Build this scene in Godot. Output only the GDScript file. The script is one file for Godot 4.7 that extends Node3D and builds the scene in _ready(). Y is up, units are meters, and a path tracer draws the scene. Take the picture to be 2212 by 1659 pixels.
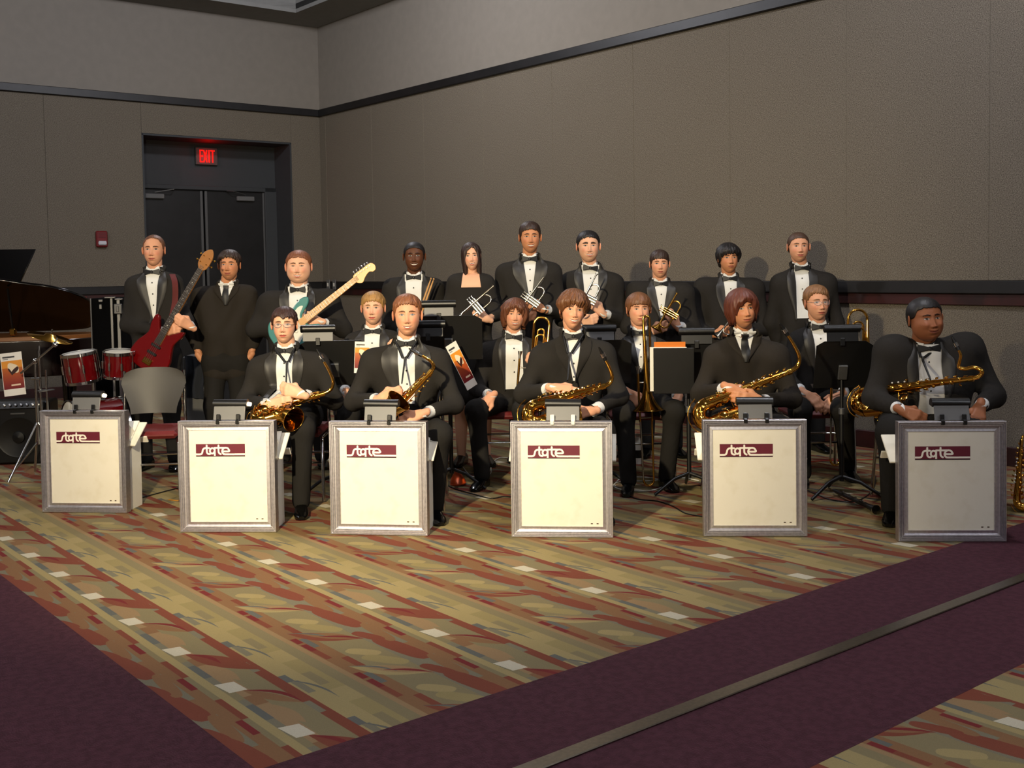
extends Node3D

const FPX := 2384.0
const PPX := 1106.0
const PPY := 705.26
const CAM_H := 1.5
const ROOM_YAW := 38.98
const U_WALL := 14.0
const V_WALL := 7.865
const CEIL := 4.95

var cam: Camera3D
var mats := {}
var rng := RandomNumberGenerator.new()
var taken := {}
var hand_cache := {}


# ---------------------------------------------------------------- mesh builder
class MB:
	var v := PackedVector3Array()
	var n := PackedVector3Array()
	var c := PackedColorArray()
	var t := PackedVector2Array()
	var ix := PackedInt32Array()
	var col := Color(1, 1, 1)
	var use_uv := false

	func vert(p: Vector3, nn: Vector3) -> int:
		v.push_back(p)
		n.push_back(nn)
		c.push_back(col)
		return v.size() - 1

	func poly(pts: Array, center: Vector3) -> void:
		var nn: Vector3 = (pts[1] - pts[0]).cross(pts[2] - pts[0])
		if nn.length_squared() < 1e-16:
			if pts.size() > 3:
				nn = (pts[2] - pts[0]).cross(pts[3] - pts[0])
			if nn.length_squared() < 1e-16:
				return
		nn = nn.normalized()
		var m := Vector3.ZERO
		for q in pts:
			m += q
		m /= pts.size()
		var flip := nn.dot(m - center) < 0.0
		if flip:
			nn = -nn
		var b := v.size()
		for q in pts:
			vert(q, nn)
		for k in range(1, pts.size() - 1):
			if flip:
				ix.append_array([b, b + k, b + k + 1])
			else:
				ix.append_array([b, b + k + 1, b + k])

	# counter-clockwise corners as seen from the front
	func quad(p0: Vector3, p1: Vector3, p2: Vector3, p3: Vector3) -> void:
		var nn := (p1 - p0).cross(p3 - p0)
		if nn.length_squared() < 1e-18:
			nn = (p2 - p1).cross(p0 - p1)
		nn = nn.normalized()
		var b := v.size()
		vert(p0, nn)
		vert(p1, nn)
		vert(p2, nn)
		vert(p3, nn)
		ix.append_array([b, b + 2, b + 1, b, b + 3, b + 2])

	func uvquad(p0: Vector3, p1: Vector3, p2: Vector3, p3: Vector3, uvs: Array) -> void:
		use_uv = true
		while t.size() < v.size():
			t.push_back(Vector2.ZERO)
		quad(p0, p1, p2, p3)
		for q in uvs:
			t.push_back(q)

	func box(xf: Transform3D, s: Vector3, b := 0.0) -> void:
		var h := s * 0.5
		var ctr := xf.origin
		if b <= 0.0:
			for ax in 3:
				for sg in [-1.0, 1.0]:
					var a2 := (ax + 1) % 3
					var a3 := (ax + 2) % 3
					var pts := []
					for e in [[-1, -1], [1, -1], [1, 1], [-1, 1]]:
						var p := Vector3.ZERO
						p[ax] = sg * h[ax]
						p[a2] = e[0] * h[a2]
						p[a3] = e[1] * h[a3]
						pts.push_back(xf * p)
					poly(pts, ctr)
			return
		b = minf(b, minf(h.x, minf(h.y, h.z)) * 0.95)
		for ax in 3:
			var a2 := (ax + 1) % 3
			var a3 := (ax + 2) % 3
			for sg in [-1.0, 1.0]:
				var pts := []
				for e in [[-1, -1], [1, -1], [1, 1], [-1, 1]]:
					var p := Vector3.ZERO
					p[ax] = sg * h[ax]
					p[a2] = e[0] * (h[a2] - b)
					p[a3] = e[1] * (h[a3] - b)
					pts.push_back(xf * p)
				poly(pts, ctr)
			for s2 in [-1.0, 1.0]:
				for s3 in [-1.0, 1.0]:
					var pts := []
					for e in [[-1, 0], [1, 0], [1, 1], [-1, 1]]:
						var p := Vector3.ZERO
						p[ax] = e[0] * (h[ax] - b)
						p[a2] = s2 * (h[a2] - (b if e[1] == 1 else 0.0))
						p[a3] = s3 * (h[a3] - (b if e[1] == 0 else 0.0))
						pts.push_back(xf * p)
					poly(pts, ctr)
		for sx in [-1.0, 1.0]:
			for sy in [-1.0, 1.0]:
				for sz in [-1.0, 1.0]:
					poly([xf * Vector3(sx * h.x, sy * (h.y - b), sz * (h.z - b)), xf * Vector3(sx * (h.x - b), sy * h.y, sz * (h.z - b)), xf * Vector3(sx * (h.x - b), sy * (h.y - b), sz * h.z)], ctr)

	func bx(ctr: Vector3, s: Vector3, b := 0.0) -> void:
		box(Transform3D(Basis(), ctr), s, b)

	# round bar through points; rad is a number or an array; flat squashes along "up"
	func tube(pts: Array, rad, seg := 8, caps := true, squash := 1.0) -> void:
		var m := pts.size()
		var fwd: Vector3 = (pts[1] - pts[0]).normalized()
		var side := fwd.cross(Vector3.UP if absf(fwd.y) < 0.92 else Vector3.RIGHT).normalized()
		var b0 := v.size()
		for k in m:
			var d: Vector3
			if k == 0:
				d = pts[1] - pts[0]
			elif k == m - 1:
				d = pts[k] - pts[k - 1]
			else:
				d = (pts[k + 1] - pts[k]).normalized() + (pts[k] - pts[k - 1]).normalized()
			if d.length_squared() < 1e-14:
				d = fwd
			d = d.normalized()
			side = (side - d * side.dot(d)).normalized()
			var up := side.cross(d)
			var r: float = rad[k] if rad is Array else rad
			for j in seg:
				var a := TAU * j / seg
				var nn := side * cos(a) + up * sin(a) * squash
				vert(pts[k] + nn * r, nn.normalized())
			fwd = d
		for k in m - 1:
			for j in seg:
				var a := b0 + k * seg + j
				var b := b0 + k * seg + (j + 1) % seg
				ix.append_array([a, b, a + seg, b, b + seg, a + seg])
		if caps:
			for e in [0, m - 1]:
				var dd: Vector3 = (pts[0] - pts[1]) if e == 0 else (pts[m - 1] - pts[m - 2])
				dd = dd.normalized()
				var base: int = b0 + e * seg
				var r0: float = rad[e] if rad is Array else rad
				if r0 < 1e-5:
					continue
				var cc := vert(pts[e] + dd * r0 * 0.0, dd)
				var ring := []
				for j in seg:
					ring.push_back(vert(v[base + j], dd))
				for j in seg:
					if e == 0:
						ix.append_array([cc, ring[(j + 1) % seg], ring[j]])
					else:
						ix.append_array([cc, ring[j], ring[(j + 1) % seg]])

	func rod(a: Vector3, b: Vector3, r: float, seg := 8) -> void:
		tube([a, b], r, seg, true)

	# profile points are (radius, height) from bottom to top, outside normals to the right of travel
	func lathe(xf: Transform3D, prof: Array, seg := 16) -> void:
		for k in prof.size() - 1:
			var p: Vector2 = prof[k]
			var q: Vector2 = prof[k + 1]
			var d := q - p
			if d.length_squared() < 1e-14:
				continue
			var nl := Vector2(d.y, -d.x).normalized()
			var n0 := nl
			var n1 := nl
			if k > 0:
				var e: Vector2 = p - prof[k - 1]
				var ne := Vector2(e.y, -e.x).normalized()
				if ne.dot(nl) > 0.6:
					n0 = (ne + nl).normalized()
			if k < prof.size() - 2:
				var e: Vector2 = prof[k + 2] - q
				var ne := Vector2(e.y, -e.x).normalized()
				if ne.dot(nl) > 0.6:
					n1 = (ne + nl).normalized()
			var b0 := v.size()
			for j in seg:
				var a := TAU * j / seg
				var ca := cos(a)
				var sa := sin(a)
				vert(xf * Vector3(p.x * ca, p.y, p.x * sa), (xf.basis * Vector3(n0.x * ca, n0.y, n0.x * sa)).normalized())
				vert(xf * Vector3(q.x * ca, q.y, q.x * sa), (xf.basis * Vector3(n1.x * ca, n1.y, n1.x * sa)).normalized())
			for j in seg:
				var a := b0 + j * 2
				var b := b0 + ((j + 1) % seg) * 2
				ix.append_array([a, b, a + 1, b, b + 1, a + 1])

	func ball(ctr: Vector3, r: Vector3, seg := 10, rings := 6) -> void:
		var rows := []
		var b0 := v.size()
		for k in rings + 1:
			var th := PI * k / rings
			for j in seg:
				var a := TAU * j / seg
				var d := Vector3(sin(th) * cos(a), cos(th), sin(th) * sin(a))
				vert(ctr + d * r, (d / r).normalized())
		for k in rings:
			for j in seg:
				var a := b0 + k * seg + j
				var b := b0 + k * seg + (j + 1) % seg
				ix.append_array([a, a + seg, b, b, a + seg, b + seg])

	# rows of points, smooth; cols (optional) per vertex colours; flip turns the faces over
	func grid(rows: Array, wrap := false, flip := false, cols: Array = []) -> void:
		var nr := rows.size()
		var nc: int = rows[0].size()
		var b0 := v.size()
		for r in nr:
			for k in nc:
				if cols.size() > 0:
					col = cols[r][k]
				vert(rows[r][k], Vector3.ZERO)
		var tris := PackedInt32Array()
		for r in nr - 1:
			for k in (nc if wrap else nc - 1):
				var a := b0 + r * nc + k
				var b := b0 + r * nc + (k + 1) % nc
				var e := a + nc
				var f := b + nc
				if flip:
					tris.append_array([a, e, b, b, e, f])
				else:
					tris.append_array([a, b, e, b, f, e])
		smooth(tris, b0)

	func smooth(tris: PackedInt32Array, b0: int) -> void:
		for k in range(0, tris.size(), 3):
			var a := tris[k]
			var b := tris[k + 1]
			var d := tris[k + 2]
			var g := (v[d] - v[a]).cross(v[b] - v[a])
			n[a] += g
			n[b] += g
			n[d] += g
		for k in range(b0, v.size()):
			n[k] = n[k].normalized() if n[k].length_squared() > 1e-20 else Vector3.UP
		ix.append_array(tris)

	# flat outline in local xy, extruded from z=0 to z=depth, edges rounded by b
	func extrude(outline: PackedVector2Array, depth: float, xf: Transform3D, b := 0.0, smooth_side := true) -> void:
		var m := outline.size()
		var area := 0.0
		for k in m:
			area += outline[k].cross(outline[(k + 1) % m])
		var pl := outline.duplicate()
		if area < 0.0:
			pl.reverse()
		var nm := PackedVector2Array()
		for k in m:
			var e0 := (pl[k] - pl[(k + m - 1) % m]).normalized()
			var e1 := (pl[(k + 1) % m] - pl[k]).normalized()
			var w := Vector2(e0.y, -e0.x) + Vector2(e1.y, -e1.x)
			nm.push_back(w.normalized() if w.length() > 0.01 else Vector2(e1.y, -e1.x))
		var lay := [[0.0, 0.0], [depth, 0.0]]
		if b > 0.0:
			lay = [[0.0, b], [b * 0.3, b * 0.3], [b, 0.0], [depth - b, 0.0], [depth - b * 0.3, b * 0.3], [depth, b]]
		var inset := PackedVector2Array()
		for k in m:
			inset.push_back(pl[k] - nm[k] * (b if b > 0.0 else 0.0))
		var tr := Geometry2D.triangulate_polygon(inset)
		for e in [0, 1]:
			var z: float = 0.0 if e == 0 else depth
			var nn := (xf.basis * Vector3(0, 0, -1 if e == 0 else 1)).normalized()
			var b0 := v.size()
			for k in m:
				vert(xf * Vector3(inset[k].x, inset[k].y, z), nn)
			for k in range(0, tr.size(), 3):
				var pa := inset[tr[k]]
				var ccw := (inset[tr[k + 1]] - pa).cross(inset[tr[k + 2]] - pa) > 0.0
				if ccw == (e == 1):
					ix.append_array([b0 + tr[k], b0 + tr[k + 2], b0 + tr[k + 1]])
				else:
					ix.append_array([b0 + tr[k], b0 + tr[k + 1], b0 + tr[k + 2]])
		if smooth_side:
			var rows := []
			for q in lay:
				var row := []
				for k in m:
					var w: Vector2 = pl[k] - nm[k] * q[1]
					row.push_back(xf * Vector3(w.x, w.y, q[0]))
				rows.push_back(row)
			grid(rows, true, true)
		else:
			for k in m:
				var a := pl[k]
				var d := pl[(k + 1) % m]
				quad(xf * Vector3(a.x, a.y, 0), xf * Vector3(d.x, d.y, 0), xf * Vector3(d.x, d.y, depth), xf * Vector3(a.x, a.y, depth))

	func add(o: MB, xf: Transform3D, mirror := false) -> void:
		var b0 := v.size()
		var nb := xf.basis.inverse().transposed()
		for k in o.v.size():
			v.push_back(xf * o.v[k])
			n.push_back((nb * o.n[k]).normalized())
			c.push_back(o.c[k] if o.col != Color(2, 2, 2) else col)
		for k in range(0, o.ix.size(), 3):
			if mirror:
				ix.append_array([b0 + o.ix[k], b0 + o.ix[k + 2], b0 + o.ix[k + 1]])
			else:
				ix.append_array([b0 + o.ix[k], b0 + o.ix[k + 1], b0 + o.ix[k + 2]])

	func mesh(m: Material) -> ArrayMesh:
		var a := []
		a.resize(Mesh.ARRAY_MAX)
		a[Mesh.ARRAY_VERTEX] = v
		a[Mesh.ARRAY_NORMAL] = n
		a[Mesh.ARRAY_COLOR] = c
		if use_uv:
			while t.size() < v.size():
				t.push_back(Vector2.ZERO)
			a[Mesh.ARRAY_TEX_UV] = t
		a[Mesh.ARRAY_INDEX] = ix
		var am := ArrayMesh.new()
		am.add_surface_from_arrays(Mesh.PRIMITIVE_TRIANGLES, a)
		am.surface_set_material(0, m)
		return am


# ---------------------------------------------------------------- soft-blended bones meshed as surface nets
class Field:
	var o := Vector3.ZERO
	var nx := 0
	var ny := 0
	var nz := 0
	var h := 0.016
	var a := PackedFloat32Array()

	func setup(bones: Array, cell: float, pad: float) -> void:
		var lo := Vector3(1e9, 1e9, 1e9)
		var hi := -lo
		for b in bones:
			var r: float = maxf(b[2], b[3]) + pad
			var rv := Vector3(r, r, r)
			lo = lo.min((b[0] as Vector3).min(b[1]) - rv)
			hi = hi.max((b[0] as Vector3).max(b[1]) + rv)
		o = lo
		h = cell
		nx = int((hi.x - lo.x) / h) + 2
		ny = int((hi.y - lo.y) / h) + 2
		nz = int((hi.z - lo.z) / h) + 2
		a.resize(nx * ny * nz)
		a.fill(0.0)

	# bone = [from, to, radius, radius, depth factor]
	func bone(p: Vector3, q: Vector3, r0: float, r1: float, k: float, sz := 1.0) -> void:
		var m := 3.6 / k
		var rm := maxf(r0, r1) + m
		var lo := p.min(q) - Vector3(rm, rm, rm / sz) - o
		var hi := p.max(q) + Vector3(rm, rm, rm / sz) - o
		var x0 := maxi(1, int(lo.x / h))
		var y0 := maxi(1, int(lo.y / h))
		var z0 := maxi(1, int(lo.z / h))
		var x1 := mini(nx - 2, int(hi.x / h) + 1)
		var y1 := mini(ny - 2, int(hi.y / h) + 1)
		var z1 := mini(nz - 2, int(hi.z / h) + 1)
		var dx := q.x - p.x
		var dy := q.y - p.y
		var dz := (q.z - p.z) * sz
		var inv := 1.0 / maxf(1e-9, dx * dx + dy * dy + dz * dz)
		var dr := r1 - r0
		var px := 0.0
		var d := 0.0
		var t := 0.0
		for z in range(z0, z1 + 1):
			var pz := (o.z + z * h - p.z) * sz
			for y in range(y0, y1 + 1):
				var py := o.y + y * h - p.y
				var base := (z * ny + y) * nx
				var yz := py * dy + pz * dz
				for x in range(x0, x1 + 1):
					px = o.x + x * h - p.x
					t = clampf((px * dx + yz) * inv, 0.0, 1.0)
					d = Vector3(px - t * dx, py - t * dy, pz - t * dz).length() - r0 - dr * t
					if d < m:
						a[base + x] += exp(-k * d)

	func val(x: int, y: int, z: int) -> float:
		return a[(z * ny + y) * nx + x]

	func samp(p: Vector3) -> float:
		var g := (p - o) / h
		var x := int(g.x)
		var y := int(g.y)
		var z := int(g.z)
		if x < 0 or y < 0 or z < 0 or x >= nx - 1 or y >= ny - 1 or z >= nz - 1:
			return 0.0
		var f := g - Vector3(x, y, z)
		var b := (z * ny + y) * nx + x
		var c00 := lerpf(a[b], a[b + 1], f.x)
		var c10 := lerpf(a[b + nx], a[b + nx + 1], f.x)
		var b2 := b + nx * ny
		var c01 := lerpf(a[b2], a[b2 + 1], f.x)
		var c11 := lerpf(a[b2 + nx], a[b2 + nx + 1], f.x)
		return lerpf(lerpf(c00, c10, f.y), lerpf(c01, c11, f.y), f.z)

	# first surface met when coming from +z towards -z at (x, y)
	func front(x: float, y: float, fallback: float) -> float:
		var z := o.z + (nz - 2) * h
		var zl := o.z + h
		var prev := 0.0
		while z > zl:
			var s := samp(Vector3(x, y, z))
			if s > 1.0:
				var f := (1.0 - prev) / maxf(1e-6, s - prev)
				return z + h * 0.5 * (1.0 - f)
			prev = s
			z -= h * 0.5
		return fallback

	func mesh_into(mb: MB) -> void:
		var sx := 1
		var sy := nx
		var sz := nx * ny
		var cell := {}
		var b0 := mb.v.size()
		var tris := PackedInt32Array()
		var total := a.size()
		for p in total:
			if a[p] <= 1.0:
				continue
			for e in 6:
				var q: int
				match e:
					0: q = p + sx
					1: q = p - sx
					2: q = p + sy
					3: q = p - sy
					4: q = p + sz
					_: q = p - sz
				if a[q] > 1.0:
					continue
				var lo := mini(p, q)
				var u: int
				var w: int
				if e < 2:
					u = sy
					w = sz
				elif e < 4:
					u = sz
					w = sx
				else:
					u = sx
					w = sy
				var ids := [lo - u - w, lo - w, lo, lo - u]
				var vi := []
				for id in ids:
					var got: int = cell.get(id, -1)
					if got < 0:
						got = mb.vert(cell_point(id), Vector3.ZERO)
						cell[id] = got
					vi.push_back(got)
				if e % 2 == 0:
					tris.append_array([vi[0], vi[2], vi[1], vi[0], vi[3], vi[2]])
				else:
					tris.append_array([vi[0], vi[1], vi[2], vi[0], vi[2], vi[3]])
		mb.smooth(tris, b0)

	func cell_point(id: int) -> Vector3:
		var z := id / (nx * ny)
		var rem := id - z * nx * ny
		var y := rem / nx
		var x := rem - y * nx
		var s := Vector3.ZERO
		var cnt := 0
		var f := []
		for k in 8:
			f.push_back(a[id + (k & 1) + ((k >> 1) & 1) * nx + (k >> 2) * nx * ny])
		for k in 8:
			for bit in [1, 2, 4]:
				if k & bit:
					continue
				var k2: int = k | bit
				var fa: float = f[k]
				var fb: float = f[k2]
				if (fa > 1.0) != (fb > 1.0):
					var la := log(maxf(fa, 1e-3))
					var lb := log(maxf(fb, 1e-3))
					var t := la / (la - lb)
					var pa := Vector3(k & 1, (k >> 1) & 1, k >> 2)
					var pb := Vector3(k2 & 1, (k2 >> 1) & 1, k2 >> 2)
					s += pa.lerp(pb, t)
					cnt += 1
		return o + (Vector3(x, y, z) + s / maxi(1, cnt)) * h


# ---------------------------------------------------------------- scene helpers
func mat(key: String, col: Color, rough := 0.6, metal := 0.0, opts := {}) -> StandardMaterial3D:
	if mats.has(key):
		return mats[key]
	var m := StandardMaterial3D.new()
	m.albedo_color = col
	m.roughness = rough
	m.metallic = metal
	m.vertex_color_use_as_albedo = opts.get("vc", false)
	if opts.has("spec"):
		m.metallic_specular = opts.spec
	if opts.has("emit"):
		m.emission_enabled = true
		m.emission = opts.emit
		m.emission_energy_multiplier = opts.get("energy", 1.0)
	if opts.has("coat"):
		m.clearcoat_enabled = true
		m.clearcoat = opts.coat
		m.clearcoat_roughness = 0.08
	if opts.has("tex"):
		m.albedo_texture = opts.tex
	if opts.has("nrm"):
		m.normal_enabled = true
		m.normal_texture = opts.nrm
		m.normal_scale = opts.get("nscale", 0.5)
	if opts.has("tri"):
		m.uv1_triplanar = true
		m.uv1_scale = Vector3.ONE * float(opts.tri)
	mats[key] = m
	return m


func noise_tex(seed_: int, freq: float, size: int, ramp: Array, fractal := 3, normal := false, bump := 2.0) -> NoiseTexture2D:
	var f := FastNoiseLite.new()
	f.seed = seed_
	f.frequency = freq
	f.noise_type = FastNoiseLite.TYPE_SIMPLEX
	f.fractal_octaves = fractal
	var t := NoiseTexture2D.new()
	t.width = size
	t.height = size
	t.seamless = true
	t.noise = f
	t.as_normal_map = normal
	t.bump_strength = bump
	if ramp.size() > 0:
		var g := Gradient.new()
		g.offsets = PackedFloat32Array(ramp[0])
		g.colors = PackedColorArray(ramp[1])
		t.color_ramp = g
	return t


func numbered(called: String) -> String:
	if not taken.has(called):
		taken[called] = 0
		return called
	taken[called] += 1
	return "%s_%03d" % [called, taken[called]]


func thing(called: String, label: String, category: String, xf := Transform3D(), group := "") -> Node3D:
	var o := Node3D.new()
	o.name = numbered(called)
	add_child(o)
	o.transform = xf
	o.set_meta("label", label)
	o.set_meta("category", category)
	if group != "":
		o.set_meta("group", group)
	return o


func struct(called: String, label: String, xf := Transform3D()) -> Node3D:
	var o := Node3D.new()
	o.name = numbered(called)
	add_child(o)
	o.transform = xf
	o.set_meta("kind", "structure")
	o.set_meta("label", label)
	o.set_meta("category", called.get_slice("_", 0))
	return o


func part(parent: Node3D, called: String, mb: MB, m: Material, label := "") -> MeshInstance3D:
	var o := MeshInstance3D.new()
	o.name = called
	o.mesh = mb.mesh(m)
	parent.add_child(o, true)
	if label != "":
		o.set_meta("label", label)
	return o


func inst(parent: Node3D, called: String, mesh: Mesh, xf: Transform3D) -> MeshInstance3D:
	var o := MeshInstance3D.new()
	o.name = called
	o.mesh = mesh
	o.transform = xf
	parent.add_child(o, true)
	return o


func copy(src: Node3D, xf: Transform3D, label := "", group := "") -> Node3D:
	var o: Node3D = src.duplicate()
	var base: String = src.name
	o.name = numbered(base)
	add_child(o)
	o.transform = xf
	if label != "":
		o.set_meta("label", label)
	if group != "":
		o.set_meta("group", group)
	return o


# the point that the photograph shows at a pixel, d metres in front of the camera
func at(px: float, py: float, d: float) -> Vector3:
	var r: Vector3 = cam.transform.basis * Vector3((px - PPX) / FPX, -(py - PPY) / FPX, -1.0)
	return cam.transform.origin + r * (d / -r.z)


func on_floor(px: float, py: float, y := 0.0) -> Vector3:
	var r: Vector3 = cam.transform.basis * Vector3((px - PPX) / FPX, -(py - PPY) / FPX, -1.0)
	return cam.transform.origin + r * ((y - CAM_H) / r.y)


# room frame: x runs along the left wall (v), -z runs along the right wall (u)
func room() -> Transform3D:
	return Transform3D(Basis(Vector3.UP, deg_to_rad(ROOM_YAW)), Vector3.ZERO)


func frame(origin: Vector3, y_axis: Vector3, z_hint: Vector3) -> Transform3D:
	var y := y_axis.normalized()
	var x := y.cross(z_hint).normalized()
	var z := x.cross(y)
	return Transform3D(Basis(x, y, z), origin)


func spline(pts: Array, per := 6) -> Array:
	var out := []
	var m := pts.size()
	for k in m - 1:
		var p0 = pts[maxi(0, k - 1)]
		var p1 = pts[k]
		var p2 = pts[k + 1]
		var p3 = pts[mini(m - 1, k + 2)]
		for j in per:
			var t := float(j) / per
			out.push_back(0.5 * ((2.0 * p1) + (p2 - p0) * t + (2.0 * p0 - 5.0 * p1 + 4.0 * p2 - p3) * t * t + (3.0 * p1 - p0 - 3.0 * p2 + p3) * t * t * t))
	out.push_back(pts[m - 1])
	return out


func arc(ctr: Vector3, ax: Vector3, ay: Vector3, a0: float, a1: float, k: int) -> Array:
	var out := []
	for j in k + 1:
		var a := deg_to_rad(lerpf(a0, a1, float(j) / k))
		out.push_back(ctr + ax * cos(a) + ay * sin(a))
	return out


# ---------------------------------------------------------------- the scene
func _ready() -> void:
	rng.seed = 7
	setup_camera_and_light()
	make_materials()
	build_room()
	build_floor()
	build_doors()
	build_wall_fittings()
	build_desks()
	build_music_stands()
	build_chairs()
	build_left_corner()
	build_people()
	build_instruments()
	build_floor_items()


func setup_camera_and_light() -> void:
	cam = Camera3D.new()
	cam.name = "camera"
	add_child(cam)
	cam.position = Vector3(0, CAM_H, 0)
	cam.rotation_degrees = Vector3(-3.0, 0, -0.906)
	cam.projection = Camera3D.PROJECTION_FRUSTUM
	cam.near = 0.05
	cam.far = 80.0
	cam.size = 2.0 * 0.05 * 829.5 / FPX
	cam.frustum_offset = Vector2(0, -0.05 * 124.24 / FPX)
	cam.current = true

	var env := Environment.new()
	env.background_mode = Environment.BG_COLOR
	env.background_color = Color(0, 0, 0)
	env.tonemap_mode = Environment.TONE_MAPPER_LINEAR
	env.tonemap_exposure = 1.0
	env.sdfgi_enabled = true
	env.ssao_enabled = true
	env.ssil_enabled = true
	var we := WorldEnvironment.new()
	we.name = "environment"
	we.environment = env
	add_child(we)

	# stage lamp on a pole, left of the camera and out of the frame, placed to light the band
	stage_lamp("stage_spotlight", "black stage spotlight on a tall pole out of view, lighting the band", Vector3(-1.5, 2.6, -2.0), Vector3(-0.60, 1.0, -7.5), 50.0, 38.0)
	# ceiling lights out of view, placed to light walls and floor dimly
	for p in [Vector2(-2.0, 4.5), Vector2(-2.0, -1.5), Vector2(3.5, 5.5), Vector2(4.5, -2.5), Vector2(10.0, -0.5), Vector2(9.5, 5.2)]:
		unseen_ceiling_light(p.x, p.y)


func stage_lamp(called: String, label: String, pos: Vector3, aim: Vector3, energy: float, half_angle: float) -> void:
	var xf := Transform3D(Basis(), pos).looking_at(aim, Vector3.UP)
	var t := thing(called, label, "spotlight", Transform3D(Basis(), Vector3(pos.x, 0, pos.z)))
	var black := mat("lamp_black", Color(0.03, 0.03, 0.03), 0.5)
	var lx := Transform3D(xf.basis, Vector3(0, pos.y, 0))
	var b := MB.new()
	b.lathe(Transform3D(lx.basis * Basis(Vector3.RIGHT, PI / 2), lx.origin), [Vector2(0.0, -0.02), Vector2(0.10, -0.02), Vector2(0.115, 0.0), Vector2(0.115, 0.0)], 20)
	b.lathe(Transform3D(lx.basis * Basis(Vector3.RIGHT, PI / 2), lx.origin), [Vector2(0.115, 0.0), Vector2(0.115, 0.22), Vector2(0.08, 0.30), Vector2(0.0, 0.30)], 20)
	part(t, "housing", b, black)
	b = MB.new()
	b.lathe(Transform3D(lx.basis * Basis(Vector3.RIGHT, PI / 2), lx.origin + lx.basis * Vector3(0, 0, -0.021)), [Vector2(0.09, -0.002), Vector2(0.09, 0.002), Vector2(0.0, 0.002)], 20)
	part(t, "lens", b, mat("lamp_lens", Color(1, 0.9, 0.7), 0.3, 0.0, {"emit": Color(1.0, 0.82, 0.55), "energy": 6.0}))
	b = MB.new()
	b.rod(Vector3(0, 0.0, 0.05), Vector3(0, pos.y - 0.16, 0.05), 0.02, 10)
	b.rod(Vector3(0, pos.y - 0.16, 0.05), lx.origin + lx.basis * Vector3(0, -0.1, 0.12), 0.015, 8)
	part(t, "pole", b, black)
	for k in 3:
		b = MB.new()
		var a := TAU * k / 3.0 + 0.4
		b.rod(Vector3(0, 0.55, 0.05), Vector3(cos(a) * 0.5, 0.015, 0.05 + sin(a) * 0.5), 0.013, 8)
		part(t, "leg", b, black)
	var l := SpotLight3D.new()
	l.name = "beam"
	t.add_child(l)
	l.transform = Transform3D(lx.basis, lx.origin + lx.basis * Vector3(0, 0, -0.04))
	l.light_color = Color(1.0, 0.925, 0.77)
	l.light_energy = energy
	l.light_size = 0.06
	l.spot_range = 40.0
	l.spot_attenuation = 2.0
	l.spot_angle = half_angle
	l.spot_angle_attenuation = 1.0
	l.shadow_enabled = true


func unseen_ceiling_light(u: float, v: float) -> void:
	var p := room() * Vector3(v, CEIL + 0.30, -u)
	var t := thing("unseen_ceiling_light", "unseen round ceiling light in the tray, lighting the walls and floor", "ceiling light", Transform3D(Basis(), p), "unseen ceiling lights over the hall")
	var b := MB.new()
	b.lathe(Transform3D(), [Vector2(0.16, -0.004), Vector2(0.20, -0.004), Vector2(0.20, -0.03), Vector2(0.16, -0.03)], 20)
	part(t, "trim_ring", b, mat("can_trim", Color(0.7, 0.7, 0.68), 0.5))
	b = MB.new()
	b.lathe(Transform3D(), [Vector2(0.0, -0.012), Vector2(0.155, -0.012), Vector2(0.155, -0.006)], 20)
	part(t, "diffuser", b, mat("can_glow", Color(0.9, 0.9, 0.9), 0.5, 0.0, {"emit": Color(0.86, 0.9, 1.0), "energy": 1.5}))
	var l := OmniLight3D.new()
	l.name = "glow"
	t.add_child(l)
	l.position = Vector3(0, -0.2, 0)
	l.light_color = Color(0.97, 0.97, 1.0)
	l.light_energy = 7.0
	l.light_size = 0.15
	l.omni_range = 40.0
	l.omni_attenuation = 2.0
	l.shadow_enabled = true


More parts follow.
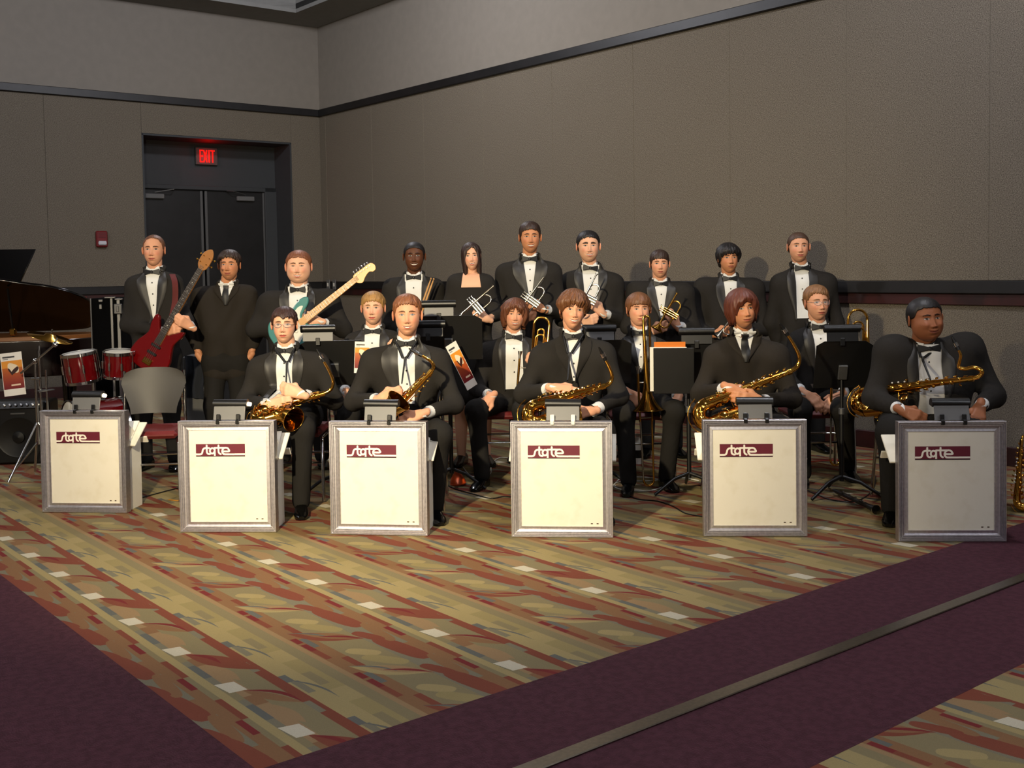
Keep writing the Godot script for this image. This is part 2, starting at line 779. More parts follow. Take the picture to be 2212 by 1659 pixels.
func make_materials() -> void:
	var weave := noise_tex(11, 0.13, 256, [[0.0, 0.25, 0.40, 0.68, 0.76, 1.0], [Color(0.55, 0.53, 0.51), Color(0.72, 0.71, 0.70), Color(0.84, 0.84, 0.84), Color(0.87, 0.87, 0.86), Color(1.0, 1.0, 0.98), Color(1, 1, 1)]], 2)
	var weave_n := noise_tex(12, 0.16, 256, [], 2, true, 3.0)
	mat("wall_fabric", Color(0.455, 0.42, 0.37), 0.95, 0.0, {"tex": weave, "tri": 2.6, "nrm": weave_n, "nscale": 0.4})
	var paint := noise_tex(13, 0.03, 256, [[0.0, 1.0], [Color(0.96, 0.96, 0.96), Color(1, 1, 1)]], 3)
	mat("wall_paint", Color(0.48, 0.455, 0.42), 0.9, 0.0, {"tex": paint, "tri": 0.7})
	mat("ceiling_paint", Color(0.50, 0.50, 0.49), 0.95, 0.0, {"tex": paint, "tri": 0.5})
	var wood := noise_tex(14, 0.012, 256, [[0.0, 0.5, 1.0], [Color(0.55, 0.5, 0.5), Color(0.9, 0.9, 0.9), Color(1.2, 1.1, 1.1)]], 4)
	mat("cherry", Color(0.20, 0.055, 0.045), 0.45, 0.0, {"tex": wood, "tri": 1.0})
	mat("dark_wood", Color(0.055, 0.045, 0.05), 0.5, 0.0, {"tex": wood, "tri": 1.0})
	mat("recess", Color(0.17, 0.18, 0.19), 0.7)
	mat("door_leaf", Color(0.05, 0.045, 0.05), 0.5, 0.0, {"tex": wood, "tri": 1.0})
	mat("steel", Color(0.62, 0.62, 0.62), 0.35, 1.0)
	mat("chrome", Color(0.80, 0.80, 0.80), 0.12, 1.0)
	mat("dull_metal", Color(0.42, 0.42, 0.42), 0.45, 0.8)
	mat("black_metal", Color(0.025, 0.025, 0.027), 0.45)
	mat("black_plastic", Color(0.03, 0.03, 0.032), 0.4)
	mat("brass", Color(0.90, 0.68, 0.30), 0.13, 1.0)
	mat("silver", Color(0.82, 0.81, 0.78), 0.14, 1.0)
	var grime := noise_tex(15, 0.02, 256, [[0.0, 0.45, 1.0], [Color(0.975, 0.97, 0.955), Color(1, 1, 1), Color(1, 1, 1)]], 4)
	mat("desk_white", Color(0.87, 0.85, 0.79), 0.38, 0.0, {"tex": grime, "tri": 1.3})
	var brush := noise_tex(16, 0.05, 256, [[0.0, 1.0], [Color(0.88, 0.88, 0.88), Color(1, 1, 1)]], 4)
	mat("frame_metal", Color(0.90, 0.89, 0.91), 0.40, 1.0, {"tex": brush, "tri": 3.0})
	mat("white_plain", Color(0.80, 0.79, 0.75), 0.6)
	mat("paper", Color(0.85, 0.84, 0.80), 0.8)
	var cloth_n := noise_tex(17, 0.2, 256, [], 2, true, 2.0)
	mat("wool", Color(0.155, 0.147, 0.14), 0.95, 0.0, {"tri": 6.0, "nrm": cloth_n, "nscale": 0.5, "spec": 0.2})
	mat("wool_brown", Color(0.165, 0.15, 0.135), 0.95, 0.0, {"tri": 6.0, "nrm": cloth_n, "nscale": 0.5, "spec": 0.2})
	mat("satin", Color(0.14, 0.132, 0.125), 0.55)
	mat("trouser", Color(0.135, 0.13, 0.125), 0.95, 0.0, {"tri": 6.0, "nrm": cloth_n, "nscale": 0.5, "spec": 0.2})
	mat("shirt", Color(0.83, 0.83, 0.82), 0.85)
	mat("tie_black", Color(0.06, 0.06, 0.065), 0.55)
	mat("shoe", Color(0.02, 0.02, 0.02), 0.2)
	mat("seat_red", Color(0.36, 0.05, 0.045), 0.55)
	mat("chair_grey", Color(0.23, 0.22, 0.205), 0.55)
	mat("lamp_grey", Color(0.36, 0.36, 0.36), 0.5)
	mat("skin", Color(1, 1, 1), 0.5, 0.0, {"vc": true, "spec": 0.35})
	mat("hair", Color(1, 1, 1), 0.55, 0.0, {"vc": true})
	mat("vc", Color(1, 1, 1), 0.5, 0.0, {"vc": true})


func build_room() -> void:
	var rx := room()
	var u0 := -7.0
	var v0 := -8.0
	# right wall: v = V_WALL, from u0 to U_WALL
	var w := struct("wall_right", "long beige wall with fabric panels above a dark wooden rail", rx)
	var b := MB.new()
	b.bx(Vector3(V_WALL + 0.115, CEIL * 0.5 + 0.1, -(u0 + U_WALL + 0.47) * 0.5), Vector3(0.2, CEIL + 0.2, U_WALL - u0 + 0.47))
	part(w, "core", b, mats.wall_paint)
	b = MB.new()
	b.bx(Vector3(0, 0, 0), Vector3(0.022, 2.34, 1.214), 0.005)
	var pm := b.mesh(mats.wall_fabric)
	var u := 5.331 + 1.213 * 7 - 0.0
	while u > u0:
		if u > U_WALL:
			u -= 1.213
			continue
		inst(w, "panel", pm, Transform3D(Basis(), Vector3(V_WALL + 0.004, 1.355 + 1.17, -(u - 0.607))))
		u -= 1.213
	# the piece between the last seam and the corner
	var ul := 5.331 + 1.213 * 7
	if ul > U_WALL:
		ul -= 1.213
	b = MB.new()
	b.bx(Vector3(V_WALL + 0.004, 1.355 + 1.17, -(ul + U_WALL) * 0.5), Vector3(0.022, 2.34, U_WALL - ul - 0.002), 0.005)
	part(w, "panel", b, mats.wall_fabric)
	b = MB.new()
	b.bx(Vector3(V_WALL + 0.006, 0.65, -(u0 + U_WALL) * 0.5), Vector3(0.02, 1.06, U_WALL - u0))
	part(w, "lower_wall", b, mats.wall_fabric)
	# left wall: u = U_WALL, with a recess for the doors between v = 5.29 and 7.41
	w = struct("wall_left", "beige fabric wall with a tall door recess near the corner", rx)
	b = MB.new()
	b.bx(Vector3((v0 + 5.29) * 0.5, CEIL * 0.5 + 0.1, -(U_WALL + 0.3)), Vector3(5.29 - v0, CEIL + 0.2, 0.56), 0.0)
	b.bx(Vector3((7.41 + V_WALL + 0.1) * 0.5, CEIL * 0.5 + 0.1, -(U_WALL + 0.3)), Vector3(V_WALL + 0.1 - 7.41, CEIL + 0.2, 0.56), 0.0)
	b.bx(Vector3(6.35, (3.305 + CEIL) * 0.5 + 0.1, -(U_WALL + 0.3)), Vector3(2.12, CEIL + 0.2 - 3.305, 0.56), 0.0)
	part(w, "core", b, mats.wall_paint)
	var edges := [v0, -4.0, -1.6, -0.78, 0.44, 1.66, 2.88, 4.10, 5.29]
	for k in edges.size() - 1:
		b = MB.new()
		b.bx(Vector3((edges[k] + edges[k + 1]) * 0.5, 1.355 + 1.17, -(U_WALL + 0.006)), Vector3(edges[k + 1] - edges[k] - 0.002, 2.34, 0.022), 0.003)
		part(w, "panel", b, mats.wall_fabric)
	b = MB.new()
	b.bx(Vector3((7.41 + V_WALL) * 0.5, 1.355 + 1.17, -(U_WALL + 0.006)), Vector3(V_WALL - 7.41 - 0.002, 2.34, 0.022), 0.003)
	part(w, "panel", b, mats.wall_fabric)
	b = MB.new()
	b.bx(Vector3(6.35, (3.305 + 3.695) * 0.5, -(U_WALL + 0.006)), Vector3(2.118, 3.695 - 3.307, 0.022), 0.003)
	part(w, "panel", b, mats.wall_fabric)
	b = MB.new()
	b.bx(Vector3((v0 + 5.29) * 0.5, 0.65, -(U_WALL + 0.008)), Vector3(5.29 - v0, 1.06, 0.02))
	b.bx(Vector3((7.41 + V_WALL) * 0.5, 0.65, -(U_WALL + 0.008)), Vector3(V_WALL - 7.41, 1.06, 0.02))
	part(w, "lower_wall", b, mats.wall_fabric)
	# the two walls behind the camera
	w = struct("wall_back", "plain beige wall behind the photographer", rx)
	b = MB.new()
	b.bx(Vector3((v0 + V_WALL) * 0.5, CEIL * 0.5 + 0.1, -(u0 - 0.1)), Vector3(V_WALL - v0 + 0.4, CEIL + 0.2, 0.2))
	part(w, "core", b, mats.wall_paint)
	w = struct("wall_side", "plain beige wall on the far side of the hall", rx)
	b = MB.new()
	b.bx(Vector3(v0 - 0.1, CEIL * 0.5 + 0.1, -(u0 + U_WALL) * 0.5), Vector3(0.2, CEIL + 0.2, U_WALL - u0 + 0.8))
	part(w, "core", b, mats.wall_paint)
	# ceiling: a flat soffit round a raised tray
	var c := struct("ceiling", "pale ceiling with a flat soffit round a raised tray", rx)
	var tu := 13.36
	var tv := 7.19
	var um := -6.2
	var vm := -7.2
	b = MB.new()
	b.bx(Vector3((v0 + V_WALL) * 0.5, CEIL + 0.06, -(tu + U_WALL + 0.3) * 0.5), Vector3(V_WALL - v0, 0.12, U_WALL + 0.3 - tu))
	b.bx(Vector3((v0 + V_WALL) * 0.5, CEIL + 0.06, -(u0 + um) * 0.5), Vector3(V_WALL - v0, 0.12, um - u0))
	b.bx(Vector3((tv + V_WALL) * 0.5, CEIL + 0.06, -(um + tu) * 0.5), Vector3(V_WALL - tv, 0.12, tu - um))
	b.bx(Vector3((vm + v0) * 0.5, CEIL + 0.06, -(um + tu) * 0.5), Vector3(vm - v0, 0.12, tu - um))
	part(c, "soffit", b, mats.ceiling_paint)
	b = MB.new()
	b.bx(Vector3((vm + tv) * 0.5, CEIL + 0.20, -(tu + 0.05)), Vector3(tv - vm + 0.2, 0.30, 0.1))
	b.bx(Vector3((vm + tv) * 0.5, CEIL + 0.20, -(um - 0.05)), Vector3(tv - vm + 0.2, 0.30, 0.1))
	b.bx(Vector3(tv + 0.05, CEIL + 0.20, -(um + tu) * 0.5), Vector3(0.1, 0.30, tu - um))
	b.bx(Vector3(vm - 0.05, CEIL + 0.20, -(um + tu) * 0.5), Vector3(0.1, 0.30, tu - um))
	part(c, "tray_side", b, mats.ceiling_paint)
	b = MB.new()
	b.bx(Vector3((vm + tv) * 0.5, CEIL + 0.36, -(um + tu) * 0.5), Vector3(tv - vm + 0.3, 0.1, tu - um + 0.3))
	part(c, "tray_top", b, mats.ceiling_paint)
	# picture rail and chair rail
	var t := struct("trim_1", "dark wooden picture rail running along the right wall", rx)
	b = MB.new()
	b.bx(Vector3(V_WALL - 0.02, 3.742, -(u0 + U_WALL) * 0.5), Vector3(0.05, 0.096, U_WALL - u0), 0.006)
	part(t, "rail", b, mats.dark_wood)
	t = struct("trim_2", "dark wooden picture rail running along the left wall", rx)
	b = MB.new()
	b.bx(Vector3((v0 + V_WALL) * 0.5, 3.742, -(U_WALL - 0.02)), Vector3(V_WALL - v0, 0.096, 0.05), 0.006)
	part(t, "rail", b, mats.dark_wood)
	t = struct("trim_3", "dark red wooden chair rail running along the right wall", rx)
	b = MB.new()
	b.bx(Vector3(V_WALL - 0.022, 1.307, -(u0 + U_WALL) * 0.5), Vector3(0.058, 0.10, U_WALL - u0), 0.008)
	part(t, "upper_moulding", b, mats.dark_wood)
	b = MB.new()
	b.bx(Vector3(V_WALL - 0.012, 1.215, -(u0 + U_WALL) * 0.5), Vector3(0.036, 0.084, U_WALL - u0), 0.004)
	part(t, "lower_board", b, mats.cherry)
	t = struct("trim_4", "dark red wooden chair rail running along the left wall", rx)
	b = MB.new()
	b.bx(Vector3((v0 + 5.29) * 0.5, 1.307, -(U_WALL - 0.022)), Vector3(5.29 - v0, 0.10, 0.058), 0.008)
	b.bx(Vector3((7.41 + V_WALL) * 0.5, 1.307, -(U_WALL - 0.022)), Vector3(V_WALL - 7.41, 0.10, 0.058), 0.008)
	part(t, "upper_moulding", b, mats.dark_wood)
	b = MB.new()
	b.bx(Vector3((v0 + 5.29) * 0.5, 1.215, -(U_WALL - 0.012)), Vector3(5.29 - v0, 0.084, 0.036), 0.004)
	b.bx(Vector3((7.41 + V_WALL) * 0.5, 1.215, -(U_WALL - 0.012)), Vector3(V_WALL - 7.41, 0.084, 0.036), 0.004)
	part(t, "lower_board", b, mats.cherry)
	t = struct("baseboard_right", "dark red wooden baseboard along the right wall", rx)
	b = MB.new()
	b.bx(Vector3(V_WALL - 0.012, 0.07, -(u0 + U_WALL) * 0.5), Vector3(0.03, 0.14, U_WALL - u0), 0.004)
	part(t, "board", b, mats.cherry)
	t = struct("baseboard_left", "dark red wooden baseboard along the left wall", rx)
	b = MB.new()
	b.bx(Vector3((v0 + 5.29) * 0.5, 0.07, -(U_WALL - 0.012)), Vector3(5.29 - v0, 0.14, 0.03), 0.004)
	part(t, "board", b, mats.cherry)


func carpet_tile() -> ImageTexture:
	var wpx := 768
	var hpx := 690
	var im := Image.create(wpx, hpx, false, Image.FORMAT_RGB8)
	var beige := Color8(136, 122, 84)
	var tan := Color8(127, 114, 77)
	var olive := Color8(113, 103, 76)
	var grey := Color8(104, 99, 82)
	var blue := Color8(84, 85, 80)
	var red := Color8(106, 58, 44)
	var brown := Color8(113, 84, 58)
	var maroon := Color8(100, 38, 38)
	var pink := Color8(128, 105, 76)
	var white := Color8(172, 165, 146)
	# bands across: [from, to, colour] in metres of the 0.9 m repeat
	var bands := [[0.0, 0.045, brown], [0.045, 0.07, olive], [0.07, 0.105, beige], [0.105, 0.135, grey], [0.135, 0.185, pink], [0.185, 0.275, olive], [0.275, 0.32, red], [0.32, 0.40, beige], [0.40, 0.47, tan], [0.47, 0.52, olive], [0.52, 0.545, pink], [0.545, 0.575, brown], [0.575, 0.63, brown], [0.63, 0.78, olive], [0.78, 0.9, grey]]
	for k in bands:
		im.fill_rect(Rect2i(0, int(k[0] / 0.9 * hpx), wpx, int((k[1] - k[0]) / 0.9 * hpx) + 2), k[2])
	# segments along the stripes: [p from, p to, q from, q to, colour]
	for k in 2:
		var o := 0.5 * k
		var seg := [[0.08 + o, 0.30 + o, 0.045, 0.07, red], [0.30 + o, 0.44 + o, 0.02, 0.045, maroon], [0.02 + o, 0.14 + o, 0.105, 0.135, olive], [0.20 + o, 0.36 + o, 0.105, 0.135, blue],
			[0.12 + o, 0.22 + o, 0.135, 0.185, brown], [0.30 + o, 0.42 + o, 0.275, 0.30, grey], [0.02 + o, 0.10 + o, 0.32, 0.35, blue], [0.10 + o, 0.24 + o, 0.33, 0.36, grey], [0.26 + o, 0.40 + o, 0.40, 0.47, beige], [0.05 + o, 0.2 + o, 0.40, 0.44, olive],
			[0.18 + o, 0.25 + o, 0.548, 0.575, maroon], [0.27 + o, 0.36 + o, 0.548, 0.575, maroon], [0.36 + o, 0.48 + o, 0.548, 0.575, red], [0.20 + o, 0.33 + o, 0.578, 0.605, blue], [0.0 + o, 0.16 + o, 0.60, 0.63, red],
			[0.02 + o, 0.2 + o, 0.86, 0.90, brown]]
		for s in seg:
			im.fill_rect(Rect2i(int(s[0] * wpx), int(s[2] / 0.9 * hpx), int((s[1] - s[0]) * wpx), int((s[3] - s[2]) / 0.9 * hpx) + 1), s[4])
	var polys := []
	for k in 2:
		var o := 0.5 * k
		polys.push_back([ell(0.0 + o, 0.700, 0.075, 0.032, 35.0), beige])
		polys.push_back([ell(0.13 + o, 0.72, 0.10, 0.035, 30.0), tan])
		polys.push_back([lens(Vector2(0.10 + o, 0.575), Vector2(0.36 + o, 0.785), 0.06, 0.035), red if k == 1 else beige])
		polys.push_back([lens(Vector2(0.14 + o, 0.615), Vector2(0.35 + o, 0.775), 0.03, 0.035), brown if k == 1 else pink])
		polys.push_back([lens(Vector2(0.10 + o, 0.572), Vector2(0.27 + o, 0.69), -0.016, 0.030), blue])
		polys.push_back([lens(Vector2(0.22 + o, 0.655), Vector2(0.37 + o, 0.785), -0.006, 0.026), maroon])
		polys.push_back([ell(0.06 + o, 0.838, 0.17, 0.042, 6.0), red])
		polys.push_back([ell(0.33 + o, 0.872, 0.14, 0.026, -4.0), brown])
		polys.push_back([ell(0.35 + o, 0.815, 0.085, 0.028, 16.0), red])
		# beside the white squares
		if k == 0:
			polys.push_back([lens(Vector2(0.05, 0.155), Vector2(0.30, 0.275), -0.03, 0.052), maroon])
			polys.push_back([lens(Vector2(0.05, 0.16), Vector2(0.30, 0.275), 0.03, 0.02), brown])
		else:
			polys.push_back([lens(Vector2(0.555, 0.155), Vector2(0.90, 0.30), 0.05, 0.05), red])
			polys.push_back([lens(Vector2(0.555, 0.155), Vector2(0.75, 0.22), -0.012, 0.035), maroon])
		polys.push_back([lens(Vector2(0.22 + o, 0.17), Vector2(0.46 + o, 0.20), 0.03, 0.03), pink])
		polys.push_back([lens(Vector2(0.06 + o, 0.325), Vector2(0.34 + o, 0.395), -0.02, 0.032), blue])
		polys.push_back([PackedVector2Array([Vector2(-0.06 + o, 0.105), Vector2(0.05 + o, 0.115), Vector2(0.06 + o, 0.18), Vector2(-0.045 + o, 0.175)]), white])
	for p in polys:
		fill_poly(im, p[0], p[1], wpx, hpx)
	# yarn grain
	var f := FastNoiseLite.new()
	f.seed = 5
	f.frequency = 0.35
	for y in hpx:
		for x in wpx:
			if ((x * 7 + y * 13) & 3) == 0:
				var c := im.get_pixel(x, y)
				var k := 1.0 + 0.22 * f.get_noise_2d(x, y)
				im.set_pixel(x, y, Color(c.r * k, c.g * k, c.b * k))
	im.generate_mipmaps()
	return ImageTexture.create_from_image(im)


func ell(cx: float, cy: float, rx: float, ry: float, deg: float) -> PackedVector2Array:
	var o := PackedVector2Array()
	var r := deg_to_rad(deg)
	for k in 18:
		var a := TAU * k / 18
		var ca := signf(cos(a)) * pow(absf(cos(a)), 0.7) * rx
		var sa := signf(sin(a)) * pow(absf(sin(a)), 0.7) * ry
		o.push_back(Vector2(cx + ca * cos(r) - sa * sin(r), cy + ca * sin(r) + sa * cos(r)))
	return o


func lens(a: Vector2, b: Vector2, up: float, dn: float) -> PackedVector2Array:
	var o := PackedVector2Array()
	var n := (b - a).orthogonal().normalized()
	for k in 11:
		var t := k / 10.0
		o.push_back(a.lerp(b, t) + n * up * sin(PI * t))
	for k in range(9, 0, -1):
		var t := k / 10.0
		o.push_back(a.lerp(b, t) - n * dn * sin(PI * t))
	return o


func fill_poly(im: Image, pl: PackedVector2Array, col: Color, wpx: int, hpx: int) -> void:
	var q := PackedVector2Array()
	var lo := 1e9
	var hi := -1e9
	for p in pl:
		var w := Vector2(p.x * wpx, p.y / 0.9 * hpx)
		q.push_back(w)
		lo = minf(lo, w.y)
		hi = maxf(hi, w.y)
	for y in range(int(ceil(lo)), int(hi) + 1):
		var xs := []
		for k in q.size():
			var a := q[k]
			var b := q[(k + 1) % q.size()]
			if (a.y <= y) != (b.y <= y):
				xs.push_back(a.x + (y - a.y) / (b.y - a.y) * (b.x - a.x))
		xs.sort()
		for k in range(0, xs.size() - 1, 2):
			for x in range(int(xs[k]), int(xs[k + 1]) + 1):
				im.set_pixel(posmod(x, wpx), posmod(y, hpx), col)


func build_floor() -> void:
	var rx := room()
	var f := struct("floor", "carpeted hall floor with striped leaf pattern inside plain maroon borders", rx)
	var pile := noise_tex(21, 0.3, 256, [], 2, true, 2.0)
	var cm := StandardMaterial3D.new()
	cm.albedo_texture = carpet_tile()
	cm.roughness = 0.95
	cm.metallic_specular = 0.2
	var fuzz := noise_tex(23, 0.05, 256, [[0.0, 1.0], [Color(0.82, 0.82, 0.82), Color(1.06, 1.06, 1.06)]], 4)
	var bm := mat("border_carpet", Color(0.28, 0.165, 0.195), 0.95, 0.0, {"tex": fuzz, "tri": 1.5, "nrm": pile, "nscale": 0.6, "spec": 0.2})
	# the slab under everything
	var b := MB.new()
	b.bx(Vector3(0, -0.12, -3.5), Vector3(16.4, 0.2, 21.8))
	part(f, "slab", b, mats.dull_metal)
	# patterned fields (v from, v to, u from, u to)
	for r in [[1.435, V_WALL, 3.03, U_WALL + 0.5], [0.9, V_WALL, -7.0, 1.955], [-8.0, 0.30, 3.03, U_WALL]]:
		b = MB.new()
		var p := [Vector3(r[0], 0, -r[2]), Vector3(r[1], 0, -r[2]), Vector3(r[1], 0, -r[3]), Vector3(r[0], 0, -r[3])]
		var uvs := []
		for q in p:
			uvs.push_back(Vector2(4.71 + q.z, (q.x - 1.52) / 0.9))
		b.uvquad(p[0], p[1], p[2], p[3], uvs)
		for k in 4:
			var a: Vector3 = p[k]
			var d: Vector3 = p[(k + 1) % 4]
			b.quad(a - Vector3(0, 0.02, 0), d - Vector3(0, 0.02, 0), d, a)
		part(f, "carpet_field", b, cm)
	for r in [[-8.0, V_WALL, 1.955, 3.03], [0.30, 1.435, 3.03, U_WALL], [-8.0, 0.9, -7.0, 1.955]]:
		b = MB.new()
		b.bx(Vector3((r[0] + r[1]) * 0.5, -0.0095, -(r[2] + r[3]) * 0.5), Vector3(r[1] - r[0], 0.02, r[3] - r[2]))
		part(f, "carpet_border", b, bm)
	var t := struct("trim_5", "brushed metal floor strip crossing the maroon carpet border", rx)
	b = MB.new()
	b.bx(Vector3(-0.1, 0.004, -2.495), Vector3(15.8, 0.008, 0.062), 0.003)
	part(t, "strip", b, mat("strip_metal", Color(0.50, 0.47, 0.42), 0.33, 1.0, {"tex": mats.frame_metal.albedo_texture, "tri": 3.0}))


func build_doors() -> void:
	var rx := room()
	var ud := U_WALL + 0.47
	var d := struct("door_1", "dark double door deep in a grey recess under a lit sign", rx)
	var b := MB.new()
	# recess lining
	b.bx(Vector3(5.29 + 0.012, 1.65, -(U_WALL + 0.235)), Vector3(0.024, 3.3, 0.47))
	b.bx(Vector3(7.41 - 0.012, 1.65, -(U_WALL + 0.235)), Vector3(0.024, 3.3, 0.47))
	b.bx(Vector3(6.35, 3.305 - 0.012, -(U_WALL + 0.235)), Vector3(2.12, 0.024, 0.47))
	part(d, "lining", b, mats.recess)
	b = MB.new()
	b.bx(Vector3(6.35, 2.99, -(ud + 0.03)), Vector3(2.12, 0.61, 0.06))
	part(d, "transom_panel", b, mats.recess)
	b = MB.new()
	b.bx(Vector3(5.345, 1.35, -(ud + 0.01)), Vector3(0.09, 2.70, 0.08), 0.006)
	b.bx(Vector3(7.30, 1.35, -(ud + 0.01)), Vector3(0.18, 2.70, 0.08), 0.006)
	b.bx(Vector3(6.35, 2.67, -(ud + 0.01)), Vector3(2.1, 0.06, 0.08), 0.006)
	part(d, "door_frame", b, mats.recess)
	for k in 2:
		b = MB.new()
		var x0: float = 5.39 + k * 0.925
		b.bx(Vector3(x0 + 0.455, 1.322, -(ud + 0.04)), Vector3(0.90, 2.63, 0.05), 0.003)
		var leaf := part(d, "door_leaf", b, mats.door_leaf)
		b = MB.new()
		var ex: float = x0 + (0.885 if k == 0 else 0.025)
		b.bx(Vector3(ex, 1.322, -(ud + 0.01)), Vector3(0.035, 2.62, 0.016), 0.002)
		part(leaf, "edge_strip", b, mats.dull_metal)
		if k == 1:
			b = MB.new()
			b.bx(Vector3(x0 + 0.885, 1.322, -(ud + 0.01)), Vector3(0.022, 2.62, 0.016), 0.002)
			part(leaf, "edge_strip", b, mats.dull_metal)
		# closer
		b = MB.new()
		var cx: float = x0 + (0.22 if k == 0 else 0.60)
		b.bx(Vector3(cx, 2.54, -(ud - 0.015)), Vector3(0.26, 0.065, 0.05), 0.008)
		var cl := part(leaf, "door_closer", b, mats.lamp_grey)
		b = MB.new()
		var sg := 1.0 if k == 0 else -1.0
		b.rod(Vector3(cx, 2.59, -(ud - 0.03)), Vector3(cx + sg * 0.22, 2.63, -(ud - 0.12)), 0.008, 6)
		b.rod(Vector3(cx + sg * 0.22, 2.63, -(ud - 0.12)), Vector3(cx + sg * 0.28, 2.64, -(ud - 0.01)), 0.008, 6)
		part(cl, "closer_arm", b, mats.dull_metal)
		b = MB.new()
		b.bx(Vector3(x0 + (0.78 if k == 0 else 0.12), 1.05, -(ud - 0.01)), Vector3(0.03, 0.3, 0.03), 0.006)
		part(leaf, "handle", b, mats.dull_metal)


func build_wall_fittings() -> void:
	var rx := room()
	var yaw := Basis(Vector3.UP, deg_to_rad(ROOM_YAW))
	# exit sign on the transom
	var p := rx * Vector3(6.345, 3.10, -(U_WALL + 0.47 - 0.03))
	var t := thing("exit_sign", "lit red EXIT sign in a grey box above the double door", "sign", Transform3D(yaw, p))
	var b := MB.new()
	b.bx(Vector3.ZERO, Vector3(0.315, 0.235, 0.05), 0.006)
	part(t, "housing", b, mat("sign_box", Color(0.24, 0.23, 0.22), 0.5))
	var glow := mat("exit_red", Color(0.9, 0.1, 0.05), 0.4, 0.0, {"emit": Color(1.0, 0.05, 0.02), "energy": 1.0})
	var x := -0.105
	for ch in ["E", "X", "I", "T"]:
		b = MB.new()
		var hh := 0.085
		var w := 0.05
		var st := 0.0155
		match ch:
			"E":
				b.bx(Vector3(x + st * 0.5, 0, 0.027), Vector3(st, hh * 2, 0.004))
				for yy in [-1.0, 0.0, 1.0]:
					b.bx(Vector3(x + w * 0.5 + 0.002, yy * (hh - st * 0.5), 0.0272), Vector3(w - 0.006, st, 0.004))
			"X":
				for sg in [-1.0, 1.0]:
					b.box(Transform3D(Basis(Vector3.BACK, sg * 0.27), Vector3(x + w * 0.5, 0, 0.027)), Vector3(st, hh * 2.02, 0.004))
			"I":
				b.bx(Vector3(x + w * 0.5, 0, 0.027), Vector3(st, hh * 2, 0.004))
				w = 0.045
			"T":
				b.bx(Vector3(x + w * 0.5, 0, 0.027), Vector3(st, hh * 2, 0.004))
				b.bx(Vector3(x + w * 0.5, hh - st * 0.5, 0.0272), Vector3(w + 0.012, st, 0.004))
		x += w + 0.006
		part(t, "letter", b, glow, "glowing red letter %s" % ch)
	var l := OmniLight3D.new()
	l.name = "sign_glow"
	t.add_child(l)
	l.position = Vector3(0, 0.0, 0.08)
	l.light_color = Color(1, 0.06, 0.03)
	l.light_energy = 0.05
	l.light_size = 0.08
	l.omni_range = 12.0
	l.omni_attenuation = 2.0
	l.shadow_enabled = true
	# fire alarm
	p = rx * Vector3(4.73, 1.95, -(U_WALL - 0.03))
	t = thing("fire_alarm", "small red fire alarm with strobe on the left wall", "alarm", Transform3D(yaw, p))
	b = MB.new()
	b.bx(Vector3.ZERO, Vector3(0.14, 0.20, 0.05), 0.012)
	part(t, "housing", b, mat("alarm_red", Color(0.40, 0.04, 0.06), 0.5))
	b = MB.new()
	b.bx(Vector3(0, -0.05, 0.03), Vector3(0.10, 0.05, 0.03), 0.01)
	part(t, "strobe", b, mat("strobe", Color(0.75, 0.75, 0.78), 0.15))
	b = MB.new()
	for k in 4:
		b.bx(Vector3(0, 0.02 + k * 0.018, 0.026), Vector3(0.09, 0.005, 0.004))
	part(t, "grille", b, mat("alarm_dark", Color(0.25, 0.02, 0.03), 0.6))
	# light switches on the chair rail by the corner
	for k in 2:
		p = rx * Vector3(V_WALL - 0.058, 1.315, -(13.76 - k * 0.17))
		t = thing("wall_plate", "grey switch plate on the chair rail near the corner", "switch", Transform3D(yaw * Basis(Vector3.UP, -PI / 2), p), "switch plates on the chair rail")
		b = MB.new()
		b.bx(Vector3.ZERO, Vector3(0.085, 0.14, 0.012), 0.004)
		part(t, "plate", b, mats.lamp_grey)
		b = MB.new()
		b.bx(Vector3(0, 0, 0.009), Vector3(0.03, 0.05, 0.01), 0.003)
		part(t, "rocker", b, mats.white_plain)


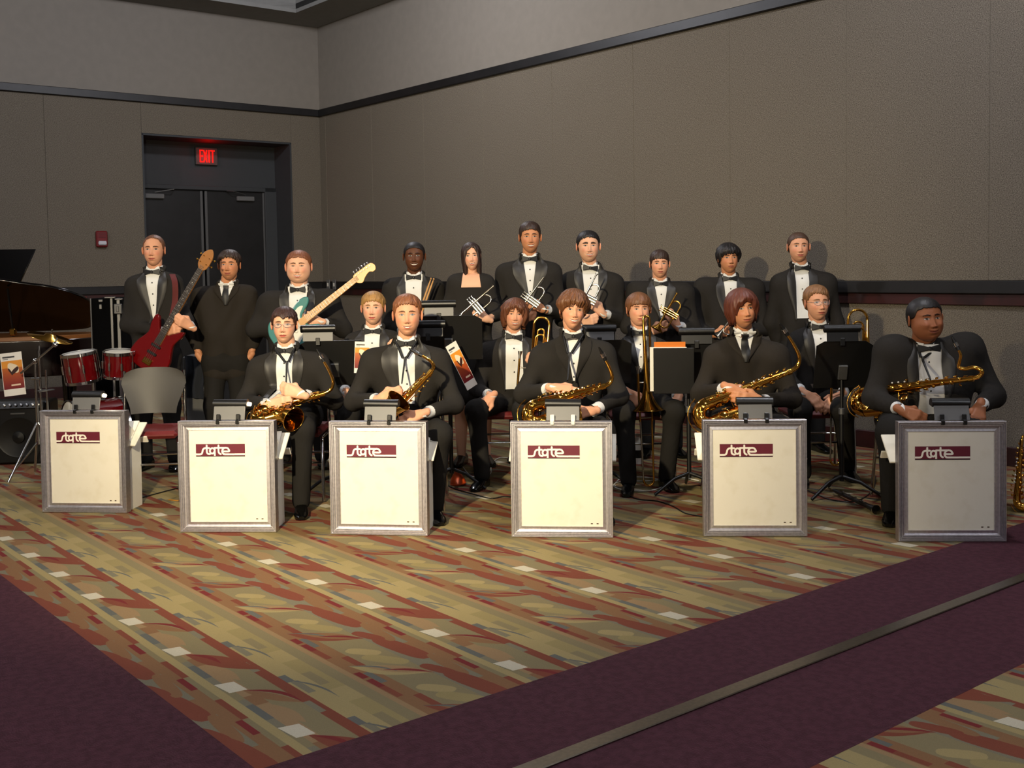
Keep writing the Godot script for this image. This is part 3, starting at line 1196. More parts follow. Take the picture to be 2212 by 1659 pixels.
# ---------------------------------------------------------------- front desks
func logo_texture() -> ImageTexture:
	var w := 768
	var h := 192
	var im := Image.create(w, h, false, Image.FORMAT_RGB8)
	im.fill(Color8(96, 22, 40))
	var white := Color8(232, 228, 214)
	var s := [
		[Vector2(0, 0.205), Vector2(0.085, 0.205), Vector2(0.118, 0.19), Vector2(0.132, 0.155), Vector2(0.142, 0.115), Vector2(0.165, 0.088), Vector2(0.20, 0.08), Vector2(0.235, 0.08)],
		[Vector2(0.222, 0.028), Vector2(0.222, 0.15), Vector2(0.235, 0.185), Vector2(0.262, 0.20), Vector2(0.285, 0.20)],
		[Vector2(0.19, 0.08), Vector2(0.27, 0.08)],
		[Vector2(0.375, 0.10), Vector2(0.345, 0.082), Vector2(0.312, 0.088), Vector2(0.29, 0.115), Vector2(0.287, 0.15), Vector2(0.305, 0.18), Vector2(0.335, 0.188), Vector2(0.365, 0.172), Vector2(0.378, 0.145)],
		[Vector2(0.383, 0.075), Vector2(0.383, 0.225)],
		[Vector2(0.462, 0.028), Vector2(0.462, 0.15), Vector2(0.478, 0.185), Vector2(0.505, 0.203)],
		[Vector2(0.40, 0.075), Vector2(0.60, 0.075)],
		[Vector2(0.535, 0.145), Vector2(0.672, 0.145), Vector2(0.668, 0.108), Vector2(0.645, 0.082), Vector2(0.60, 0.075), Vector2(0.56, 0.092), Vector2(0.538, 0.13), Vector2(0.54, 0.17), Vector2(0.565, 0.197), Vector2(0.61, 0.207), Vector2(1.0, 0.207)],
	]
	for k in s.size():
		var pts: Array = s[k] if s[k].size() < 3 else spline(s[k], 5)
		for j in pts.size() - 1:
			var a: Vector2 = pts[j] * w
			var b: Vector2 = pts[j + 1] * w
			var n := int(a.distance_to(b) / 3.0) + 1
			for i in n + 1:
				var q := a.lerp(b, float(i) / n)
				var r := 13.5
				for y in range(int(q.y - r), int(q.y + r) + 1):
					for x in range(int(q.x - r), int(q.x + r) + 1):
						if x >= 0 and y >= 0 and x < w and y < h and Vector2(x, y).distance_squared_to(q) < r * r:
							im.set_pixel(x, y, white)
	im.fill_rect(Rect2i(0, 181, w, 11), Color8(30, 12, 20))
	im.generate_mipmaps()
	return ImageTexture.create_from_image(im)


func build_desks() -> void:
	var w := 0.566
	var h := 0.645
	var t := thing("front_desk", "white bandstand desk in front of the empty grey chair", "music desk", Transform3D(), "bandstand desks in a row")
	var prof := [Vector2(0, -0.03), Vector2(0, 0.028), Vector2(0.0015, 0.030), Vector2(0.006, 0.030), Vector2(0.0075, 0.020), Vector2(0.0095, 0.020), Vector2(0.011, 0.0265), Vector2(0.015, 0.0265), Vector2(0.0165, 0.016), Vector2(0.0185, 0.016), Vector2(0.020, 0.022), Vector2(0.024, 0.022), Vector2(0.0255, 0.011), Vector2(0.0275, 0.011), Vector2(0.029, 0.017), Vector2(0.034, 0.016), Vector2(0.038, 0.005), Vector2(0.055, 0.008), Vector2(0.058, -0.002)]
	for side in 4:
		var b := MB.new()
		for k in prof.size() - 1:
			var c := []
			for e in [prof[k], prof[k + 1]]:
				var x: float = w * 0.5 - e.x
				var lo: float = e.x
				var hi: float = h - e.x
				match side:
					0: c.push_back([Vector3(-x, lo, e.y), Vector3(x, lo, e.y)])
					1: c.push_back([Vector3(x, lo, e.y), Vector3(x, hi, e.y)])
					2: c.push_back([Vector3(x, hi, e.y), Vector3(-x, hi, e.y)])
					3: c.push_back([Vector3(-x, hi, e.y), Vector3(-x, lo, e.y)])
			b.quad(c[0][0], c[0][1], c[1][1], c[1][0])
		part(t, "frame_bar", b, mats.frame_metal)
	var b := MB.new()
	b.bx(Vector3(0, h * 0.5, -0.008), Vector3(w - 0.11, h - 0.11, 0.02))
	var panel := part(t, "panel", b, mats.desk_white)
	b = MB.new()
	for sx in [0.165, 0.197]:
		b = MB.new()
		b.bx(Vector3(sx, 0.0725, 0.003), Vector3(0.011, 0.005, 0.002))
		part(panel, "screw", b, mat("screw_brown", Color(0.25, 0.17, 0.10), 0.6))
	var lm := StandardMaterial3D.new()
	lm.albedo_texture = logo_texture()
	lm.roughness = 0.5
	b = MB.new()
	var x0 := -w * 0.5 + 0.058 + 0.037
	var y1 := h - 0.058 - 0.078
	b.uvquad(Vector3(x0, y1 - 0.0725, 0.0035), Vector3(x0 + 0.29, y1 - 0.0725, 0.0035), Vector3(x0 + 0.29, y1, 0.0035), Vector3(x0, y1, 0.0035), [Vector2(0, 1), Vector2(1, 1), Vector2(1, 0), Vector2(0, 0)])
	b.bx(Vector3(x0 + 0.145, y1 - 0.03625, 0.0024), Vector3(0.29, 0.0725, 0.0018))
	part(panel, "logo_plate", b, lm, "maroon plate with the white word state")
	for sg in [-1.0, 1.0]:
		b = MB.new()
		var o := PackedVector2Array([Vector2(0.0, 0.0), Vector2(0.0, 0.555), Vector2(-0.05, 0.545), Vector2(-0.21, 0.44), Vector2(-0.21, 0.0)])
		var bs := Basis(Vector3.UP, -PI / 2 - (0.0 if sg > 0.0 else 0.30))
		b.extrude(o, 0.012, Transform3D(bs, Vector3(sg * (w * 0.5 - 0.018) - 0.006, 0.0, -0.028)), 0.0, false)
		part(t, "side_panel", b, mats.desk_white)
	b = MB.new()
	b.box(Transform3D(Basis(Vector3.RIGHT, 0.62), Vector3(0, 0.475, -0.155)), Vector3(w + 0.04, 0.012, 0.22), 0.003)
	b.box(Transform3D(Basis(Vector3.RIGHT, 0.62), Vector3(0, 0.43, -0.245)), Vector3(w + 0.04, 0.05, 0.012), 0.003)
	part(t, "music_shelf", b, mats.desk_white)
	b = MB.new()
	b.box(Transform3D(Basis(Vector3.RIGHT, 0.62) * Basis(Vector3.UP, 0.06), Vector3(0.08, 0.487, -0.15)), Vector3(0.36, 0.010, 0.19), 0.0)
	part(t, "sheet_music", b, mats.paper)
	# placed: bottom corners on the carpet
	var rows := [[97, 1105, 278, 1107], [393, 1148, 600, 1148], [715, 1152, 929, 1156], [1105, 1158, 1326, 1160], [1519, 1157, 1742, 1157], [1938, 1168, 2170, 1168]]
	var labels := ["white bandstand desk in front of the empty grey chair", "white bandstand desk in front of the alto saxophonist wearing glasses", "white bandstand desk before the smiling short-haired saxophonist", "white bandstand desk before the grinning saxophonist with shaggy brown hair", "white bandstand desk before the tenor saxophonist in a dark three-piece suit", "white bandstand desk in shade before the large baritone saxophonist"]
	var lamp_labels := ["small lit lamp clipped on the desk before the empty chair", "small lit lamp clipped on the desk of the saxophonist wearing glasses", "small grey lamp clipped on the desk before the saxophonist holding his bell", "small lamp with pale clips on the desk before the shaggy-haired saxophonist", "small grey lamp clipped on the desk of the tenor saxophonist", "small dark lamp clipped on the shaded desk of the baritone saxophonist"]
	for k in 6:
		var r: Array = rows[k]
		var pl := on_floor(r[0], r[1])
		var pr := on_floor(r[2], r[3])
		var d := pr - pl
		var yaw := atan2(-d.z, d.x)
		var xf := Transform3D(Basis(Vector3.UP, yaw) * Basis(Vector3.RIGHT, -0.02), (pl + pr) * 0.5 + Vector3(0, 0.002, 0))
		if k == 0:
			t.transform = xf
		else:
			copy(t, xf, labels[k])
		desk_lamp(xf * Transform3D(Basis(), Vector3(0.01, h, 0.0)), lamp_labels[k], k < 2, k == 3)


func desk_lamp(xf: Transform3D, label: String, lit: bool, pale: bool) -> void:
	var t := thing("desk_lamp", label, "lamp", xf, "lamps clipped on the bandstand desks")
	var b := MB.new()
	var tilt := Transform3D(Basis(Vector3.RIGHT, -0.25), Vector3(0, 0.045, -0.012))
	b.box(tilt, Vector3(0.185, 0.085, 0.006), 0.002)
	part(t, "back_plate", b, mats.lamp_grey)
	b = MB.new()
	# half-round hood over the tube
	var rows := []
	for e in [0, 1]:
		var x: float = -0.10 + 0.20 * e
		var row := []
		for k in 13:
			var a := deg_to_rad(-40.0 + 20.0 * k)
			row.push_back(Vector3(x, 0.092 + sin(a) * 0.028, -0.045 + cos(a) * 0.03))
		rows.push_back(row)
	b.grid(rows, false, true)
	for e in [-1.0, 1.0]:
		var pts := []
		for k in 13:
			var a := deg_to_rad(-40.0 + 20.0 * k)
			pts.push_back(Vector3(e * 0.10, 0.092 + sin(a) * 0.028, -0.045 + cos(a) * 0.03))
		b.poly(pts, Vector3(0, 0.092, -0.045))
	part(t, "hood", b, mats.black_plastic)
	for sg in [-1.0, 1.0]:
		b = MB.new()
		b.box(Transform3D(Basis(Vector3.RIGHT, -0.1), Vector3(sg * 0.058, 0.018, 0.012)), Vector3(0.024, 0.04, 0.01), 0.003)
		b.bx(Vector3(sg * 0.058, -0.006, 0.014), Vector3(0.02, 0.024, 0.04), 0.003)
		b.bx(Vector3(sg * 0.058, -0.006, -0.036), Vector3(0.02, 0.024, 0.01), 0.003)
		b.bx(Vector3(sg * 0.058, 0.006, -0.008), Vector3(0.02, 0.008, 0.06), 0.003)
		part(t, "clip", b, mats.paper if pale else mats.black_plastic)
	b = MB.new()
	b.tube([Vector3(-0.085, 0.085, -0.05), Vector3(0.085, 0.085, -0.05)], 0.011, 10)
	part(t, "bulb", b, mats.white_plain)
	if lit:
		b = MB.new()
		b.tube([Vector3(0.104, 0.092, -0.035), Vector3(0.122, 0.09, -0.03)], [0.013, 0.011], 10)
		part(t, "bright_end", b, mat("lamp_end", Color(1, 0.95, 0.85), 0.3, 0.0, {"emit": Color(1.0, 0.93, 0.8), "energy": 2.5}))  # bright spot at the right end of the lamp, made to glow
		var l := OmniLight3D.new()
		l.name = "bulb_light"
		t.add_child(l)
		l.position = Vector3(0.15, 0.085, -0.02)
		l.light_color = Color(1.0, 0.9, 0.75)
		l.light_energy = 0.012
		l.light_size = 0.02
		l.omni_range = 10.0
		l.omni_attenuation = 2.0
		l.shadow_enabled = true


# ---------------------------------------------------------------- wire music stands of the rear rows
func poster_texture() -> ImageTexture:
	var w := 160
	var h := 320
	var im := Image.create(w, h, false, Image.FORMAT_RGB8)
	im.fill(Color8(225, 220, 210))
	for y in range(60, 270):
		var f := (y - 60) / 210.0
		var c := Color8(205, 120, 30).lerp(Color8(110, 22, 30), f)
		if f < 0.25:
			c = Color8(215, 140, 45)
		im.fill_rect(Rect2i(4, y, w - 8, 1), c)
	im.fill_rect(Rect2i(16, 26, 90, 12), Color8(60, 60, 60))
	im.fill_rect(Rect2i(16, 44, 40, 5), Color8(120, 120, 120))
	fill_px(im, ell(0.55, 0.36, 0.26, 0.10, 12.0), Color8(222, 205, 175))
	fill_px(im, ell(0.62, 0.42, 0.18, 0.05, -20.0), Color8(50, 25, 20))
	fill_px(im, ell(0.40, 0.44, 0.12, 0.03, 40.0), Color8(50, 25, 20))
	im.fill_rect(Rect2i(60, 236, 70, 12), Color8(225, 200, 170))
	im.generate_mipmaps()
	return ImageTexture.create_from_image(im)


func fill_px(im: Image, pl: PackedVector2Array, col: Color) -> void:
	fill_poly(im, pl, col, im.get_width(), int(im.get_height() * 0.9))


func music_stand(base: Vector3, yaw: float, desk_y: float, label: String, opts := {}) -> Node3D:
	var t := thing("music_stand", label, "music stand", Transform3D(Basis(Vector3.UP, yaw), base), "black music stands of the rear rows")
	var bm: Material = mats.black_metal
	var b := MB.new()
	b.rod(Vector3(0, 0.10, 0), Vector3(0, 0.55, 0), 0.015, 10)
	b.rod(Vector3(0, 0.50, 0), Vector3(0, desk_y - 0.02, 0), 0.011, 10)
	part(t, "pole", b, bm)
	b = MB.new()
	b.lathe(Transform3D(Basis(), Vector3(0, 0.53, 0)), [Vector2(0.014, 0), Vector2(0.021, 0.004), Vector2(0.021, 0.04), Vector2(0.014, 0.044)], 10)
	part(t, "collar", b, mats.dull_metal)
	for k in 3:
		b = MB.new()
		var a := TAU * k / 3.0 + 0.5
		var d := Vector3(cos(a), 0, sin(a))
		b.tube([Vector3(0, 0.13, 0), d * 0.12 + Vector3(0, 0.10, 0), d * 0.27 + Vector3(0, 0.012, 0)], [0.013, 0.012, 0.010], 8)
		part(t, "leg", b, bm)
	var tilt := Basis(Vector3.RIGHT, 0.30)
	var dx := Transform3D(tilt, Vector3(0, desk_y, 0.02))
	b = MB.new()
	var w: float = opts.get("w", 0.50)
	var o := PackedVector2Array([Vector2(-w * 0.5, -0.13), Vector2(w * 0.5, -0.13), Vector2(w * 0.5, 0.16), Vector2(w * 0.5 - 0.05, 0.19), Vector2(-w * 0.5 + 0.05, 0.19), Vector2(-w * 0.5, 0.16)])
	b.extrude(o, 0.004, dx, 0.0, false)
	part(t, "desk", b, bm)
	b = MB.new()
	b.box(dx * Transform3D(Basis(), Vector3(0, -0.13, -0.03)), Vector3(w, 0.004, 0.06))
	part(t, "lip", b, bm)
	b = MB.new()
	b.box(dx * Transform3D(Basis(), Vector3(0, -0.02, 0.012)), Vector3(0.06, 0.10, 0.02), 0.005)
	part(t, "bracket", b, mats.dull_metal)
	b = MB.new()
	b.box(dx * Transform3D(Basis(), Vector3(0.0, 0.01, -0.008)), Vector3(w * 0.8, 0.27, 0.012))
	part(t, "sheet_music", b, mats.paper)
	if opts.has("lamp"):
		stand_lamp(t.transform * dx * Transform3D(tilt.inverse(), Vector3(opts.lamp, 0.185, 0.0)), opts.lamp_label, opts.get("plate", true))
	return t


func stand_lamp(xf: Transform3D, label: String, plate: bool) -> void:
	var t := thing("stand_lamp", label, "lamp", xf, "tube lamps on the rear music stands")
	var b := MB.new()
	b.tube([Vector3(-0.115, 0.085, 0.0), Vector3(-0.112, 0.085, 0.0), Vector3(0.112, 0.085, 0.0), Vector3(0.115, 0.085, 0.0)], [0.02, 0.026, 0.026, 0.02], 14)
	part(t, "hood", b, mats.black_plastic)
	b = MB.new()
	b.box(Transform3D(Basis(Vector3.RIGHT, -0.1), Vector3(0, 0.032, 0.012)), Vector3(0.20, 0.06, 0.006), 0.002)
	part(t, "back_plate", b, mats.lamp_grey if plate else mats.black_plastic)
	b = MB.new()
	b.bx(Vector3(0, 0.0, 0.014), Vector3(0.03, 0.05, 0.012), 0.003)
	b.bx(Vector3(0, 0.012, -0.008), Vector3(0.03, 0.012, 0.05), 0.003)
	part(t, "clip", b, mats.black_plastic)


func poster(xf: Transform3D, size: Vector2, label: String) -> void:
	var t := thing("poster", label, "poster", xf, "orange printed leaflets")
	if not mats.has("poster"):
		var m := StandardMaterial3D.new()
		m.albedo_texture = poster_texture()
		m.roughness = 0.35
		mats["poster"] = m
	var b := MB.new()
	var h := size * 0.5
	b.uvquad(Vector3(-h.x, -h.y, 0.002), Vector3(h.x, -h.y, 0.002), Vector3(h.x, h.y, 0.002), Vector3(-h.x, h.y, 0.002), [Vector2(0, 1), Vector2(1, 1), Vector2(1, 0), Vector2(0, 0)])
	part(t, "print", b, mats.poster)
	b = MB.new()
	b.bx(Vector3(0, 0, -0.0005), Vector3(size.x, size.y, 0.004))
	part(t, "sheet", b, mats.paper)


func build_music_stands() -> void:
	# desk height follows from the photograph: y of the desk centre at its depth
	var p := at(724, 792, 7.42)
	music_stand(Vector3(p.x, 0, p.z), 0.05, p.y, "black music stand between the glasses-wearing saxophonist and the blond trombonist", {"lamp": -0.10, "lamp_label": "tube lamp on the stand before the blond trombonist", "w": 0.46})
	var q := at(782, 772, 7.33)
	poster(Transform3D(Basis(Vector3.UP, 0.1) * Basis(Vector3.BACK, -0.05), q), Vector2(0.10, 0.21), "orange leaflet hanging on the stand before the blond trombonist")
	p = at(970, 738, 7.55)
	music_stand(Vector3(p.x, 0, p.z), 0.0, p.y, "black music stand in front of the woman with the trumpet", {"lamp": -0.06, "lamp_label": "tube lamp with grey plate on the stand before the woman", "w": 0.46})
	stand_lamp(Transform3D(Basis(), at(925, 728, 7.3)), "low tube lamp beside the head of the smiling short-haired saxophonist", false)
	q = at(997, 790, 7.40)
	poster(Transform3D(Basis(Vector3.UP, 0.5) * Basis(Vector3.BACK, 0.48), q), Vector2(0.085, 0.34), "narrow slanting leaflet hanging from the stand before the woman")
	p = at(1284, 790, 7.55)
	music_stand(Vector3(p.x, 0, p.z), 0.0, p.y, "black music stand behind the shaggy-haired saxophonist", {"lamp": 0.03, "lamp_label": "tube lamp with grey plate at the shaggy-haired saxophonist's shoulder"})
	p = at(1487, 800, 7.25)
	music_stand(Vector3(p.x, 0, p.z), -0.1, p.y, "black music stand holding an orange folder beside the gold trombone", {"lamp": 0.05, "lamp_label": "dark tube lamp on the stand with the orange folder", "plate": false, "w": 0.42})
	var fd := thing("music_folder", "orange-topped folder with white sheets leaning on the trombonist's stand", "folder", Transform3D(Basis(Vector3.UP, -0.12) * Basis(Vector3.RIGHT, 0.1), at(1447, 801, 7.10)))
	var b := MB.new()
	b.bx(Vector3(0.025, 0, 0.004), Vector3(0.26, 0.30, 0.006), 0.002)
	part(fd, "cover", b, mats.black_plastic)
	b = MB.new()
	b.bx(Vector3(-0.01, 0.01, -0.004), Vector3(0.235, 0.29, 0.006))
	part(fd, "sheet", b, mats.paper)
	b = MB.new()
	b.bx(Vector3(0.0, 0.150, -0.010), Vector3(0.20, 0.075, 0.004))
	part(fd, "divider", b, mat("orange_card", Color(0.78, 0.42, 0.08), 0.5))
	p = at(1818, 796, 7.05)
	music_stand(Vector3(p.x, 0, p.z), 0.0, p.y, "black music stand in front of the trombonist wearing glasses", {"lamp": -0.02, "lamp_label": "tube lamp on the stand before the trombonist wearing glasses", "w": 0.36, "plate": false})


# ---------------------------------------------------------------- chairs
func chair(xf: Transform3D, label: String) -> Node3D:
	var t := thing("stacking_chair", label, "chair", xf, "grey-backed stacking chairs with red seats")
	var b := MB.new()
	b.bx(Vector3(0, 0.45, 0.0), Vector3(0.43, 0.05, 0.42), 0.02)
	part(t, "seat", b, mats.seat_red)
	b = MB.new()
	var rows := []
	var rows2 := []
	for r in 9:
		var f := r / 8.0
		var y := 0.55 + 0.31 * f
		var hw := lerpf(0.15, 0.215, smoothstep(0.0, 0.75, f)) * (1.0 if f < 0.85 else 1.0 - (f - 0.85) * 0.9)
		var row := []
		var row2 := []
		for k in 11:
			var s := k / 10.0 * 2.0 - 1.0
			var z := -0.20 - 0.05 * f + 0.05 * s * s
			var yy := y - (0.03 * s * s * s * s if f > 0.7 else 0.0)
			row.push_back(Vector3(s * hw, yy, z + 0.006))
			row2.push_back(Vector3(s * hw, yy, z - 0.006))
		rows.push_back(row)
		rows2.push_back(row2)
	b.grid(rows, false, true)
	b.grid(rows2, false, false)
	part(t, "backrest", b, mats.chair_grey)
	for sg in [-1.0, 1.0]:
		b = MB.new()
		b.tube(spline([Vector3(sg * 0.20, 0.84, -0.215), Vector3(sg * 0.20, 0.66, -0.205), Vector3(sg * 0.205, 0.45, -0.19), Vector3(sg * 0.22, 0.01, -0.25)], 4), 0.011, 8)
		part(t, "leg", b, mats.chrome)
		b = MB.new()
		b.tube([Vector3(sg * 0.215, 0.42, -0.15), Vector3(sg * 0.215, 0.42, 0.17), Vector3(sg * 0.22, 0.39, 0.195), Vector3(sg * 0.225, 0.01, 0.22)], 0.011, 8)
		part(t, "leg", b, mats.chrome)
	for sz in [-0.21, 0.205]:
		b = MB.new()
		b.rod(Vector3(-0.218, 0.26, sz), Vector3(0.218, 0.26, sz), 0.008, 6)
		part(t, "stretcher", b, mats.chrome)
	return t


func build_chairs() -> void:
	var p := at(321, 860, 7.35)
	chair(Transform3D(Basis(Vector3.UP, 0.12), Vector3(p.x, 0, p.z)), "empty grey-backed chair with red seat behind the first desk")


# ---------------------------------------------------------------- piano, drums, amplifier and cases on the left
func build_left_corner() -> void:
	# grand piano, tail towards the bassist
	var tip := at(192, 700, 9.5)
	var t := thing("grand_piano", "black grand piano with its lid raised beside the left wall", "piano", Transform3D(Basis(Vector3.UP, 0.06), Vector3(tip.x, 0, -9.5)))
	var pb := mat("piano_black", Color(0.012, 0.010, 0.011), 0.12, 0.0, {"coat": 0.6})
	var plan: Array = spline([Vector2(-1.75, -0.60), Vector2(-0.45, -0.60), Vector2(-0.12, -0.52), Vector2(0.0, -0.28), Vector2(-0.06, -0.04), Vector2(-0.26, 0.14), Vector2(-0.55, 0.24), Vector2(-0.85, 0.38), Vector2(-1.15, 0.70), Vector2(-1.75, 0.80)], 5)
	var o := PackedVector2Array()
	for q in plan:
		o.push_back(q)
	var b := MB.new()
	b.extrude(o, 0.31, Transform3D(Basis(Vector3(1, 0, 0), Vector3(0, 0, 1), Vector3(0, -1, 0)), Vector3(0, 0.96, 0)), 0.01)
	part(t, "case", b, mat("piano_case", Color(0.06, 0.015, 0.014), 0.2, 0.0, {"coat": 0.5}))
	b = MB.new()
	b.extrude(o, 0.03, Transform3D(Basis(Vector3(0.985, 0, 0), Vector3(0, 0, 0.985), Vector3(0, -1, 0)), Vector3(-0.012, 0.988, 0)), 0.0)
	part(t, "rim", b, mat("piano_rim", Color(0.52, 0.33, 0.17), 0.4))
	b = MB.new()
	b.bx(Vector3(-0.60, 1.03, 0.10), Vector3(0.05, 0.06, 0.05), 0.008)
	part(t, "lid_catch", b, mats.brass)
	# lid hinged along the far straight side
	b = MB.new()
	var lid := PackedVector2Array()
	for q in plan:
		lid.push_back(Vector2(q.x, q.y + 0.60))
	var lb := Transform3D(Basis(Vector3(1, 0, 0), Vector3(0, sin(0.56), cos(0.56)), Vector3(0, cos(0.56), -sin(0.56)) * -1.0), Vector3(0, 1.02, -0.60))
	b.extrude(lid, 0.025, lb, 0.006)
	part(t, "lid", b, pb)
	b = MB.new()
	b.extrude(PackedVector2Array([Vector2(-1.75, 0.0), Vector2(-0.52, 0.0), Vector2(-0.40, 0.30), Vector2(-1.75, 0.30)]), 0.025, Transform3D(Basis(Vector3.RIGHT, -0.2), Vector3(-0.12, 1.44, -0.22)), 0.004)
	part(t, "lid_flap", b, pb)
	b = MB.new()
	b.rod(Vector3(-0.62, 0.99, 0.05), Vector3(-0.64, 1.40, 0.08), 0.01, 6)
	part(t, "prop_stick", b, pb)
	for q in [Vector3(-0.30, 0, -0.35), Vector3(-1.5, 0, 0.5), Vector3(-1.5, 0, -0.4)]:
		b = MB.new()
		b.tube([q, q + Vector3(0, 0.05, 0), q + Vector3(0, 0.1, 0), q + Vector3(0, 0.66, 0)], [0.025, 0.03, 0.045, 0.07], 8)
		part(t, "leg", b, pb)
	# combo amplifier
	var p := at(40, 1003, 8.7)
	p = on_floor(42, 1004)
	t = thing("guitar_amplifier", "black combo amplifier with a round speaker on the floor under the piano", "amplifier", Transform3D(Basis(Vector3.UP, 0.12), p))
	b = MB.new()
	b.bx(Vector3(0, 0.255, -0.14), Vector3(0.48, 0.50, 0.26), 0.015)
	part(t, "cabinet", b, mats.black_plastic)
	b = MB.new()
	b.box(Transform3D(Basis(Vector3.RIGHT, -0.3), Vector3(0, 0.475, 0.0)), Vector3(0.42, 0.05, 0.012), 0.002)
	var cp := part(t, "control_panel", b, mat("amp_panel", Color(0.07, 0.07, 0.07), 0.4))
	for k in 9:
		b = MB.new()
		b.lathe(Transform3D(Basis(Vector3.RIGHT, PI / 2 - 0.3), Vector3(-0.18 + k * 0.043, 0.478, 0.006)), [Vector2(0.012, 0), Vector2(0.012, 0.012), Vector2(0.008, 0.014), Vector2(0, 0.014)], 8)
		part(cp, "knob", b, mats.steel)
	b = MB.new()
	b.lathe(Transform3D(Basis(Vector3.RIGHT, PI / 2), Vector3(0, 0.22, -0.006)), [Vector2(0.15, 0), Vector2(0.16, 0.012), Vector2(0.145, 0.008), Vector2(0.05, -0.004), Vector2(0.045, 0.012), Vector2(0, 0.02)], 24)
	part(t, "speaker", b, mat("amp_cone", Color(0.05, 0.05, 0.05), 0.35))
	b = MB.new()
	b.bx(Vector3(0, 0.41, -0.004), Vector3(0.11, 0.014, 0.008), 0.002)
	part(t, "name_plate", b, mats.dull_metal)
	# leaflet on the left edge
	poster(Transform3D(Basis(Vector3.UP, 0.15) * Basis(Vector3.BACK, 0.10) * Basis(Vector3.RIGHT, -0.1), at(28, 808, 8.3)), Vector2(0.155, 0.325), "orange leaflet standing in front of the grand piano")
	# road case
	p = at(232, 745, 9.1)
	t = thing("road_case", "tall black road case with aluminium edges behind the drums", "case", Transform3D(Basis(Vector3.UP, 0.1), Vector3(p.x, 0, p.z)))
	b = MB.new()
	b.bx(Vector3(0, 0.66, -0.2), Vector3(0.24, 1.30, 0.4), 0.006)
	part(t, "body", b, mat("case_black", Color(0.02, 0.02, 0.022), 0.85, 0.0, {"spec": 0.15}))
	for e in [[-0.12, 0.012], [0.045, 0.022], [0.10, 0.028]]:
		b = MB.new()
		b.bx(Vector3(e[0], 0.66, 0.004), Vector3(e[1], 1.30, 0.012), 0.003)
		part(t, "edge_rail", b, mats.steel if e[0] > 0 else mats.dull_metal)
	b = MB.new()
	b.bx(Vector3(0.035, 1.315, 0.0), Vector3(0.085, 0.012, 0.04), 0.003)
	b.bx(Vector3(0.105, 1.30, 0.0), Vector3(0.06, 0.012, 0.04), 0.003)
	part(t, "corner_cap", b, mats.steel)
	b = MB.new()
	b.bx(Vector3(0.10, 1.22, 0.018), Vector3(0.065, 0.085, 0.025), 0.006)
	b.bx(Vector3(0.10, 1.22, 0.034), Vector3(0.02, 0.05, 0.012), 0.003)
	part(t, "latch", b, mats.dull_metal)
	b = MB.new()
	b.bx(Vector3(-0.04, 1.29, 0.008), Vector3(0.035, 0.02, 0.01), 0.003)
	b.bx(Vector3(-0.042, 1.24, 0.008), Vector3(0.022, 0.04, 0.01), 0.003)
	part(t, "handle", b, mats.steel)
	# grey cabinet behind the standing players
	p = at(452, 870, 9.2)
	t = thing("speaker_cabinet", "pale grey cabinet draped with a blue cloth behind the man without instrument", "cabinet", Transform3D(Basis(Vector3.UP, 0.05), Vector3(p.x, 0, p.z)))
	b = MB.new()
	b.bx(Vector3(0, 0.41, -0.15), Vector3(0.42, 0.80, 0.3), 0.01)
	part(t, "body", b, mat("cab_grey", Color(0.27, 0.27, 0.27), 0.6))
	b = MB.new()
	var rows := []
	for r in 8:
		var row := []
		for k in 9:
			var s := k / 8.0
			row.push_back(Vector3(-0.19 + 0.16 * s + 0.01 * sin(r * 0.9), 0.822 - r * 0.05 - 0.02 * s, 0.012 + 0.012 * sin(s * 14.0) + 0.002 * r))
		rows.push_back(row)
	b.grid(rows, false, false)
	part(t, "cloth", b, mat("blue_cloth", Color(0.05, 0.07, 0.11), 0.9))
	build_drums()


func drum(parent: Node3D, called: String, xf: Transform3D, r: float, h: float, lugs: int) -> void:
	var shell := mat("drum_red", Color(0.33, 0.015, 0.028), 0.12, 0.0, {"coat": 0.8})
	var b := MB.new()
	b.lathe(xf, [Vector2(r, 0), Vector2(r, h)], 28)
	var s := part(parent, called, b, shell)
	for e in [0.0, h]:
		b = MB.new()
		b.lathe(xf, [Vector2(r + 0.002, e - 0.012), Vector2(r + 0.010, e - 0.010), Vector2(r + 0.010, e + 0.010), Vector2(r + 0.002, e + 0.012)], 28)
		part(s, "hoop", b, mats.chrome)
	b = MB.new()
	b.lathe(xf, [Vector2(r, h), Vector2(r - 0.006, h + 0.003), Vector2(0, h + 0.003)], 28)
	part(s, "drumhead", b, mats.white_plain)
	b = MB.new()
	b.lathe(xf, [Vector2(0, 0), Vector2(r, 0)], 28)
	part(s, "drumhead", b, mats.white_plain)
	for k in lugs:
		var a := TAU * k / lugs + 0.3
		var d := Vector3(cos(a), 0, sin(a))
		b = MB.new()
		b.rod(xf * (d * (r + 0.009) + Vector3(0, -0.005, 0)), xf * (d * (r + 0.009) + Vector3(0, h + 0.012, 0)), 0.003, 6)
		b.rod(xf * (d * (r + 0.010) + Vector3(0, h * 0.35, 0)), xf * (d * (r + 0.010) + Vector3(0, h * 0.65, 0)), 0.010, 8)
		part(s, "lug", b, mats.chrome)


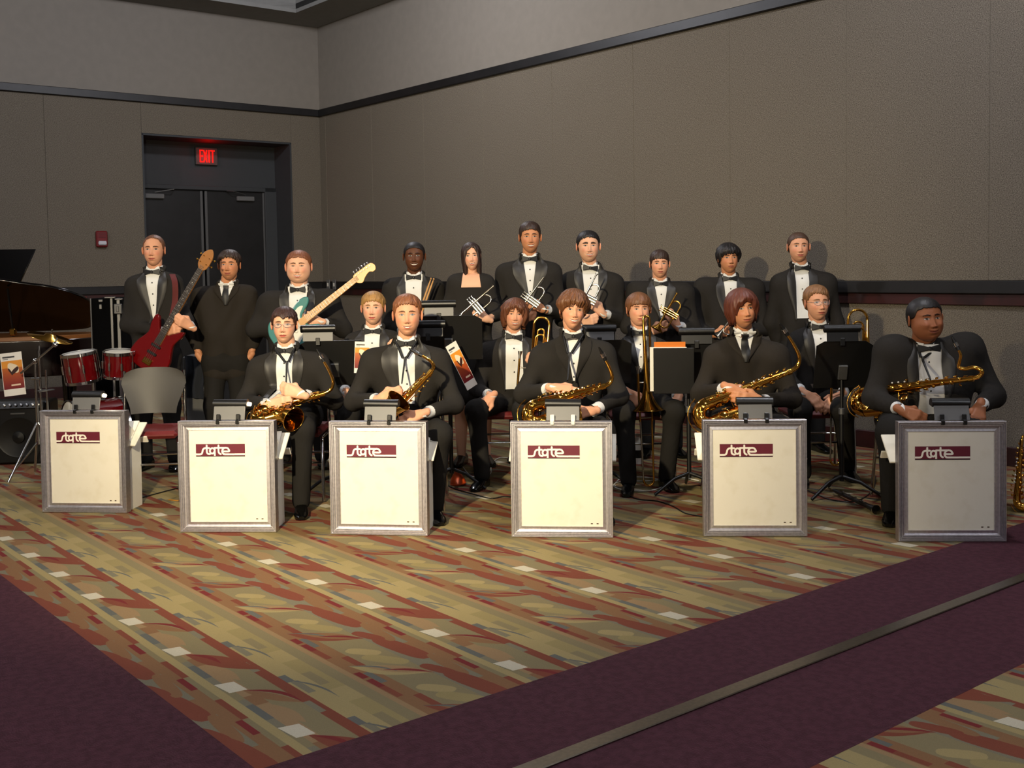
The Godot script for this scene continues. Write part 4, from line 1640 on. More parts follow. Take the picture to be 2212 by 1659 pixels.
func build_drums() -> void:
	var p := at(180, 798, 8.1)
	var t := thing("drum", "larger red tom drum with chrome hoops", "drum", Transform3D(Basis(Vector3.UP, 0.0), Vector3(p.x, p.y, p.z)), "red drums of the kit")
	drum(t, "shell", Transform3D(Basis(Vector3.RIGHT, 0.10) * Basis(Vector3.BACK, 0.10), Vector3(0, -0.085, 0)), 0.118, 0.205, 8)
	p = at(257, 788, 8.1)
	t = thing("drum", "smaller red tom drum next to the road case", "drum", Transform3D(Basis(), p), "red drums of the kit")
	drum(t, "shell", Transform3D(Basis(Vector3.RIGHT, 0.12) * Basis(Vector3.BACK, -0.06), Vector3(0, -0.08, 0)), 0.104, 0.175, 8)
	p = at(205, 905, 8.35)
	t = thing("bass_drum", "red bass drum with chrome hoops under the two toms", "drum", Transform3D(Basis(Vector3.UP, -0.9), Vector3(p.x, 0.0, p.z)), "red drums of the kit")
	drum(t, "shell", Transform3D(Basis(Vector3.RIGHT, PI / 2), Vector3(0, 0.29, -0.18)), 0.27, 0.36, 8)
	var b := MB.new()
	b.tube([Vector3(0, 0.55, 0), Vector3(0, 0.72, 0)], 0.016, 10)
	b.tube([Vector3(-0.09, 0.74, 0.05), Vector3(0, 0.72, 0), Vector3(0.1, 0.75, 0.02)], 0.011, 8)
	part(t, "tom_holder", b, mats.chrome)
	for sg in [-1.0, 1.0]:
		b = MB.new()
		b.rod(Vector3(sg * 0.22, 0.2, 0.1), Vector3(sg * 0.34, 0.0, 0.16), 0.009, 8)
		part(t, "spur", b, mats.chrome)
	# cymbal stands
	p = at(112, 800, 8.2)
	t = thing("cymbal_stand", "chrome boom stand slanting up beside the red tom", "stand", Transform3D(Basis(), Vector3(p.x, 0, p.z)))
	b = MB.new()
	var a0 := at(45, 806, 8.2) - Vector3(p.x, 0, p.z)
	var a1 := at(119, 744, 8.1) - Vector3(p.x, 0, p.z)
	b.rod(a0, a1, 0.009, 8)
	part(t, "boom", b, mats.chrome)
	b = MB.new()
	b.ball(a1, Vector3(0.022, 0.022, 0.022), 8, 6)
	b.rod(a1, a1 + Vector3(0.015, 0.05, 0), 0.006, 6)
	part(t, "wing_nut", b, mats.chrome)
	b = MB.new()
	var am := a0.lerp(a1, 0.42)
	b.rod(am, Vector3(am.x, 0.25, am.z), 0.011, 8)
	b.ball(am, Vector3(0.02, 0.025, 0.02), 8, 6)
	b.rod(am + Vector3(-0.03, -0.13, 0), am + Vector3(0.03, -0.13, 0), 0.012, 6)
	part(t, "post", b, mats.chrome)
	for k in 3:
		b = MB.new()
		var a := TAU * k / 3.0
		b.rod(Vector3(am.x, 0.42, am.z), Vector3(am.x + cos(a) * 0.26, 0.01, am.z + sin(a) * 0.26), 0.009, 6)
		part(t, "leg", b, mats.chrome)
	p = at(108, 730, 8.5)
	t = thing("cymbal", "thin tilted bronze cymbal in front of the piano case", "cymbal", Transform3D(Basis(Vector3.BACK, -0.30) * Basis(Vector3.RIGHT, 0.03), p))
	b = MB.new()
	b.lathe(Transform3D(), [Vector2(0.17, 0), Vector2(0.168, 0.003), Vector2(0.05, 0.014), Vector2(0.04, 0.03), Vector2(0, 0.036)], 28)
	b.lathe(Transform3D(), [Vector2(0, 0.033), Vector2(0.04, 0.027), Vector2(0.05, 0.011), Vector2(0.17, 0)], 28)
	part(t, "plate", b, mats.brass)
	b = MB.new()
	b.rod(Vector3(0, 0.03, 0), Vector3(0, 0.07, 0), 0.006, 6)
	part(t, "wing_nut", b, mats.chrome)
	t = thing("hi_hat_stand", "chrome stand post with rods under the slanting boom", "stand", Transform3D(Basis(), Vector3(p.x, 0, p.z + 0.25)))
	b = MB.new()
	b.rod(Vector3(0.02, 0.02, 0), Vector3(0.02, 0.98, 0), 0.009, 8)
	b.rod(Vector3(0.075, 0.35, 0.02), Vector3(0.075, 0.80, 0.02), 0.008, 8)
	part(t, "post", b, mats.chrome)
	b = MB.new()
	b.lathe(Transform3D(Basis(Vector3.BACK, 0.04), Vector3(0.05, 0.64, 0.0)), [Vector2(0, -0.005), Vector2(0.07, 0), Vector2(0.07, 0.006), Vector2(0, 0.012)], 20)
	part(t, "clutch_plate", b, mats.dull_metal)
	for k in 3:
		b = MB.new()
		var a := TAU * k / 3.0 + 0.5
		b.rod(Vector3(0.02, 0.30, 0), Vector3(0.02 + cos(a) * 0.24, 0.01, sin(a) * 0.24), 0.008, 6)
		part(t, "leg", b, mats.chrome)


# ---------------------------------------------------------------- people
func lin(r: int, g: int, b: int) -> Color:
	return Color8(r, g, b).srgb_to_linear()


func ray_ell(d: Vector3, c: Vector3, r: Vector3) -> float:
	var q := d / r
	var p := c / r
	var a := q.dot(q)
	var b := q.dot(p)
	var e := p.dot(p) - 1.0
	return (b + sqrt(maxf(0.0, b * b - a * e))) / a


func gs(x: float, y: float, cx: float, cy: float, sx: float, sy: float) -> float:
	var a := (x - cx) / sx
	var b := (y - cy) / sy
	var e := a * a + b * b
	return 0.0 if e > 9.0 else exp(-e)


# a head about 0.235 m tall, centred between chin and crown, facing +z
func head_mesh(f: Dictionary) -> MB:
	var azs := []
	for k in 15:
		azs.push_back(lerpf(-180.0, -84.0, k / 15.0))
	for k in 9:
		azs.push_back(lerpf(-84.0, -42.0, k / 9.0))
	for k in 46:
		azs.push_back(lerpf(-42.0, 42.0, k / 46.0))
	for k in 9:
		azs.push_back(lerpf(42.0, 84.0, k / 9.0))
	for k in 15:
		azs.push_back(lerpf(84.0, 180.0, k / 15.0))
	var els := []
	for k in 7:
		els.push_back(lerpf(-89.5, -52.0, k / 7.0))
	for k in 56:
		els.push_back(lerpf(-52.0, 30.0, k / 56.0))
	for k in 11:
		els.push_back(lerpf(30.0, 89.5, k / 10.0))
	var w: float = f.get("w", 1.0)
	var jaw: float = f.get("jaw", 0.86)
	var smile: float = f.get("smile", 0.3)
	var open: float = f.get("open", 0.0)
	var nose: float = f.get("nose", 1.0)
	var fat: float = f.get("fat", 0.0)
	var skin: Color = f.skin
	var brow: Color = f.brow
	var lip: Color = f.lip
	var iris: Color = f.get("iris", Color(0.03, 0.025, 0.02))
	var blush: Color = f.blush
	var stub: float = f.get("stubble", 0.0)
	var skull_c := Vector3(0, 0.035, -0.018)
	var skull_r := Vector3(0.079 * w, 0.083, 0.096)
	var face_c := Vector3(0, -0.03, 0.012)
	var face_r := Vector3((0.070 + 0.008 * fat) * w, 0.087, 0.079)
	var rows := []
	var cols := []
	for el in els:
		var ce := cos(deg_to_rad(el))
		var se := sin(deg_to_rad(el))
		var row := PackedVector3Array()
		var crow := PackedColorArray()
		for az in azs:
			var ar := deg_to_rad(az)
			var d := Vector3(sin(ar) * ce, se, cos(ar) * ce)
			var t1 := ray_ell(d, skull_c, skull_r)
			var t2 := ray_ell(d, face_c, face_r)
			var t := log(exp(120.0 * t1) + exp(120.0 * t2)) / 120.0
			var p := d * t
			var sj := lerpf(1.0, jaw, smoothstep(-0.02, -0.11, p.y))
			p.x *= sj
			var c := skin
			if p.z > 0.015:
				var x := p.x
				var y := p.y
				var ax := absf(x)
				var dz := 0.0
				# nose
				if y < 0.034 and y > -0.046 and ax < 0.035:
					var am: float
					if y > -0.027:
						var s := (0.034 - y) / 0.061
						am = 0.022 * s * s * 0.6 + 0.009 * s
					else:
						am = 0.0222 * (1.0 - smoothstep(-0.027, -0.043, y))
					var sg := lerpf(0.0080, 0.0115, clampf((0.03 - y) / 0.06, 0.0, 1.0))
					dz += am * nose * exp(-x * x / (sg * sg))
					dz += 0.0065 * gs(ax, y, 0.013, -0.032, 0.0065, 0.0065)
				dz -= 0.010 * gs(ax, y, 0.030, 0.012, 0.018, 0.0125)
				dz += 0.0065 * gs(ax, y, 0.031, 0.0105, 0.0115, 0.0078)
				dz += 0.004 * gs(ax, y, 0.030, 0.031, 0.024, 0.0075)
				dz += (0.004 + 0.004 * smile + 0.006 * fat) * gs(ax, y, 0.043, -0.022, 0.019, 0.019)
				dz += 0.006 * gs(x, y, 0.0, -0.060, 0.029, 0.022)
				var ym := -0.060 + smile * 0.0085 * (x / 0.024) * (x / 0.024)
				dz += 0.0032 * gs(x, y, 0.0, ym + 0.0065 + open * 0.004, 0.021, 0.0046)
				dz += 0.0042 * gs(x, y, 0.0, ym - 0.0075 - open * 0.005, 0.019, 0.0052)
				dz -= 0.0035 * gs(x, y, 0.0, ym, 0.023, 0.0028)
				dz -= 0.0035 * smile * gs(ax, y, 0.031, -0.047, 0.006, 0.014)
				dz += 0.006 * gs(x, y, 0.0, -0.098, 0.019, 0.013)
				dz -= 0.003 * gs(x, y, 0.0, -0.080, 0.022, 0.006)
				p.z += dz
				# skin colours, plus shade painted into the mouth line and nostrils
				c = c.lerp(blush, 0.45 * gs(ax, y, 0.042, -0.020, 0.018, 0.016) + 0.35 * gs(x, y, 0.0, -0.026, 0.011, 0.010))
				if stub > 0.0:
					c = c.lerp(brow.lerp(skin, 0.35), stub * (gs(x, y, 0.0, -0.085, 0.045, 0.024) + 0.6 * gs(x, y, 0.0, -0.046, 0.018, 0.005)))
				var ml := 0.0255 + 0.004 * smile
				if ax < ml:
					var k := 1.0 - (x / ml) * (x / ml)
					var up := (0.0072 + open * 0.004) * k * (1.0 - 0.25 * exp(-x * x / 0.00003))
					var dn := (0.0095 + open * 0.005) * k
					var yy := y - ym
					if yy < up and yy > -dn:
						c = lip
						var gap := 0.0075 * open * k
						if absf(yy) < gap:
							c = Color(0.72, 0.68, 0.60)
						elif absf(yy) < gap + 0.0014:
							c = lip * 0.35
				if gs(ax, y, 0.0075, -0.0385, 0.0038, 0.0030) > 0.4:
					c = skin * 0.25  # nostril hollows: shade put into the vertex colour
				# eyes
				var ex := (ax - 0.0305) / 0.0150
				if absf(ex) < 1.1:
					var eh: float = 0.0050 * f.get("eye", 1.0) * maxf(0.0, 1.0 - ex * ex)
					var ey := y - 0.0105
					if ey < eh and ey > -eh * 0.8:
						c = Color(0.40, 0.37, 0.34)
						if Vector2((ax - 0.0305), ey).length() < 0.0068:
							c = iris
					elif ey >= eh - 0.0004 and ey < eh + 0.0024:
						c = brow.lerp(skin, 0.15) * 0.55
					elif ey <= -eh * 0.8 and ey > -eh * 0.8 - 0.0012:
						c = skin.lerp(brow, 0.4)
				# eyebrows
				var bx := (ax - 0.031) / 0.0185
				if absf(bx) < 1.0:
					var by: float = 0.0285 + 0.0035 * (1.0 - bx * bx) - 0.001 * bx - f.get("frown", 0.0) * 0.004 * maxf(0.0, -bx)
					var bh: float = 0.0042 * f.get("browh", 1.0) * (1.0 - 0.6 * maxf(0.0, bx))
					if absf(y - by) < bh:
						c = brow.lerp(skin, 0.05)
			row.push_back(p)
			crow.push_back(c)
		rows.push_back(row)
		cols.push_back(crow)
	var mb := MB.new()
	mb.grid(rows, true, false, cols)
	# ears
	for sg in [-1.0, 1.0]:
		mb.col = skin.lerp(blush, 0.4)
		var er := []
		for r in 9:
			var th := PI * r / 8.0
			var row := []
			for k in 14:
				var a := TAU * k / 14.0
				var q := Vector3(cos(a) * sin(th) * 0.017, sin(a) * sin(th) * 0.031, cos(th) * 0.0075)
				if r < 4:
					q.z -= 0.006 * exp(-(q.x * q.x + q.y * q.y * 0.4) / 0.00012)
				q = Basis(Vector3.BACK, 0.18) * q
				row.push_back(Vector3(sg * (0.0790 * w + q.z + 0.008 - q.x * 0.25), q.y + 0.002, -q.x - 0.010))
			er.push_back(row)
		mb.grid(er, true, sg < 0.0)
	return mb


func key_at(keys: Array, a: float) -> float:
	for k in keys.size() - 1:
		if a <= keys[k + 1][0]:
			var t: float = (a - keys[k][0]) / (keys[k + 1][0] - keys[k][0])
			t = t * t * (3.0 - 2.0 * t)
			return lerpf(keys[k][1], keys[k + 1][1], t)
	return keys[keys.size() - 1][1]


# hair combed from the crown down to a line that depends on the direction round the head
func hair_mesh(f: Dictionary) -> MB:
	var h: Dictionary = f.hair
	var w: float = f.get("w", 1.0)
	var n := 132
	var m := 20
	var fn := FastNoiseLite.new()
	fn.seed = int(f.seed)
	fn.frequency = 1.0
	var rag: float = h.get("rag", 0.006)
	var thk: float = h.get("th", 0.012)
	var ths: float = h.get("side", thk)
	var sweep: float = h.get("sweep", 0.0)
	var tuft: float = h.get("tuft", 0.003)
	var col: Color = h.col
	var rows := []
	var cols := []
	for r in m + 2:
		rows.push_back(PackedVector3Array())
		cols.push_back(PackedColorArray())
	for k in n:
		var az := 360.0 * k / n - 180.0
		var aa := absf(az)
		var ar := deg_to_rad(az)
		var yend: float = key_at(h.keys, aa) + sweep * sin(ar) * exp(-aa * aa / 3600.0)
		yend += rag * fn.get_noise_2d(az * 0.16, 3.0) * 2.0
		for r in m + 2:
			var t := minf(1.0, float(r) / m)
			var th: float = lerpf(thk, ths, smoothstep(0.2, 0.8, t))
			th += tuft * fn.get_noise_3d(az * 0.07, t * 3.0, 1.0) * 1.6 + tuft * 0.5 * fn.get_noise_2d(az * 0.35, t * 2.0) + (0.0012 + tuft * 0.15) * (1.0 if k % 2 == 0 else -1.0) * smoothstep(0.1, 0.3, t)
			var ytop := 0.118 + thk
			var s: float
			var y: float
			# march down: first over the cap, then straight
			y = ytop - (ytop - yend) * pow(t, 1.7)
			var rel := (y - 0.035) / (0.083 + thk)
			s = sqrt(maxf(0.0, 1.0 - rel * rel)) if rel > 0.0 else 1.0
			if r == 0:
				s = 0.02
			var low := smoothstep(0.0, -0.12, y)
			var rx: float = 0.079 * w * lerpf(1.0, h.get("low", 0.82), low)
			var rz: float = 0.096 * lerpf(1.0, h.get("lowz", 0.72), low)
			var tip := smoothstep(0.80, 1.0, t)
			var te: float = lerpf(th, h.get("tip", 0.003), tip)
			if r == m + 1:
				te = -0.014
			var p := Vector3(sin(ar) * (rx + te) * s, y, -0.018 + cos(ar) * (rz + te) * s)
			if r == m + 1:
				p.y += 0.002
			p.x += h.get("lean", 0.0) * 0.02 * (1.0 - t)
			rows[r].push_back(p)
			var v := 1.0 + 0.45 * fn.get_noise_2d(az * 0.45, t * 1.2) + 0.30 * fn.get_noise_2d(az * 1.3, t * 2.0 + 9.0)
			cols[r].push_back(Color(col.r * v, col.g * v, col.b * v))
	var mb := MB.new()
	mb.grid(rows, true, true, cols)
	return mb


# hand in its own frame: wrist at the origin, fingers along +y, back of the hand +z, thumb at +x (a left hand)
func hand(pose: String) -> MB:
	if hand_cache.has(pose):
		return hand_cache[pose]
	var curl := [18.0, 24.0, 16.0]
	var spread := 4.0
	var th := [Vector3(0.052, 0.055, -0.012), Vector3(0.060, 0.088, -0.018)]
	match pose:
		"grip":
			curl = [42.0, 62.0, 38.0]
			spread = 1.5
			th = [Vector3(0.046, 0.050, -0.026), Vector3(0.036, 0.080, -0.040)]
		"fist":
			curl = [72.0, 88.0, 55.0]
			spread = 0.5
			th = [Vector3(0.044, 0.046, -0.030), Vector3(0.022, 0.076, -0.046)]
		"rest":
			curl = [20.0, 26.0, 14.0]
			spread = 7.0
		"flat":
			curl = [10.0, 12.0, 8.0]
			spread = 2.0
	var bones := []
	var kx := [0.030, 0.010, -0.010, -0.028]
	var ky := [0.092, 0.096, 0.091, 0.083]
	var len_ := [[0.042, 0.026, 0.020], [0.046, 0.029, 0.021], [0.043, 0.027, 0.020], [0.034, 0.021, 0.018]]
	for f in 4:
		bones.push_back([Vector3(kx[f] * 0.45, 0.006, 0.0), Vector3(kx[f], ky[f], 0.0), 0.0165, 0.0115])
		var p := Vector3(kx[f], ky[f], 0.0)
		var ang := 0.0
		var yaw: float = deg_to_rad((1.5 - f) * spread)
		for s in 3:
			ang += deg_to_rad(curl[s] * (1.0 + 0.08 * f))
			var d := Vector3(sin(yaw) * cos(ang), cos(yaw) * cos(ang), -sin(ang))
			var q: Vector3 = p + d * len_[f][s]
			var r0: float = [0.0100, 0.0092, 0.0084][s] * (0.9 if f == 3 else 1.0)
			bones.push_back([p, q, r0, r0 * 0.92])
			p = q
	bones.push_back([Vector3(0.014, 0.012, -0.004), th[0], 0.017, 0.0115])
	bones.push_back([th[0], th[1], 0.0115, 0.0095])
	bones.push_back([Vector3(0, -0.03, 0), Vector3(0, 0.015, 0), 0.024, 0.024])
	bones.push_back([Vector3(0.014, 0.02, -0.006), Vector3(0.02, 0.06, -0.008), 0.015, 0.013])
	var fd := Field.new()
	fd.setup(bones, 0.0052, 0.03)
	for b in bones:
		fd.bone(b[0], b[1], b[2], b[3], 210.0)
	var mb := MB.new()
	mb.col = Color(1, 1, 1)
	fd.mesh_into(mb)
	mb.col = Color(2, 2, 2)
	hand_cache[pose] = mb
	return mb


func shoe(mb: MB, ankle: Vector3, fwd: Vector3, heel := 0.0) -> void:
	var xf := frame(Vector3(ankle.x, 0.0, ankle.z), Vector3.UP, fwd)
	var sec := [[-0.085, 0.020, 0.004, 0.050], [-0.078, 0.033, 0.0, 0.085], [-0.03, 0.037, 0.0, 0.100], [0.02, 0.037, 0.0, 0.086], [0.07, 0.043, 0.0, 0.062], [0.12, 0.046, 0.0, 0.050], [0.165, 0.038, 0.002, 0.040], [0.19, 0.020, 0.006, 0.026]]
	var rows := []
	for s in sec:
		var row := []
		for k in 14:
			var a := TAU * k / 14.0
			var x: float = cos(a) * s[1]
			var y: float = lerpf(s[2], s[3], 0.5 + 0.5 * sin(a))
			if sin(a) < -0.2:
				y = s[2]
			row.push_back(xf * Vector3(x, y, s[0]))
		rows.push_back(row)
	mb.grid(rows, true, false)
	for e in [0, rows.size() - 1]:
		mb.poly(rows[e], xf * Vector3(0, 0.04, 0.03))


func person(s: Dictionary) -> void:
	var d: float = s.d
	var fac: Dictionary = s.face
	fac["seed"] = s.hx
	var g: float = s.get("girth", 1.0)
	var sit: bool = s.get("sit", false)
	var sa := at(s.sa[0], s.sa[1], d - (s.sa[2] if s.sa.size() > 2 else 0.0))
	var sb := at(s.sb[0], s.sb[1], d - (s.sb[2] if s.sb.size() > 2 else 0.0))
	var mid := (sa + sb) * 0.5
	var lean: float = s.get("lean", 0.10 if sit else 0.0)
	var base := Vector3(mid.x, 0.0, mid.z - lean)
	var dv := sb - sa
	var yaw := atan2(-dv.z, dv.x)
	var root := Transform3D(Basis(Vector3.UP, yaw), base)
	var inv := root.affine_inverse()
	var t := thing("person", s.label, "person", root, s.get("group", "members of the jazz band"))
	sa = inv * sa
	sb = inv * sb
	mid = (sa + sb) * 0.5
	var sw := (sb.x - sa.x) * 0.5
	var ia := sa + Vector3(0.070, -0.022, 0)
	var ib := sb + Vector3(-0.070, -0.022, 0)
		# head
	var hh: float = (s.chin - s.top) * d / FPX
	var hc := inv * at(s.hx, (s.top + s.chin) * 0.5, d - s.get("hd", 0.03))
	var crown_extra: float = fac.hair.get("th", 0.012)
	var sc := (hh - crown_extra) / 0.236
	hc.y -= crown_extra * 0.5
	var hb := Basis.from_euler(Vector3(deg_to_rad(s.get("hp", 0.0)), deg_to_rad(s.get("hy", 0.0)) - yaw, deg_to_rad(s.get("hr", 0.0))))
	var hx := Transform3D(hb.scaled(Vector3(sc, sc, sc)), hc)
	var neck := Vector3(lerpf(mid.x, hc.x, 0.6), hc.y - 0.118 * sc - s.get("nlen", 0.024), mid.z + 0.01)
	var body := MB.new()
	body.add(head_mesh(fac), hx)
	body.col = fac.skin
	var nk: float = s.get("neck", 0.056)
	body.tube([hx * Vector3(0, 0.0, -0.030), hx * Vector3(0, -0.07, -0.020), neck + Vector3(0, 0.035, -0.012), neck + Vector3(0, -0.03, -0.016)], [nk * 0.9, nk, nk * 0.98, nk * 0.9], 18)
	# hips and legs
	var hip: Vector3
	var ka: Vector3
	var kb: Vector3
	var fa: Vector3
	var fb: Vector3
	var ha: Vector3
	var hb2: Vector3
	if sit:
		hip = Vector3(mid.x * 0.5, 0.545, 0.0)
		ha = hip + Vector3(-0.095 * g, 0, 0)
		hb2 = hip + Vector3(0.095 * g, 0, 0)
		ka = inv * at(s.ka[0], 860, d - s.ka[1])
		kb = inv * at(s.kb[0], 860, d - s.kb[1])
		ka.y = 0.535
		kb.y = 0.535
		fa = inv * at(s.fa[0], 1060, d - s.fa[1])
		fb = inv * at(s.fb[0], 1060, d - s.fb[1])
		fa.y = 0.10
		fb.y = 0.10
	else:
		hip = Vector3(mid.x, mid.y * 0.62, mid.z)
		ha = hip + Vector3(-0.09 * g, -0.02, 0)
		hb2 = hip + Vector3(0.09 * g, -0.02, 0)
		ka = Vector3(hip.x - 0.105 * g, hip.y * 0.55, hip.z + 0.02)
		kb = Vector3(hip.x + 0.105 * g, hip.y * 0.55, hip.z + 0.02)
		fa = Vector3(hip.x - 0.115 * g, 0.10, hip.z - 0.01)
		fb = Vector3(hip.x + 0.115 * g, 0.10, hip.z - 0.01)
	# arms
	var ea := inv * at(s.ea[0], s.ea[1], d - s.ea[2])
	var eb := inv * at(s.eb[0], s.eb[1], d - s.eb[2])
	var wa := inv * at(s.wa[0], s.wa[1], d - s.wa[2])
	var wb := inv * at(s.wb[0], s.wb[1], d - s.wb[2])
	body.tube([neck + Vector3(0, -0.02, -0.03), neck + Vector3(0, -0.10, -0.03), hip + Vector3(0, 0.1, 0), hip], [0.03, 0.03, 0.05, 0.05], 8)
	body.tube([neck + Vector3(0, -0.09, 0), ia + Vector3(0.02, -0.03, 0), ea, wa], [0.03, 0.03, 0.034, 0.027], 8)
	body.tube([neck + Vector3(0, -0.09, 0), ib + Vector3(-0.02, -0.03, 0), eb, wb], [0.03, 0.03, 0.034, 0.027], 8)
	var lr: float = 0.052 if s.get("dress", false) else 0.038
	body.tube([hip, ha, ka, ka.lerp(fa, 0.35), fa + Vector3(0, -0.05, 0)], [0.06, 0.06, lr, lr * 1.02, lr * 0.62], 10)
	body.tube([hip, hb2, kb, kb.lerp(fb, 0.35), fb + Vector3(0, -0.05, 0)], [0.06, 0.06, lr, lr * 1.02, lr * 0.62], 10)
	# hands
	for e in [0, 1]:
		var key: String = "ha" if e == 0 else "hb"
		if not s.has(key):
			continue
		var spec: Array = s[key]
		var wr: Vector3 = wa if e == 0 else wb
		var tgt := inv * at(spec[1], spec[2], d - spec[3])
		var dir := (tgt - wr).normalized()
		var back: Vector3 = inv.basis * (spec[4] as Vector3)
		var hxf := frame(wr, dir, back.normalized())
		var hs: float = s.get("hand", 1.0)
		if e == 0:
			body.add(hand(spec[0]), hxf * Transform3D(Basis.from_scale(Vector3(-hs, hs, hs)), Vector3.ZERO), true)
		else:
			body.add(hand(spec[0]), hxf * Transform3D(Basis.from_scale(Vector3(hs, hs, hs)), Vector3.ZERO))
	# jacket
	var jb := []
	var cy := mid.y - 0.05
	var wy := lerpf(mid.y, hip.y, 0.62)
	jb.push_back([ia + Vector3(0.01, 0.0, 0), ib + Vector3(-0.01, 0.0, 0), 0.052, 0.052, 1.0])
	jb.push_back([neck + Vector3(-0.040, -0.045, -0.022), ia + Vector3(0.0, 0.006, -0.01), 0.043, 0.046, 1.0])
	jb.push_back([neck + Vector3(0.040, -0.045, -0.022), ib + Vector3(0.0, 0.006, -0.01), 0.043, 0.046, 1.0])
	jb.push_back([Vector3(mid.x, cy + 0.01, mid.z - 0.005), Vector3(lerpf(mid.x, hip.x, 0.62), wy, lerpf(mid.z, hip.z, 0.62)), 0.088, 0.085 * g, 1.0])
	for sg in [-1.0, 1.0]:
		var top := Vector3(mid.x + sg * (sw - 0.115), cy, mid.z)
		var wst := Vector3(lerpf(mid.x, hip.x, 0.62) + sg * 0.075 * g, wy, lerpf(mid.z, hip.z, 0.62) + (0.02 * (g - 1.0) * 4.0))
		var btm := Vector3(hip.x + sg * 0.085 * g, hip.y - (0.0 if sit else 0.10), hip.z + (0.03 if sit else 0.0))
		jb.push_back([top, wst, 0.096 * lerpf(1.0, g, 0.6), 0.098 * g, 1.0])
		jb.push_back([wst, btm, 0.098 * g, 0.100 * g, 1.0])
	var cut_a := wa + (ea - wa).normalized() * 0.095
	var cut_b := wb + (eb - wb).normalized() * 0.095
	var ag := lerpf(1.0, g, 0.5)
	if not s.get("dress", false) or true:
		jb.push_back([ia, ea, 0.058 * ag, 0.052 * ag, 1.0])
		jb.push_back([ea, cut_a, 0.052 * ag, 0.042 * ag, 1.0])
		jb.push_back([ib, eb, 0.058 * ag, 0.052 * ag, 1.0])
		jb.push_back([eb, cut_b, 0.052 * ag, 0.042 * ag, 1.0])
	if s.get("dress", false):
		jb.push_back([hip + Vector3(-0.08, 0, 0), Vector3(hip.x - 0.09, 0.55, hip.z), 0.10, 0.11, 1.0])
		jb.push_back([hip + Vector3(0.08, 0, 0), Vector3(hip.x + 0.09, 0.55, hip.z), 0.10, 0.11, 1.0])
	var fj := Field.new()
	fj.setup(jb, 0.0165, 0.06)
	for b in jb:
		fj.bone(b[0], b[1], b[2], b[3], 58.0, b[4])
	var jm := MB.new()
	fj.mesh_into(jm)
	var suit: Material = mats[s.get("cloth", "wool")]
	if s.get("dress", false):
		part(t, "dress", jm, suit)
	else:
		# rolled collar round the back of the neck
		var roll := []
		for k in 13:
			var a := deg_to_rad(-30.0 + 20.0 * k)
			roll.push_back(neck + Vector3(cos(a) * 0.070, 0.012 - 0.05 * maxf(0.0, -sin(a) + 0.1) + 0.012 * sin(a), -0.012 - sin(a) * 0.068))
		jm.tube(roll, 0.017, 8)
		part(t, "jacket", jm, suit)
		# trousers
		var tb := []
		tb.push_back([ha, hb2, 0.10 * g, 0.10 * g])
		tb.push_back([ha, ka, 0.088 * g, 0.070 * ag])
		tb.push_back([hb2, kb, 0.088 * g, 0.070 * ag])
		tb.push_back([ka, fa + Vector3(0, -0.02, 0), 0.066 * ag, 0.056])
		tb.push_back([kb, fb + Vector3(0, -0.02, 0), 0.066 * ag, 0.056])
		var ft := Field.new()
		ft.setup(tb, 0.019, 0.06)
		for b in tb:
			ft.bone(b[0], b[1], b[2], b[3], 50.0)
		var tm := MB.new()
		ft.mesh_into(tm)
		part(t, "trousers", tm, mats.trouser)
	# shoes
	for e in [0, 1]:
		var sm := MB.new()
		var fd := (ka if e == 0 else kb) - hip
		fd = Vector3((-0.25 if e == 0 else 0.25), 0, 1.0) if not sit else Vector3(fd.x * 0.6, 0, maxf(0.3, fd.z))
		shoe(sm, fa if e == 0 else fb, fd.normalized())
		part(t, "shoe", sm, mats.shoe)
	# shirt, lapels, tie
	if s.get("dress", false):
		body.col = fac.skin
		var rows := []
		for r in 9:
			var f := r / 8.0
			var y: float = neck.y + 0.012 - f * s.get("vlen", 0.10)
			var row := []
			for k in 13:
				var u := k / 12.0 * 2.0 - 1.0
				var x := neck.x + u * lerpf(0.060, 0.075, f)
				row.push_back(Vector3(x, y, fj.front(x, y, neck.z + 0.03) + 0.005))
			rows.push_back(row)
		body.grid(rows, false, true)
	else:
		var vb: float = s.get("vlen", 0.34)
		var vt: float = s.get("vtop", 0.062)
		var ve: float = s.get("vend", 0.012)
		var vx: float = s.get("vshift", 0.0)
		var sm := MB.new()
		var rows := []
		for r in 15:
			var f := r / 14.0
			var y := neck.y + 0.005 - f * vb
			var hw := lerpf(vt, ve, pow(f, s.get("vpow", 1.1)))
			var row := []
			for k in 11:
				var u := k / 10.0 * 2.0 - 1.0
				var x := neck.x + vx * f + u * hw
				var z := fj.front(x, y, neck.z + 0.045) + 0.005
				if f < 0.12:
					z = maxf(z, neck.z + 0.052)
				row.push_back(Vector3(x, y, z))
			rows.push_back(row)
		sm.grid(rows, false, true)
		part(t, "shirt_front", sm, mats.shirt)
		if s.get("studs", true):
			for k in 3:
				var y := neck.y - 0.10 - 0.085 * k
				if y < neck.y - vb + 0.03:
					continue
				var x: float = neck.x + vx * (neck.y - y) / vb
				var bm := MB.new()
				bm.ball(Vector3(x, y, fj.front(x, y, neck.z + 0.05) + 0.007), Vector3(0.0055, 0.0055, 0.003), 6, 4)
				part(t, "stud", bm, mats.tie_black)
